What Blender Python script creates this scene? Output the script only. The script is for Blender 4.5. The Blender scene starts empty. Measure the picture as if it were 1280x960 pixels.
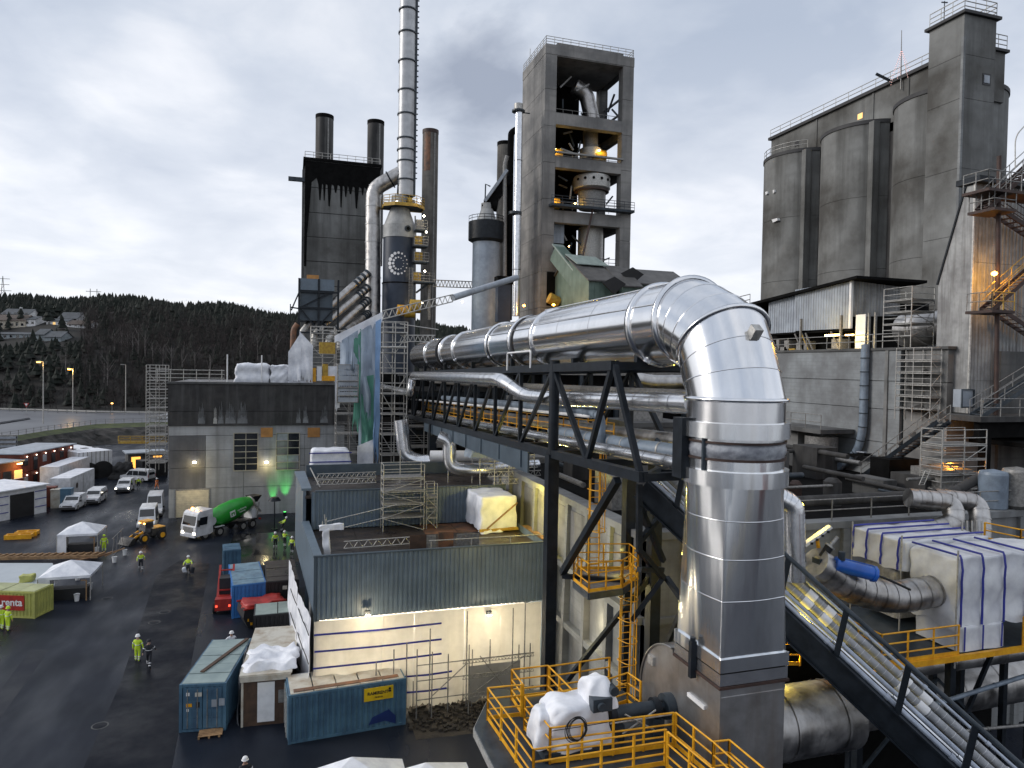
import bpy, math, random
from math import sin, cos, pi, radians as R
from mathutils import Vector as V, Matrix
random.seed(7)
SC = bpy.context.scene
COL = SC.collection
# ---------------------------------------------------------------- camera
FPX = 870.0; CAMZ = 20.0
cam = bpy.data.cameras.new('camera'); camo = bpy.data.objects.new('camera', cam); COL.objects.link(camo)
cam.sensor_width = 36; cam.lens = 36*FPX/1280; cam.clip_end = 9000; cam.clip_start = .3
CM = Matrix.Rotation(R(-17.5), 4, 'Z') @ Matrix.Rotation(R(90-1.4), 4, 'X') @ Matrix.Rotation(R(1.0), 4, 'Z')
CM.translation = V((0, 0, CAMZ)); camo.matrix_world = CM; SC.camera = camo
CR = CM.to_3x3()
def at(px, py, f=None, X=None, Y=None, z=None):
    'world point on the ray through photo pixel (1280x960) at given plane'
    d = CR @ V(((px-640)/FPX, -(py-480)/FPX, -1))
    if f is not None: k = f
    elif X is not None: k = X/d.x
    elif Y is not None: k = Y/d.y
    else: k = (z-CAMZ)/d.z
    return V((0, 0, CAMZ)) + d*k
# ---------------------------------------------------------------- world
W = bpy.data.worlds.new('World'); SC.world = W; W.use_nodes = True
nt = W.node_tree; nt.nodes.clear()
def nd(nt, t, **k):
    n = nt.nodes.new(t)
    for a, b in k.items():
        if a.startswith('i_'):
            n.inputs[a[2:].replace('_', ' ')].default_value = b
        else: setattr(n, a, b)
    return n
L = nt.links.new
out = nd(nt, 'ShaderNodeOutputWorld'); bg = nd(nt, 'ShaderNodeBackground'); bg.inputs[1].default_value = 1.0
sky = nd(nt, 'ShaderNodeTexSky', sky_type='NISHITA', sun_disc=False, sun_elevation=R(24), sun_rotation=R(-75))
skm = nd(nt, 'ShaderNodeMix', data_type='RGBA', blend_type='MULTIPLY'); skm.inputs[0].default_value = 1
L(sky.outputs[0], skm.inputs[6]); skm.inputs[7].default_value = (.1, .1, .1, 1)
tc = nd(nt, 'ShaderNodeTexCoord')
sep = nd(nt, 'ShaderNodeSeparateXYZ'); L(tc.outputs['Generated'], sep.inputs[0])
# flatten direction onto a cloud deck: (x,y)/(z+.25)
zz = nd(nt, 'ShaderNodeMath', operation='ADD'); L(sep.outputs[2], zz.inputs[0]); zz.inputs[1].default_value = .22
zm = nd(nt, 'ShaderNodeMath', operation='MAXIMUM'); L(zz.outputs[0], zm.inputs[0]); zm.inputs[1].default_value = .05
dx = nd(nt, 'ShaderNodeMath', operation='DIVIDE'); L(sep.outputs[0], dx.inputs[0]); L(zm.outputs[0], dx.inputs[1])
dy = nd(nt, 'ShaderNodeMath', operation='DIVIDE'); L(sep.outputs[1], dy.inputs[0]); L(zm.outputs[0], dy.inputs[1])
cb = nd(nt, 'ShaderNodeCombineXYZ'); L(dx.outputs[0], cb.inputs[0]); L(dy.outputs[0], cb.inputs[1])
n1 = nd(nt, 'ShaderNodeTexNoise', i_Scale=1.15, i_Detail=6.0, i_Roughness=.5, i_Distortion=.35); L(cb.outputs[0], n1.inputs[0])
n2 = nd(nt, 'ShaderNodeTexNoise', i_Scale=3.2, i_Detail=7.0, i_Roughness=.55, i_Distortion=.3); L(cb.outputs[0], n2.inputs[0])
mx = nd(nt, 'ShaderNodeMix', data_type='FLOAT'); mx.inputs[0].default_value = .3; L(n1.outputs[0], mx.inputs[2]); L(n2.outputs[0], mx.inputs[3])
rp = nd(nt, 'ShaderNodeValToRGB'); L(mx.outputs[0], rp.inputs[0])
e = rp.color_ramp.elements
e[0].position = .38; e[0].color = (.44, .50, .61, 1); e[1].position = .60; e[1].color = (.84, .86, .91, 1)
k = e.new(.49); k.color = (.60, .65, .74, 1)
# brightening towards the horizon
hr = nd(nt, 'ShaderNodeMapRange'); L(sep.outputs[2], hr.inputs[0]); hr.inputs[1].default_value = .0; hr.inputs[2].default_value = .42; hr.inputs[3].default_value = .55; hr.inputs[4].default_value = .0
hm = nd(nt, 'ShaderNodeMix', data_type='RGBA'); L(hr.outputs[0], hm.inputs[0]); L(rp.outputs[0], hm.inputs[6]); hm.inputs[7].default_value = (1.04, 1.04, 1.09, 1)
# one dark drifting cloud beside the tower
dsrc = (at(603, 105, f=1)-V((0, 0, CAMZ))).normalized()
vs = nd(nt, 'ShaderNodeVectorMath', operation='DISTANCE'); L(tc.outputs['Generated'], vs.inputs[0]); vs.inputs[1].default_value = dsrc
va = nd(nt, 'ShaderNodeMath', operation='MULTIPLY_ADD'); L(n2.outputs[0], va.inputs[0]); va.inputs[1].default_value = .2; L(vs.outputs['Value'], va.inputs[2])
vr = nd(nt, 'ShaderNodeMapRange'); L(va.outputs[0], vr.inputs[0]); vr.inputs[1].default_value = .125; vr.inputs[2].default_value = .20; vr.inputs[3].default_value = .95; vr.inputs[4].default_value = 0
cm_ = nd(nt, 'ShaderNodeMix', data_type='RGBA'); L(vr.outputs[0], cm_.inputs[0]); L(hm.outputs[2], cm_.inputs[6]); cm_.inputs[7].default_value = (.33, .37, .46, 1)
fm = nd(nt, 'ShaderNodeMix', data_type='RGBA'); fm.inputs[0].default_value = .9; L(skm.outputs[2], fm.inputs[6]); L(cm_.outputs[2], fm.inputs[7])
L(fm.outputs[2], bg.inputs[0]); L(bg.outputs[0], out.inputs[0])
sun = bpy.data.lights.new('sun', 'SUN'); sun.energy = 1.6; sun.angle = R(20); sun.color = (1, .95, .9)
suno = bpy.data.objects.new('sun', sun); COL.objects.link(suno)
suno.rotation_euler = V((-cos(R(24))*sin(R(-75)), -cos(R(24))*cos(R(-75)), -sin(R(24)))).to_track_quat('-Z', 'Y').to_euler()
SC.view_settings.view_transform = 'Standard'; SC.view_settings.look = 'None'; SC.view_settings.exposure = 0.22; SC.view_settings.gamma = 1
SC.cycles.max_bounces = 6; SC.cycles.diffuse_bounces = 3; SC.cycles.glossy_bounces = 3; SC.cycles.transmission_bounces = 2
SC.cycles.sample_clamp_indirect = 4
# ---------------------------------------------------------------- materials
MATS = {}
def pm(name, c, c2=None, sc=1.0, rough=.7, metal=0.0, bump=.0, bsc=8.0, streak=0.0, streakc=None, stsc=1.0, rvar=0.0, spec=.5, coord='Object', lines=0.0, linec=.6, fac=(.38, .62), grain=0.0):
    m = bpy.data.materials.new(name); m.use_nodes = True; t = m.node_tree; L = t.links.new
    b = t.nodes['Principled BSDF']; b.inputs['Roughness'].default_value = rough; b.inputs['Metallic'].default_value = metal
    b.inputs['Specular IOR Level'].default_value = spec
    tc = nd(t, 'ShaderNodeTexCoord'); co = tc.outputs[coord]
    n = nd(t, 'ShaderNodeTexNoise', i_Scale=sc, i_Detail=8.0, i_Roughness=.6); L(co, n.inputs[0])
    r = nd(t, 'ShaderNodeMapRange'); L(n.outputs[0], r.inputs[0]); r.inputs[1].default_value = fac[0]; r.inputs[2].default_value = fac[1]
    c2 = c2 or tuple(v*.72 for v in c)
    mx = nd(t, 'ShaderNodeMix', data_type='RGBA'); L(r.outputs[0], mx.inputs[0]); mx.inputs[6].default_value = (*c2, 1); mx.inputs[7].default_value = (*c, 1)
    cur = mx.outputs[2]
    def mulby(sock, col, cur):
        q = nd(t, 'ShaderNodeMix', data_type='RGBA'); L(sock, q.inputs[0]); L(cur, q.inputs[6]); q.inputs[7].default_value = (*col, 1); return q.outputs[2]
    if streak:
        mp = nd(t, 'ShaderNodeMapping'); mp.inputs['Scale'].default_value = (stsc, stsc, stsc*.06); L(co, mp.inputs[0])
        s = nd(t, 'ShaderNodeTexNoise', i_Scale=1.0, i_Detail=6.0, i_Roughness=.65); L(mp.outputs[0], s.inputs[0])
        sr = nd(t, 'ShaderNodeMapRange'); L(s.outputs[0], sr.inputs[0]); sr.inputs[1].default_value = .48; sr.inputs[2].default_value = .68; sr.inputs[4].default_value = streak
        cur = mulby(sr.outputs[0], streakc or tuple(v*.4 for v in c), cur)
    if lines:
        sp = nd(t, 'ShaderNodeSeparateXYZ'); L(co, sp.inputs[0])
        nn = nd(t, 'ShaderNodeTexNoise', i_Scale=.6); L(co, nn.inputs[0])
        ad = nd(t, 'ShaderNodeMath', operation='MULTIPLY_ADD'); L(nn.outputs[0], ad.inputs[0]); ad.inputs[1].default_value = .05; L(sp.outputs[2], ad.inputs[2])
        md = nd(t, 'ShaderNodeMath', operation='PINGPONG'); L(ad.outputs[0], md.inputs[0]); md.inputs[1].default_value = lines
        lr = nd(t, 'ShaderNodeMapRange'); L(md.outputs[0], lr.inputs[0]); lr.inputs[1].default_value = 0; lr.inputs[2].default_value = lines*.22; lr.inputs[3].default_value = linec; lr.inputs[4].default_value = 0
        cur = mulby(lr.outputs[0], tuple(v*.55 for v in c), cur)
    L(cur, b.inputs['Base Color'])
    if rvar:
        rr = nd(t, 'ShaderNodeMapRange'); L(r.outputs[0], rr.inputs[0]); rr.inputs[3].default_value = max(0.02, rough-rvar); rr.inputs[4].default_value = min(1, rough+rvar); L(rr.outputs[0], b.inputs['Roughness'])
    if bump:
        bn = nd(t, 'ShaderNodeTexNoise', i_Scale=bsc, i_Detail=5.0); L(co, bn.inputs[0])
        bp = nd(t, 'ShaderNodeBump', i_Strength=bump, i_Distance=.05); L(bn.outputs[0], bp.inputs['Height']); L(bp.outputs[0], b.inputs['Normal'])
    MATS[name] = m; return m
def em(name, c, s):
    m = bpy.data.materials.new(name); m.use_nodes = True; b = m.node_tree.nodes['Principled BSDF']
    b.inputs['Base Color'].default_value = (*c, 1); b.inputs['Emission Color'].default_value = (*c, 1); b.inputs['Emission Strength'].default_value = s
    MATS[name] = m; return m
conc = pm('concrete', (.22, .22, .215), (.105, .105, .103), .35, .85, bump=.25, bsc=6, streak=.6, streakc=(.07, .068, .065), stsc=.9, lines=.6, linec=.35)
concw = pm('concrete_wall_pale', (.25, .26, .262), (.13, .135, .14), .35, .85, bump=.3, bsc=4, streak=.5, streakc=(.1, .095, .09), stsc=.7, lines=.3, linec=.4)
concd = pm('concrete_sooty', (.14, .14, .136), (.065, .066, .068), .25, .9, bump=.2, bsc=5, streak=.7, streakc=(.03, .03, .03), stsc=.6, lines=.55, linec=.55)
concb = pm('concrete_black_band', (.05, .048, .046), (.028, .027, .027), .6, .85, bump=.2, streak=.4, streakc=(.12, .12, .12), stsc=1.2)
halll = pm('concrete_hall_light', (.40, .41, .42), (.27, .275, .27), .22, .85, bump=.25, bsc=4, streak=.6, streakc=(.15, .15, .148), stsc=.8, lines=.3, linec=.25)
halld = pm('concrete_hall_dark', (.14, .14, .145), (.085, .085, .09), .3, .8, bump=.25, bsc=4, streak=.6, streakc=(.05, .05, .05), stsc=.8)  # darker panels of the left bay above the bottom lift
conct = pm('concrete_tower', (.29, .28, .265), (.16, .158, .155), .22, .85, bump=.15, streak=.65, streakc=(.09, .088, .085), stsc=.5, lines=1.3, linec=.4)
concs = pm('concrete_silo', (.215, .22, .215), (.065, .062, .056), .10, .88, bump=.15, streak=.9, streakc=(.055, .055, .052), stsc=.28, lines=2.4, linec=.3)
silocap = pm('silo_roof_edge', (.04, .04, .042), rough=.7)
alu = pm('aluminium_cladding', (.80, .81, .83), (.74, .75, .77), .5, .17, 1.0, bump=.05, bsc=.55, streak=.2, streakc=(.6, .6, .62), stsc=4)
aluv = pm('aluminium_vertical_sheets', (.84, .86, .88), (.76, .78, .80), .6, .18, .95, bump=.0, streak=.3, streakc=(.6, .58, .56), stsc=3)
_t = aluv.node_tree; _tc = nd(_t, 'ShaderNodeTexCoord'); _mp = nd(_t, 'ShaderNodeMapping'); _mp.inputs['Scale'].default_value = (1.5, 1.5, .16); _t.links.new(_tc.outputs['Object'], _mp.inputs[0])
_n = nd(_t, 'ShaderNodeTexNoise', i_Scale=1.0, i_Detail=2.0, i_Roughness=.4); _t.links.new(_mp.outputs[0], _n.inputs[0]); _b = nd(_t, 'ShaderNodeBump', i_Strength=.5, i_Distance=.12); _t.links.new(_n.outputs[0], _b.inputs['Height']); _t.links.new(_b.outputs[0], _t.nodes['Principled BSDF'].inputs['Normal'])
aluw = pm('aluminium_worn', (.55, .54, .53), (.33, .32, .31), 1.2, .42, 1.0, bump=.1, bsc=3, rvar=.1, streak=.5, streakc=(.22, .2, .18), stsc=2)
aluf = pm('aluminium_pipe', (.76, .77, .79), (.62, .63, .65), 2.0, .25, .95, bump=.08, bsc=3)
galv = pm('galvanised_steel', (.50, .49, .46), (.34, .33, .31), 6.0, .5, .5)
galvd = pm('galvanised_dull', (.30, .295, .28), (.18, .175, .17), 6.0, .55, .4)
blk = pm('black_painted_steel', (.016, .021, .028), (.009, .012, .016), 2.0, .42, .0, bump=.05, spec=.22)
blk2 = pm('dark_grey_steel', (.045, .058, .072), (.025, .034, .043), 2.0, .4, .0, spec=.3)
dark = pm('soot_and_shade_black', (.008, .008, .008), (.004, .004, .004), 1.0, .85, spec=.08)  # real soot, and black that stands in for shade inside voids
yel = pm('safety_yellow_paint', (.80, .40, .015), (.62, .28, .01), 3.0, .42)
yel2 = pm('dull_yellow_paint', (.5, .33, .04), (.35, .2, .03), 3.0, .55)
clad = pm('blue_grey_cladding', (.13, .175, .22), (.10, .135, .17), .8, .38, .0, streak=.3, streakc=(.08, .1, .12), stsc=2)
cladl = pm('pale_cladding', (.36, .40, .45), (.27, .30, .34), .8, .5, .0, streak=.4, streakc=(.18, .18, .18), stsc=2)
cladw = pm('weathered_corrugated', (.34, .345, .34), (.2, .2, .2), .7, .6, .2, streak=.7, streakc=(.1, .095, .09), stsc=3)
clads = pm('dark_slate_cladding', (.06, .085, .11), (.04, .06, .08), .8, .45)
tarp = pm('white_tarpaulin', (.82, .83, .86), (.62, .64, .69), 1.2, .5, bump=.5, bsc=1.6, rvar=.1)
sheet = pm('white_scaffold_sheeting', (.66, .64, .60), (.50, .485, .455), .9, .6, bump=.6, bsc=1.3, streak=.35, streakc=(.38, .35, .32), stsc=2)
bstripe = pm('blue_tape', (.03, .04, .30), rough=.5)
sheetb = pm('pale_blue_sheeting', (.30, .42, .62), (.42, .50, .62), 1.3, .5, bump=.5, bsc=2)
sheetg = pm('green_netting', (.08, .30, .20), (.14, .38, .28), 2, .6, bump=.5, bsc=2)
asph = pm('asphalt', (.015, .019, .029), (.008, .011, .018), .16, .62, bump=.25, bsc=25, coord='Object', spec=.16)
roofm = pm('roof_membrane', (.042, .032, .026), (.022, .017, .015), .8, .42, bump=.2, bsc=3, rvar=.15)
rust = pm('rusty_board', (.22, .10, .05), (.08, .05, .035), 1.2, .6, bump=.2)
grn = pm('green_cladding', (.14, .20, .17), (.10, .15, .125), .6, .55, streak=.4, streakc=(.06, .09, .07), stsc=1.5)
roofg = pm('grey_sheet_roof', (.11, .105, .10), (.07, .068, .065), .8, .6)
roofgl = pm('pale_green_sheet_roof', (.30, .36, .33), (.22, .27, .25), .8, .6)
white = pm('white_paint', (.78, .78, .78), (.68, .68, .68), 2, .35)
whitep = pm('vehicle_white', (.75, .76, .78), rough=.25)
glass = pm('dark_glass', (.012, .015, .02), rough=.08, spec=.8)
rubber = pm('black_rubber', (.015, .015, .016), rough=.75)
red = pm('red_paint', (.42, .03, .02), (.28, .02, .015), 2, .45)
redc = pm('red_cabin_cladding', (.16, .035, .02), (.1, .025, .015), 1, .7)
bluec = pm('container_blue', (.075, .165, .24), (.045, .10, .16), .8, .5, streak=.5, streakc=(.02, .04, .08), stsc=2)
bluel = pm('container_faded_blue', (.20, .31, .38), (.12, .2, .27), .8, .55, streak=.6, streakc=(.08, .1, .12), stsc=2)
bluet = pm('container_bright_blue', (.05, .20, .50), (.03, .14, .38), .8, .45)
blackc = pm('container_black', (.02, .02, .022), rough=.5)
cream = pm('weathered_container_roof', (.50, .48, .42), (.30, .24, .17), 1.2, .6, streak=.0, fac=(.3, .55))
wood = pm('timber', (.36, .22, .11), (.2, .12, .06), 2, .7)
darkw = pm('dark_timber', (.09, .05, .03), (.05, .03, .02), 2, .7)
mixg = pm('mixer_green', (.03, .34, .04), rough=.3)
blu = pm('actuator_blue', (.02, .12, .50), rough=.35)
hv = pm('hi_vis_yellow', (.62, .85, .04), rough=.7)
hvo = pm('hi_vis_orange', (.9, .22, .03), rough=.7)
navy = pm('dark_workwear', (.02, .022, .03), rough=.8)
skin = pm('skin_tone', (.5, .3, .22), rough=.6)
refl = pm('reflective_tape', (.75, .76, .78), rough=.3)
yelc = pm('container_lime_yellow', (.46, .46, .12), (.34, .35, .10), 1, .5)
hilm = pm('forest_floor', (.012, .011, .009), (.006, .006, .005), .05, .95)
conif = pm('conifer_foliage', (.009, .014, .009), (.005, .008, .005), .4, .9)
barebr = pm('bare_branches', (.050, .036, .034), (.024, .018, .018), .6, .9)
darkbark = pm('dark_bark', (.034, .028, .026), (.016, .013, .012), 3, .9)
bark = pm('birch_bark', (.26, .24, .23), (.10, .09, .085), 3, .8)
grass = pm('short_grass', (.06, .075, .02), (.03, .04, .012), .5, .9, bump=.5)
roadm = pm('pale_wet_road', (.12, .125, .14), (.07, .072, .085), .08, .3)
earth = pm('gravelly_earth', (.045, .037, .028), (.02, .017, .014), 1.2, .9, bump=.8, bsc=7)
rockm = pm('rocky_bank', (.055, .05, .045), (.018, .018, .016), .5, .95, bump=1, bsc=2)
lampw = em('lit_lamp_warm', (1, .62, .22), 14); lampo = em('lit_lamp_orange', (1, .38, .05), 22); lampwh = em('lit_lamp_white', (1, .9, .7), 16)
lampg = em('lit_lamp_green', (.1, 1, .15), 2.5); winl = em('lit_window', (1, .62, .22), .6); lamps_ = em('small_lamp_amber', (1, .5, .12), 6)
fairy = em('string_lights', (1, .55, .5), 1.2)
orange = pm('orange_board', (.50, .24, .07), rough=.7)
cyan = pm('pale_blue_pipe', (.20, .25, .31), (.14, .175, .22), 2, .45)
rcol = pm('rust_brown_steel', (.055, .028, .021), (.03, .016, .013), 2, .65)
# ---------------------------------------------------------------- mesh builder
class MB:
    def __init__(s): s.v = []; s.f = []; s.sm = []; s.mi = []; s.cur = 0
    def add(s, vs, fs, smooth=False):
        o = len(s.v); s.v += [tuple(p) for p in vs]
        for f in fs: s.f.append([i+o for i in f]); s.sm.append(smooth); s.mi.append(s.cur)
        return s
    def box(s, x0, x1, y0, y1, z0, z1):
        if x0 > x1: x0, x1 = x1, x0
        if y0 > y1: y0, y1 = y1, y0
        if z0 > z1: z0, z1 = z1, z0
        return s.add([(x0, y0, z0), (x1, y0, z0), (x1, y1, z0), (x0, y1, z0), (x0, y0, z1), (x1, y0, z1), (x1, y1, z1), (x0, y1, z1)],
                     [(0, 3, 2, 1), (4, 5, 6, 7), (0, 1, 5, 4), (1, 2, 6, 5), (2, 3, 7, 6), (3, 0, 4, 7)])
    def hexa(s, p):   # 8 points, bottom 4 ccw then top 4
        return s.add(p, [(0, 3, 2, 1), (4, 5, 6, 7), (0, 1, 5, 4), (1, 2, 6, 5), (2, 3, 7, 6), (3, 0, 4, 7)])
    def beam(s, a, b, w, h=None, up=V((0, 0, 1))):
        a = V(a); b = V(b); h = h or w; d = (b-a)
        if d.length < 1e-6: return s
        d.normalize()
        if abs(d.dot(up)) > .98: up = V((0, 1, 0))
        r = d.cross(up).normalized()*w/2; u = r.cross(d).normalized()*h/2
        return s.add([a-r-u, a+r-u, a+r+u, a-r+u, b-r-u, b+r-u, b+r+u, b-r+u],
                     [(0, 3, 2, 1), (4, 5, 6, 7), (0, 1, 5, 4), (1, 2, 6, 5), (2, 3, 7, 6), (3, 0, 4, 7)])
    def tube(s, a, b, r, n=8, r2=None, caps=True):
        a = V(a); b = V(b); r2 = r if r2 is None else r2; d = (b-a)
        if d.length < 1e-6: return s
        d.normalize(); up = V((0, 0, 1)) if abs(d.z) < .9 else V((1, 0, 0)); x = d.cross(up).normalized(); y = d.cross(x).normalized()
        vs = []
        for c, q in ((a, r), (b, r2)):
            for i in range(n): t = 2*pi*i/n; vs.append(c+x*cos(t)*q+y*sin(t)*q)
        s.add(vs, [(i, (i+1) % n, n+(i+1) % n, n+i) for i in range(n)], True)
        if caps: s.add(vs[:n], [tuple(range(n))[::-1]]); s.add(vs[n:], [tuple(range(n))])
        return s
    def path(s, pts, r, n=12, caps=True):
        pts = [V(p) for p in pts]; m = len(pts); rs = r if isinstance(r, (list, tuple)) else [r]*m
        T = []
        for i in range(m):
            d = (pts[min(i+1, m-1)]-pts[max(i-1, 0)]).normalized(); T.append(d)
        up = V((0, 0, 1)) if abs(T[0].z) < .9 else V((1, 0, 0)); x = T[0].cross(up).normalized(); vs = []
        for i in range(m):
            x = (x-T[i]*x.dot(T[i])).normalized(); y = T[i].cross(x)
            k = 1.0
            if 0 < i < m-1:
                c_ = (pts[i]-pts[i-1]).normalized().dot((pts[i+1]-pts[i]).normalized()); k = 1
            for j in range(n): t = 2*pi*j/n; vs.append(pts[i]+(x*cos(t)+y*sin(t))*rs[i]*k)
        fs = [(i*n+j, i*n+(j+1) % n, (i+1)*n+(j+1) % n, (i+1)*n+j) for i in range(m-1) for j in range(n)]
        s.add(vs, fs, True)
        if caps: s.add(vs[:n], [tuple(range(n))[::-1]]); s.add(vs[-n:], [tuple(range(n))])
        return s
    def lathe(s, c, prof, n=24, a0=0, a1=2*pi, smooth=True):
        c = V(c); full = abs(a1-a0-2*pi) < 1e-6; cols = n if full else n+1; vs = []
        for r, z in prof:
            for j in range(cols): t = a0+(a1-a0)*j/n; vs.append((c.x+r*cos(t), c.y+r*sin(t), c.z+z))
        fs = []
        for i in range(len(prof)-1):
            for j in range(n):
                k = (j+1) % cols if full else j+1
                fs.append((i*cols+j, i*cols+k, (i+1)*cols+k, (i+1)*cols+j))
        # split at profile rings for crisp edges
        for f in fs: s.add([vs[i] for i in f], [(0, 1, 2, 3)], False) if not smooth else None
        if smooth:
            for i in range(len(prof)-1):
                s.add(vs[i*cols:(i+2)*cols], [(j, (j+1) % cols if full else j+1, cols+((j+1) % cols if full else j+1), cols+j) for j in range(n)], True)
        return s
    def prism(s, poly, off):
        poly = [V(p) for p in poly]; off = V(off); n = len(poly)
        return s.add(poly+[p+off for p in poly], [tuple(range(n))[::-1], tuple(range(n, 2*n))]+[(i, (i+1) % n, n+(i+1) % n, n+i) for i in range(n)])
    def corr(s, p0, p1, z0, z1, pitch=.27, dep=.05, nrm=None):
        'trapezoidal cladding between ground points p0-p1, proud along nrm'
        p0 = V((p0[0], p0[1], 0)); p1 = V((p1[0], p1[1], 0)); d = p1-p0; ln = d.length; d.normalize()
        nrm = V(nrm) if nrm else V((d.y, -d.x, 0)); n = max(1, int(ln/pitch)); pr = []
        for i in range(n):
            a = i*ln/n; q = ln/n
            pr += [(a, 0), (a+q*.35, 0), (a+q*.45, dep), (a+q*.9, dep)]
        pr.append((ln, 0)); z0a = z0 if isinstance(z0, tuple) else (z0, z0); z1a = z1 if isinstance(z1, tuple) else (z1, z1)
        vs = []
        for a, o in pr:
            t = a/ln; c = p0+d*a+nrm*o
            vs += [(c.x, c.y, z0a[0]+(z0a[1]-z0a[0])*t), (c.x, c.y, z1a[0]+(z1a[1]-z1a[0])*t)]
        return s.add(vs, [(2*i, 2*i+2, 2*i+3, 2*i+1) for i in range(len(pr)-1)])
    def disc(s, c, r, nrm, n=12, th=.02):
        c = V(c); nrm = V(nrm).normalized(); return s.tube(c, c+nrm*th, r, n)
    def mesh(s, name, mats, loc=V((0, 0, 0))):
        me = bpy.data.meshes.new(name); me.from_pydata([(v[0]-loc.x, v[1]-loc.y, v[2]-loc.z) for v in s.v], [], s.f)
        me.polygons.foreach_set('use_smooth', s.sm)
        for m in (mats if isinstance(mats, (list, tuple)) else [mats]): me.materials.append(m)
        if any(s.mi): me.polygons.foreach_set('material_index', s.mi)
        me.update(); return me
STUFFN = {'jointing_bands', 'ladder_rungs', 'safety_cage', 'lagging_rings', 'pipe_collars', 'deck_boards', 'ledger_frame', 'guard_rail', 'blue_stripe', 'tie_rods', 'sheet_seam', 'lattice_web', 'rail_posts', 'slats', 'rungs', 'dots', 'ribs', 'stair_treads', 'seam_bars', 'string_lights'}
def grp(o, label=None, cat=None, group=None, kind=None):
    if label: o['label'] = label
    if cat: o['category'] = cat
    if group: o['group'] = group
    if kind: o['kind'] = kind
    return o
class T:
    'a thing: an Empty whose parts are authored in world coordinates'
    def __init__(s, name, label, cat, loc=(0, 0, 0), group=None):
        s.o = bpy.data.objects.new(name, None); COL.objects.link(s.o); s.loc = V(loc); s.o.location = s.loc; s.o.empty_display_size = .3
        grp(s.o, label, cat, group)
    def part(s, name, mb, mat, parent=None, label=None, kind=None):
        if not mb.v: return None
        o = bpy.data.objects.new(name, mb.mesh(name, mat, s.loc)); COL.objects.link(o); o.parent = parent or s.o
        if label: o['label'] = label
        if kind is None and name in STUFFN: kind = 'stuff'
        if kind: o['kind'] = kind
        return o
    def dupes(s, name, mesh_o, offs, parent=None):
        for d in offs:
            c = mesh_o.copy(); COL.objects.link(c); c.parent = parent or s.o; c.location = V(mesh_o.location)+V(d)
def solo(name, mb, mat, label, cat, loc=None, group=None):
    if loc is None:
        xs = [v[0] for v in mb.v]; ys = [v[1] for v in mb.v]; zs = [v[2] for v in mb.v]; loc = ((min(xs)+max(xs))/2, (min(ys)+max(ys))/2, min(zs))
    loc = V(loc); o = bpy.data.objects.new(name, mb.mesh(name, mat, loc)); COL.objects.link(o); o.location = loc
    return grp(o, label, cat, group)
def struct(name, mb, mat):
    o = bpy.data.objects.new(name, mb.mesh(name, mat)); COL.objects.link(o); o['kind'] = 'structure'; return o
def copy_tree(o, parent=None):
    c = o.copy(); COL.objects.link(c); c.parent = parent
    for ch in list(o.children): copy_tree(ch, c)
    return c
def place(o, loc, rz=0, label=None):
    o.location = V(loc); o.rotation_euler = (0, 0, rz)
    if label: o['label'] = label
    return o
def plight(loc, w, c=(1, .7, .35), r=.15, spot=None, aim=None, name='lamp_light', blend=.6):
    l = bpy.data.lights.new(name, 'SPOT' if spot else 'POINT'); l.energy = w; l.color = c; l.shadow_soft_size = r
    if spot: l.spot_size = R(spot); l.spot_blend = blend
    o = bpy.data.objects.new(name, l); COL.objects.link(o); o.location = V(loc)
    if aim is not None: o.rotation_euler = (V(aim)-V(loc)).to_track_quat('-Z', 'Y').to_euler()
    return o
def rail(t, pts, h=1.1, mat=None, r=.03, name='guard_rail', post=1.4, toe=True, pr=.035, parent=None, nrails=3):
    'handrail along pts (deck level): each run one part, posts are parts'
    pts = [V(p) for p in pts]
    for a, b in zip(pts, pts[1:]):
        m = MB()
        for i in range(nrails): q = V((0, 0, h*(i+1)/nrails)); m.tube(a+q, b+q, r, 6)
        if toe: m.beam(a+V((0, 0, .08)), b+V((0, 0, .08)), .02, .14)
        t.part(name, m, mat, parent)
        n = max(1, round((b-a).length/post))
        for i in range(n+1):
            c = a+(b-a)*i/n; p = MB().tube(c, c+V((0, 0, h+.01)), pr, 6); t.part('rail_post', p, mat, parent)
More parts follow.
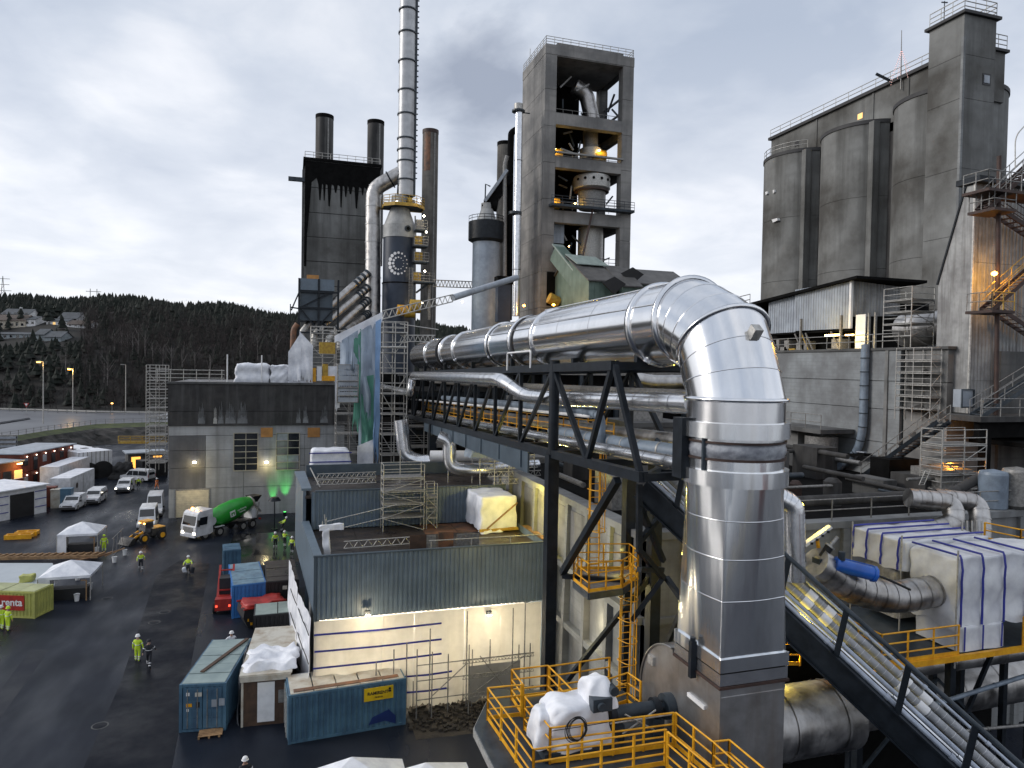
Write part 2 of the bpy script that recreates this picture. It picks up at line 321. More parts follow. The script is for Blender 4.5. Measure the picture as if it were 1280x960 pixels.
def scaffold(label, x0, x1, y0, y1, z0, z1, nx=1, ny=1, lift=2.0, mat=None, decks=True, r=.03, group=None, brace=True, rails=True, front_only=False):
    mat = mat or galv
    t = T('scaffold_tower', label, 'scaffold', ((x0+x1)/2, (y0+y1)/2, z0), group)
    xs = [x0+(x1-x0)*i/nx for i in range(nx+1)]; ys = [y0+(y1-y0)*i/ny for i in range(ny+1)]
    st = t.part('standard', MB().tube((xs[0], ys[0], z0), (xs[0], ys[0], z1+1), r, 6), mat)
    t.dupes('standard', st, [(x-xs[0], y-ys[0], 0) for x in xs for y in ys if (x, y) != (xs[0], ys[0])])
    nl = max(1, round((z1-z0)/lift)); lf = (z1-z0)/nl
    m = MB()
    for y in ys: m.tube((x0, y, z0+lf), (x1, y, z0+lf), r*.85, 5)
    for x in xs: m.tube((x, y0, z0+lf), (x, y1, z0+lf), r*.85, 5)
    if rails:
        for dz in (.5, 1.0):
            m.tube((x0, y0, z0+lf+dz), (x1, y0, z0+lf+dz), r*.7, 5); m.tube((x0, y1, z0+lf+dz), (x1, y1, z0+lf+dz), r*.7, 5); m.tube((x0, y0, z0+lf+dz), (x0, y1, z0+lf+dz), r*.7, 5)
    lg = t.part('ledger_frame', m, mat); t.dupes('ledger_frame', lg, [(0, 0, lf*i) for i in range(1, nl)])
    if decks:
        d = MB(); nb = max(2, int((y1-y0)/.33))
        for i in range(nb): a = y0+(y1-y0)*i/nb; d.box(x0+.04, x1-.04, a+.02, a+(y1-y0)/nb-.02, z0+lf+.03, z0+lf+.09)
        do = t.part('deck_boards', d, galvd); t.dupes('deck_boards', do, [(0, 0, lf*i) for i in range(1, nl)])
    if brace:
        for i in range(nl):
            k = i % nx; a, b = (xs[k], xs[k+1]) if i % 2 else (xs[k+1], xs[k])
            t.part('diagonal_brace', MB().tube((a, y0-.04, z0+lf*i), (b, y0-.04, z0+lf*(i+1)), r*.8, 5), mat)
    return t
def text_mesh(s, size, ext=.01, name='lettering', bold=False):
    c = bpy.data.curves.new(name, 'FONT'); c.body = s; c.size = size; c.extrude = ext; c.align_x = 'CENTER'; c.align_y = 'CENTER'
    if bold: c.offset = size*.02
    o = bpy.data.objects.new('tmp_text', c); COL.objects.link(o); bpy.context.view_layer.update()
    me = bpy.data.meshes.new_from_object(o.evaluated_get(bpy.context.evaluated_depsgraph_get())); bpy.data.objects.remove(o); me.name = name; return me
def text_on(t, s, size, pos, rot, mat, parent=None, bold=False):
    'pos in world; rot euler: text plane'
    me = text_mesh(s, size, .008, bold=bold); me.materials.clear(); me.materials.append(mat)
    o = bpy.data.objects.new('lettering', me); COL.objects.link(o); o.parent = parent or t.o; o.location = V(pos)-t.loc; o.rotation_euler = rot; return o
# ================================================================ FOREGROUND: big duct, pipe bridge, fan, platform
DX = 13.4
def zax(Y): return 21.72-.013*(Y-21.5)
t = T('insulated_duct', 'huge shiny aluminium duct running along the black bridge and bending down into the fan', 'duct', (DX, 18.9, 6))
ys = [21.5, 23.5, 34.6, 38.6, 43.8, 53.9, 59.2, 66.4, 75]
rr = [1.52, 1.52, 1.47, 1.40, 1.44, 1.40, 1.40, 1.38]
for i in range(len(ys)-1):
    m = MB(); m.tube((DX, ys[i], zax(ys[i])), (DX, ys[i+1], zax(ys[i+1])), rr[i], 48, caps=(i == len(ys)-2)); sec = t.part('duct_section', m, alu)
    mm = MB()     # lapped sheet seams
    L_ = ys[i+1]-ys[i]; ns = max(1, int(L_/2.8))
    for k in range(1, ns): y = ys[i]+L_*k/ns; mm.tube((DX, y-.02, zax(y)), (DX, y+.02, zax(y)), rr[i]+.008, 48, caps=False)
    for a in (.5, 1.2): mm.box(DX-rr[i]*sin(a)-.03, DX-rr[i]*sin(a)+.01, ys[i], ys[i+1], zax(ys[i])+rr[i]*cos(a)-.01, zax(ys[i])+rr[i]*cos(a)+.02)
    t.part('sheet_seam', mm, aluf, parent=sec)
for i, y in enumerate(ys[1:-1]):
    r_ = max(rr[i], rr[i+1])+.10; w = .14
    m = MB(); m.path([(DX, y-w, zax(y)), (DX, y-w*.7, zax(y)), (DX, y+w*.7, zax(y)), (DX, y+w, zax(y))], [r_-.1, r_, r_, r_-.1], 48, caps=False)
    t.part('flange_ring', m, alu)
for y in (38.15, 60.2):
    m = MB().tube((DX, y-.16, zax(y)), (DX, y+.16, zax(y)), 1.53, 48); t.part('rubber_expansion_band', m, blackc)
# elbow: gores between mitre planes
YB, ZB, RB = 18.9, zax(21.5)-2.6, 2.6
ng = 6; arc = []
for i in range(ng+1):
    q3 = [V((DX, 21.5, zax(21.5))), V((DX, 21.5-RB*sin(pi/4), zax(21.5)-RB*(1-cos(pi/4)))), V((DX, 18.9, zax(21.5)-RB))]; k3 = i/ng*2; arc.append(q3[0].lerp(q3[1], k3) if k3 <= 1 else q3[1].lerp(q3[2], k3-1))
def ring3(c, tang, r, n=48):
    x = V((1, 0, 0)); y = tang.cross(x).normalized(); return [c+(x*cos(2*pi*j/n)+y*sin(2*pi*j/n)*1.0)*r for j in range(n)]
for i in range(ng):
    a0 = pi/2*i/ng; a1 = pi/2*(i+1)/ng
    t0 = V((0, -cos(a0), -sin(a0))); t1 = V((0, -cos(a1), -sin(a1)))
    A = ring3(arc[i], t0, 1.5); B = ring3(arc[i+1], t1, 1.5); n = 48
    m = MB(); m.add(A+B, [(j, (j+1) % n, n+(j+1) % n, n+j) for j in range(n)], True); g = t.part('elbow_gore', m, alu)
    for (c, tg, k) in ((arc[i+1], t1, i+1),):
        big = k in (3, 6); rw = 1.61 if big else 1.515; w = .07 if big else .02
        m = MB(); A = ring3(c-tg*w, tg, 1.5); B = ring3(c-tg*w*.6, tg, rw); C = ring3(c+tg*w*.6, tg, rw); D = ring3(c+tg*w, tg, 1.5)
        m.add(A+B+C+D, [(q*n+j, q*n+(j+1) % n, (q+1)*n+(j+1) % n, (q+1)*n+j) for q in range(3) for j in range(n)], True)
        t.part('flange_ring' if big else 'sheet_seam', m, alu)
m = MB().path([(DX, 21.5+.08, zax(21.5)), (DX, 21.5+.05, zax(21.5)), (DX, 21.5-.05, zax(21.5)), (DX, 21.5-.08, zax(21.5))], [1.5, 1.62, 1.62, 1.5], 48, caps=False); t.part('flange_ring', m, alu)
# small junction box on the elbow
c = V((13.4, 18.04, 21.16)); m = MB().beam(c+V((0, .1, -.12)), c+V((0, -.14, .17)), .3, .3); t.part('junction_box', m, galv)
# vertical run
vz = [(ZB, 1.5), (18.35, 1.5)]
m = MB().lathe((DX, YB, 0), [(1.5, 18.35), (1.5, ZB)], 48); t.part('duct_section', m, alu)
def col(z0, z1, r, mat, nm, caps=True):
    m = MB(); m.lathe((DX, YB, 0), [(1.44, z0), (r, z0), (r, z1), (1.44, z1)] if caps else [(r, z0), (r, z1)], 48, smooth=True); return t.part(nm, m, mat)
col(17.95, 18.42, 1.66, aluv, 'collar'); col(17.84, 17.95, 1.5, aluf, 'collar_band'); col(17.8, 17.86, 1.56, rcol, 'clamp_ring')
m = MB(); rnd = random.Random(3); n = 64; rows = 8; vs = []
for k in range(rows):
    z = 17.35+.46*k/(rows-1)
    for j in range(n): r_ = 1.47+.07*sin(pi*k/(rows-1))+rnd.uniform(-.022, .022); vs.append((DX+r_*cos(2*pi*j/n), YB+r_*sin(2*pi*j/n), z))
m.add(vs, [(k*n+j, k*n+(j+1) % n, (k+1)*n+(j+1) % n, (k+1)*n+j) for k in range(rows-1) for j in range(n)], True)
fabm = pm('creased_fabric_joint', (.35, .37, .40), (.2, .21, .24), 3, .4, bump=.6, bsc=5); t.part('fabric_expansion_joint', m, fabm)
col(17.28, 17.35, 1.56, rcol, 'clamp_ring'); col(16.95, 17.28, 1.5, aluv, 'collar_band'); col(16.5, 16.97, 1.64, aluv, 'collar')
for a in (200,):
    c = V((DX+1.56*cos(R(a)), YB+1.56*sin(R(a)), 0)); m = MB().beam((c.x, c.y, 16.9), (c.x, c.y, 18.0), .09, .09); t.part('joint_tie_bar', m, blk2)
m = MB().box(DX-1.78, DX-1.5, YB+.2, YB+.75, 16.6, 18.5); t.part('joint_tie_bar', m, blk)
# round to square transition in four bands
bx0, bx1, by0, by1 = 12.22, 14.52, 17.62, 20.1
def sqpt(a, s):   # blend circle->rectangle
    cx, cy = DX, YB; c = V((cx+1.5*cos(a), cy+1.5*sin(a), 0))
    hx, hy = (bx1-bx0)/2, (by1-by0)/2; k = 1/max(abs(cos(a))/hx, abs(sin(a))/hy); q = V(((bx0+bx1)/2+k*cos(a), (by0+by1)/2+k*sin(a), 0)); return c.lerp(q, s)
zs = [16.5, 15.5, 14.35, 13.1, 11.42]; n = 72
angs = [2*pi*j/n for j in range(n)]
hx, hy = (bx1-bx0)/2, (by1-by0)/2
for sx in (1, -1):
    for sy in (1, -1): angs.append(math.atan2(sy*hy, sx*hx) % (2*pi))
angs = sorted(set(round(a, 6) for a in angs)); n = len(angs)
for i in range(4):
    vs = []
    for s_ in range(4):
        z = zs[i]+(zs[i+1]-zs[i])*s_/3; s = (16.5-z)/(16.5-11.42)
        for a in angs: p = sqpt(a, s); vs.append((p.x, p.y, z))
    m = MB(); m.add(vs, [(k*n+j, (k+1)*n+j, (k+1)*n+(j+1) % n, k*n+(j+1) % n) for k in range(3) for j in range(n)], True)
    g = t.part('transition_panel', m, aluv)
    s = (16.5-zs[i+1])/(16.5-11.42); vs = []
    for (o, dz) in ((.0, .02), (.012, .014), (.012, -.014), (0, -.02)):
        for a in angs:
            p = sqpt(a, s); d = V((p.x-DX, p.y-YB, 0)).normalized()*o; vs.append((p.x+d.x, p.y+d.y, zs[i+1]+dz))
    if i < 3:
        m = MB(); m.add(vs, [(k*n+j, (k+1)*n+j, (k+1)*n+(j+1) % n, k*n+(j+1) % n) for k in range(3) for j in range(n)], True); t.part('sheet_seam', m, aluf, parent=g)
def rb(e, z0, z1, mat, nm, b=None): m = MB().box(bx0-e, bx1+e, by0-e, by1+e, z0, z1); return t.part(nm, m, mat)
rb(.07, 11.02, 11.42, aluv, 'band_flange'); rb(.03, 10.98, 11.02, dark, 'gasket'); rb(.05, 10.62, 10.97, aluf, 'band_flange'); rb(.09, 10.52, 10.6, rcol, 'gasket')
m = MB().beam((bx0-.16, 18.9, 10.35), (bx0-.16, 18.9, 11.5), .2, .16); m.tube((bx0-.16, 18.9, 11.5), (bx0-.16, 18.9, 11.62), .09, 10); t.part('locking_bolt', m, blk)
# fan: scroll casing with inlet box
steelw = pm('bare_mill_steel', (.56, .56, .56), (.38, .375, .37), .9, .33, .85, bump=.12, bsc=1.6, streak=.35, streakc=(.30, .21, .14), stsc=1.3)
f = T('blower_fan', 'big bare steel fan casing at the foot of the vertical duct beside the yellow platform', 'fan', ((bx0+bx1)/2, 19.5, 4))
cy, cz, cr = 20.35, 8.55, 2.15; poly = []
for i in range(33): a = pi*.5+pi*i/32*1.0; poly.append((bx0, cy-cr*cos(a) if False else cy+cr*sin(pi*i/32) if False else cy+cr*cos(pi/2-pi*i/32) , cz+cr*cos(pi*i/32)))
m = MB(); pl = [(bx0, cy+cr*sin(pi*i/32), cz+cr*cos(pi*i/32)) for i in range(33)]
m.prism(pl[::-1]+[(bx0, cy, cz+cr)], (bx1-bx0, 0, 0)); f.part('scroll_casing', m, steelw)
m = MB().box(bx0, bx1, by0, cy+.01, 4.2, 10.52); f.part('casing_body', m, steelw)
m = MB()
m.box(bx0+.05, bx1-.05, by0-.02, by0+.01, 10.2, 10.26)
f.part('edge_stiffener', m, steelw)
m = MB(); pr = []
for i in range(33): a = pi*i/32*.9; pr.append((bx0-.035, cy+(cr-.02)*sin(a), cz+(cr-.02)*cos(a)))
m.path(pr, .035, 6); f.part('edge_stiffener', m, steelw)
m = MB().beam((bx0-.04, 19.3, 9.62), (bx0-.04, 18.35, 9.62), .07, .12); f.part('handle_bar', m, white)
m = MB().box(bx0-.1, bx0, 21.5, 21.85, 9.6, 9.9); f.part('inspection_hatch', m, galv)
m = MB().lathe((0, 0, 0), [(0, 0)], 3) if False else MB().tube((bx0-.3, cy, 8.75), (bx0, cy, 8.75), .42, 20); f.part('shaft_seal', m, blk2)
# motor shaft & wrapped motor on the platform
ZD = 8.0
s = T('drive_shaft', 'dark coupling shaft between the wrapped motor and the steel fan casing', 'shaft', (11, 20.35, ZD))
m = MB().tube((10.0, 20.35, 8.75), (12.0, 20.35, 8.75), .13, 14); s.part('shaft', m, blk2)
m = MB().tube((10.1, 20.35, 8.75), (11.5, 20.35, 8.75), .24, 16); s.part('coupling_guard', m, blk2)
for x in (10.0, 11.6):
    m = MB().tube((x-.1, 20.35, 8.75), (x+.1, 20.35, 8.75), .34, 16); s.part('bearing', m, blk)
for x_ in (9.9, 11.35): s.part('pedestal', MB().box(x_, x_+.42, 20.0, 20.7, ZD, 8.5), blk2)
m = MB(); m.tube((10.2, 19.9, 8.3), (11.3, 19.75, 9.0), .03, 6); m.tube((10.2, 19.75, 9.0), (11.3, 19.85, 8.3), .03, 6); m.tube((9.7, 19.8, 8.75), (11.9, 19.8, 8.75), .03, 6); s.part('strut', m, galv)
def lumpy(x0, x1, y0, y1, z0, z1, seed=1, n=9, amp=.05, taper=.0, drape=0, puff=.0, e=20):
    'cloth draped over a box: subdivided skin with folds'
    rnd = random.Random(seed); m = MB(); ph = [rnd.uniform(0, 6) for _ in range(8)]
    def w(p):
        x, y, z = p; a = amp
        d = V((sin(y*3.1+ph[0])+sin(z*4.3+ph[1])+.6*sin((y+z)*7+ph[5]), sin(x*3.3+ph[2])+sin(z*3.9+ph[3])+.6*sin((x-z)*6.3+ph[6]), .8*sin(x*2.9+ph[4])+.8*sin(y*3.7+ph[0])+.5*sin((x+y)*6+ph[7])))*a*.5
        u = (z-z0)/max(1e-3, z1-z0); k = 1-taper*u
        cx, cy_, cz0 = (x0+x1)/2, (y0+y1)/2, z0
        q = ((abs(2*(x-cx)/(x1-x0)))**e+(abs(2*(y-cy_)/(y1-y0)))**e+(max(0, (z-cz0)/(z1-z0)))**e)**(1/e); x, y, z = cx+(x-cx)/q, cy_+(y-cy_)/q, cz0+(z-cz0)/q
        return (cx+(x-cx)*k+d.x, cy_+(y-cy_)*k+d.y, z+d.z*(.3+.7*u) if z > z0+1e-4 else z0-drape*abs(d.x+d.y)*3)
    def face(o, u, v, nu, nv):
        base = len(m.v); o = V(o); u = V(u); v = V(v); vs = []
        for i in range(nu+1):
            for j in range(nv+1): vs.append(w(o+u*i/nu+v*j/nv))
        ids = []
        for v in vs:
            kk = tuple(round(a_, 3) for a_ in v)
            if kk not in key: key[kk] = len(m.v); m.v.append(tuple(v))
            ids.append(key[kk])
        for i in range(nu):
            for j in range(nv):
                fc = [ids[i*(nv+1)+j], ids[(i+1)*(nv+1)+j], ids[(i+1)*(nv+1)+j+1], ids[i*(nv+1)+j+1]]
                if len(set(fc)) > 2: m.f.append([a_ for k_, a_ in enumerate(fc) if a_ not in fc[:k_]]); m.sm.append(True); m.mi.append(0)
    key = {}; X, Y, Z = x1-x0, y1-y0, z1-z0; q = n
    face((x0, y0, z0), (X, 0, 0), (0, 0, Z), q, q); face((x0, y1, z0), (0, 0, Z), (X, 0, 0), q, q)
    face((x0, y0, z0), (0, 0, Z), (0, Y, 0), q, q); face((x1, y0, z0), (0, Y, 0), (0, 0, Z), q, q); face((x0, y0, z1), (X, 0, 0), (0, Y, 0), q, q)
    return m
mo = T('wrapped_motor', 'motor wrapped in white tarpaulin with a coiled black cable on the yellow railed platform', 'motor', (8.6, 20.2, ZD))
mo.part('motor_wrap', lumpy(7.6, 9.75, 19.55, 20.95, ZD+.25, ZD+1.55, 3, 22, .085, .1, .3, e=7), tarp)
mo.part('motor_wrap', lumpy(7.2, 8.0, 19.7, 20.8, ZD+.3, ZD+1.3, 8, 12, .08, .2, e=6), tarp)
mo.part('terminal_box_wrap', lumpy(8.8, 9.8, 19.6, 20.6, ZD+1.35, ZD+2.2, 5, 14, .11, .3, e=6), tarp)
m = MB().box(8.95, 9.6, 19.45, 19.8, ZD+1.35, ZD+1.75); m.tube((9.2, 19.42, ZD+1.55), (9.2, 19.3, ZD+1.55), .13, 12); m.tube((9.7, 19.5, ZD+1.9), (9.7, 19.9, ZD+1.9), .15, 12); mo.part('terminal_box', m, blk2)
pts = []
for i in range(210):
    a = i*.15; rd = .30+.03*sin(i*.11)+.02*sin(i*.043+1); pts.append((8.35+.05*sin(i*.021)+rd*cos(a), 19.36-.03*(i % 42)/42, ZD+.95+.06*sin(i*.017)+rd*1.15*sin(a)))
mo.part('coiled_cable', MB().path(pts, .013, 6, caps=False), rubber)
m = MB().box(7.4, 9.9, 19.5, 21.0, ZD, ZD+.25); mo.part('base_frame', m, blk2)
mo.part('strap', MB().path([(7.6, 19.44, ZD+1.0), (8.6, 19.40, ZD+1.02), (9.7, 19.42, ZD+1.03)], .012, 5), rubber)
# platform (yellow rails)
pf = T('railed_platform', 'yellow railed steel platform carrying the wrapped motor, in front of the fan', 'platform', (8.8, 18.5, ZD-.3))
def W2(l, z=ZD): return [(at(x, y, z=z+1.1)-V((0, 0, 1.1))) for x, y in l]
O1 = W2([(610, 860), (667, 937), (832, 912)])
p0, p1, p2 = O1
deck = [(5.9, 14.2), (12.1, 14.2), (12.1, 19.5), (11.9, 23.2), (7.2, 24.6), (5.9, 22.2)]
m = MB().prism([(x, y, ZD-.12) for x, y in deck], (0, 0, .1)); pf.part('deck_plate', m, blk2)
m = MB()
for i in range(len(deck)):
    a, b = deck[i], deck[(i+1) % len(deck)]; m.beam((a[0], a[1], ZD-.22), (b[0], b[1], ZD-.22), .1, .24)
for y in (16, 18, 20, 22): m.beam((5.9, y, ZD-.25), (12, y, ZD-.25), .12, .2)
pf.part('edge_beam', m, galv)
runs = [[(652, 856), (610, 860), (667, 937), (832, 912)], [(654, 856), (640, 837), (685, 832), (715, 862)],
        [(656, 871), (688, 910), (842, 891)], [(656, 871), (720, 862), (785, 841), (801, 852)], [(687, 833), (762, 822)],
        [(835, 915), (892, 962), (950, 990)], [(845, 891), (892, 928), (937, 968)], [(893, 927), (912, 925), (960, 965)]]
for l in runs: rail(pf, W2(l), 1.1, yel, .03, pr=.045, post=1.15)
for (x, y) in ((6.2, 15), (11.8, 15), (6.2, 21), (11.8, 22)): pf.part('leg', MB().box(x-.12, x+.12, y-.12, y+.12, 0, ZD-.3), blk)
# pipe bridge truss
XT0, XT1 = 11.5, 15.5
def zt(Y): return 20.12-.021*(Y-24)
def zb(Y): return 16.3-.031*(Y-21.3)
tr = T('steel_bridge_truss', 'black steel lattice bridge carrying the shiny duct across the picture', 'bridge', (XT0, 30, 0))
nodes = [30.1+4.8*k for k in range(11)]
for X in (XT0, XT1):
    for nm, zf, y0 in (('top_chord', zt, 23.7), ('bottom_chord', zb, 21.3)):
        m = MB().beam((X, y0, zf(y0)), (X, 79, zf(79)), .34, .36); tr.part(nm, m, blk)
    for k, y in enumerate(nodes):
        tr.part('vertical_post', MB().beam((X, y, zb(y)), (X, y, zt(y)), .19, .19), blk)
        if k < len(nodes)-1: tr.part('diagonal', MB().beam((X, y+.1, zt(y)-.1), (X, y+4.8, zb(y+4.8)), .17, .17), blk)
    for a, b in (((30.1, zt(30.1)), (26.0, zb(26))), ((23.9, zt(24)), (26.1, zb(26))), ((23.7, zt(24)), (21.5, zb(21.3)))):
        tr.part('diagonal', MB().beam((X, *a), (X, *b), .2, .2), blk)
for y in [23.8]+nodes: tr.part('cross_beam', MB().box(XT0, XT1, y-.14, y+.14, zt(y)-.17, zt(y)+.14), blk)
for y in [21.4, 26]+nodes: tr.part('cross_beam', MB().box(XT0, XT1, y-.14, y+.14, zb(y)-.15, zb(y)+.13), blk)
tr.part('cross_brace', MB().beam((XT0, 21.5, 16.25), (XT1, 26, 16.1), .18, .18), blk2)
tr.part('cross_brace', MB().beam((XT1, 21.5, 16.25), (XT0+2, 23.7, 16.1), .14, .14), blk)
tr.part('plate_girder', MB().box(XT0-.2, XT0-.12, 33, 66, 14.0, 15.9) if False else MB().hexa([(XT0-.2, 33, zb(33)-1.25), (XT0-.1, 33, zb(33)-1.25), (XT0-.1, 62, zb(62)-.9), (XT0-.2, 62, zb(62)-.9), (XT0-.2, 33, zb(33)-.2), (XT0-.1, 33, zb(33)-.2), (XT0-.1, 62, zb(62)-.2), (XT0-.2, 62, zb(62)-.2)]), clads)
for y in range(34, 62, 4): tr.part('web_stiffener', MB().box(XT0-.27, XT0-.2, y-.04, y+.04, zb(y)-1.05, zb(y)-.2), clads)
for y in (23.8, 30.1, 39.7, 49.3, 58.9, 68.5):
    m = MB().box(DX-1.0, DX-.75, y-.12, y+.12, zt(y)+.1, zt(y)+.75); m.box(DX+.75, DX+1.0, y-.12, y+.12, zt(y)+.1, zt(y)+.75); tr.part('duct_saddle', m, blk)
# columns
for (x, y, w, ztop) in ((XT0, 30.1, .52, 16), (XT1, 27.6, .5, 16.2), (XT1, 30.1, .5, 16), (XT0, 58.9, .6, 15), (XT1, 58.9, .6, 15)):
    tr.part('column', MB().box(x-w/2, x+w/2, y-w/2, y+w/2, 0, ztop), blk)
tr.part('post_cap', MB().tube((XT0, 29.98, zb(30)), (XT0, 29.98, zt(30)+.35), .24, 14), blk)
q = lambda px, py, **k: at(px, py, **k)
br = [(q(703, 716, X=XT0), q(772, 600, X=XT0)), (q(709, 850, X=XT0), V((XT1, 27.6, 10.9))), (q(703, 720, X=XT0), V((13.9, 27.2, q(703, 720, X=XT0).z))),
      (q(799, 605, X=13), q(799, 690, X=13)), (q(799, 631, X=13), q(829, 701, X=14.6)), (q(835, 632, X=14.8), q(799, 678, X=13)), (q(799, 688, X=13), q(829, 722, X=14.6)), (q(829, 722, X=14.8), q(790, 775, X=13.8)), (q(833, 722, X=15), q(860, 760, X=15.2)), (q(860, 745, X=15.2), q(832, 810, X=15.2)), (q(799, 712, X=13), q(828, 712, X=14.6))]
for a, b in br: tr.part('bracing', MB().beam(a, b, .26 if (a-b).length > 6 else .2), blk)
# pipes riding on the bridge
def arcpath(P, rad=.8, n=6):
    'polyline with filleted corners'
    P = [V(p) for p in P]; out = [P[0]]
    for i in range(1, len(P)-1):
        a = (P[i-1]-P[i]); b = (P[i+1]-P[i]); r_ = min(rad, a.length*.45, b.length*.45); A = P[i]+a.normalized()*r_; B = P[i]+b.normalized()*r_
        for k in range(n+1): u = k/n; out.append(A*(1-u)**2+P[i]*2*u*(1-u)+B*u*u)
    return out+[P[-1]]
def pipe(label, P, r, mat, rad=.8, joints=1.6, n=16, name='insulated_pipe', cat='pipe', group=None, jm=None, ring=.02, bands=True):
    P = arcpath(P, rad); t = T(name, label, cat, P[0], group); t.part('pipe_shell', MB().path(P, r, n), mat)
    m = MB(); acc = 0; cnt = 0
    for a, b in zip(P, P[1:]):
        l = (b-a).length; s = joints-acc
        while s < l and bands:
            c = a+(b-a)*(s/l); d = (b-a).normalized(); m.tube(c-d*.04, c+d*.04, r+ring, n, caps=False); s += joints; cnt += 1
        acc = (acc+l) % joints
    t.part('jointing_bands', m, jm or mat); return t
pipe('bright silver insulated pipe with two offsets along the outside of the black bridge', [q(470, 482, X=10.6), q(513, 492, X=10.6), (10.9, 66, 19.0), (10.9, 36.6, 19.3), (11.6, 34.3, 18.5), (12.3, 30.5, 18.55), (12.7, 20.2, 18.9)], .37, aluf, .8, 1.2, 20)
pipe('long silver insulated pipe lying low inside the black bridge', [(12.3, 78, 14.9), (12.3, 20.0, 16.9)], .24, aluf, joints=1.5)
pipe('thin white pipe inside the black bridge above the yellow rails', [(12.5, 78, 16.2), (12.5, 28, 17.9)], .09, white, joints=3, n=8)
pipe('pale blue pipe lying inside the black bridge near its open end', [(13.0, 34, 16.7), (13.0, 24.5, 16.95), (13.6, 21.8, 17.0)], .3, cyan, joints=1.2, jm=galv)
pipe('pale blue pipe rising with a bend inside the black bridge behind the tall column', [(12.6, 60, 17.2), (12.6, 29.5, 18.05), (12.6, 27.2, 18.0), (12.6, 27.2, 16.7)], .2, cyan, .5, 1.2)
pipe('second pale pipe behind the yellow rails of the black bridge', [(14.6, 78, 15.4), (14.6, 24, 17.2)], .3, aluw, joints=1.4)
pipe('dark pipe on the far side of the black bridge under the big duct', [(15.0, 78, 18.2), (15.0, 24, 19.0)], .22, galvd, joints=1.4)
yr = T('bridge_walkway_rail', 'yellow hand rails of the walkway inside the black bridge', 'railing', (13.6, 30, 16))
for X in (13.6,):
    for y0 in range(28, 76, 6): rail(yr, [(X, y0+6, zb(y0+6)+.35), (X, y0, zb(y0)+.35)], 1.15, yel, .028, post=2, toe=True)
st = T('rail_stub_frame', 'white painted rail frame standing in front of the big duct above the bridge', 'frame', q(634, 463, X=11.3))
m = MB(); A, B = q(634, 463, X=11.3), q(663, 460, X=11.3); m.path(arcpath([A, A+V((0, 0, .95)), B+V((0, 0, .85)), B], .15), .05, 8); st.part('frame_tube', m, white)
# ladder platform in yellow
lp = T('ladder_platform', 'yellow railed landing with caged ladders beside the tall black bridge column', 'ladder', (13, 27.5, 10.5))
z = 10.7; P = [q(717, 726, z=z), q(736, 741, z=z), q(778, 735, z=z), q(797, 722, z=z), q(786, 712, z=z)]
m = MB().prism([p-V((0, 0, .1)) for p in P]+[q(722, 712, z=z)-V((0, 0, .1))], (0, 0, .1)); lp.part('deck_plate', m, galvd)
m = MB()
for a, b in zip(P, P[1:]): m.beam(a-V((0, 0, .16)), b-V((0, 0, .16)), .1, .26)
lp.part('edge_beam', m, blk2)
rail(lp, P, 1.2, yel, .03, post=.8, pr=.04); rail(lp, [P[-1], q(722, 712, z=z), P[0]], 1.2, yel, .03, post=1.2, pr=.04)
def cage(t, x, y, z0, z1, w=.5, dep=.75, side=-1, mat=None):
    mat = mat or yel
    m = MB(); m.tube((x-w/2, y, z0), (x-w/2, y, z1+1), .035, 6); m.tube((x+w/2, y, z0), (x+w/2, y, z1+1), .035, 6); t.part('ladder_stile', m, mat)
    m = MB(); zz_ = z0+.3
    while zz_ < z1: m.tube((x-w/2, y, zz_), (x+w/2, y, zz_), .018, 5); zz_ += .3
    t.part('ladder_rungs', m, mat)
    m = MB(); zz_ = z0+2.2
    while zz_ < z1+1: m.path([(x-w/2, y, zz_)]+[(x-.38*cos(pi*k/8), y+side*(.05+dep*sin(pi*k/8)), zz_) for k in range(9)]+[(x+w/2, y, zz_)], .022, 5); zz_ += .9
    for k in (1, 3, 4, 5, 7): m.tube((x-.38*cos(pi*k/8), y+side*(.05+dep*sin(pi*k/8)), z0+2.2), (x-.38*cos(pi*k/8), y+side*(.05+dep*sin(pi*k/8)), z1+1), .018, 5)
    t.part('safety_cage', m, mat)
a = q(742, 700, z=11.5); cage(lp, a.x, a.y, 10.7, 15.3)
a = q(784, 740, z=10.4); cage(lp, a.x, a.y+.1, 3.5, 10.6)
# inclined pipe gallery
GT = V((17.03, 20.84, 11.48)); Gd = V((3.7, -3.89, -4.25)); Gd.normalize(); G0 = GT-Gd*6.6; G1 = GT+Gd*12
side = V((0, 0, 1)).cross(Gd).normalized(); side = side if side.y > 0 else -side
up_ = side.cross(Gd).normalized(); up_ = up_ if up_.z > 0 else -up_; PV = (V((0, 0, .85))+up_*.3).normalized()*1.72
ig = T('inclined_pipe_gallery', 'black inclined steel gallery full of grey pipes sloping down to the lower right corner', 'gallery', G1)
for s_, nm in ((0, 'near_beam'), (2.3, 'far_beam')):
    o = side*s_-up_*.4; m = MB(); m.beam(G0+o, G1+o, .12, .78, up=up_); m.beam(G0+o+up_*.4, G1+o+up_*.4, .42, .06, up=up_); m.beam(G0+o-up_*.4, G1+o-up_*.4, .42, .06, up=up_); ig.part(nm, m, blk)
ig.part('hand_rail', MB().tube(G0+PV, G1+PV, .085, 10), blk2)
gry = pm('grey_ribbed_lagging', (.34, .35, .37), (.24, .25, .26), 3, .6, .1); gryl = pm('pale_lagging', (.6, .61, .62), (.45, .45, .46), 3, .5, .1); cyl = pm('pale_blue_grey_pipe', (.42, .47, .55), (.32, .36, .43), 2, .35, .2)
m0 = MB().beam(G0+Gd*1.5, G0+Gd*1.5+PV, .14, .2, up=Gd); pp = ig.part('frame_post', m0, blk); ig.dupes('frame_post', pp, [Gd*2.45*k for k in range(1, 7)])
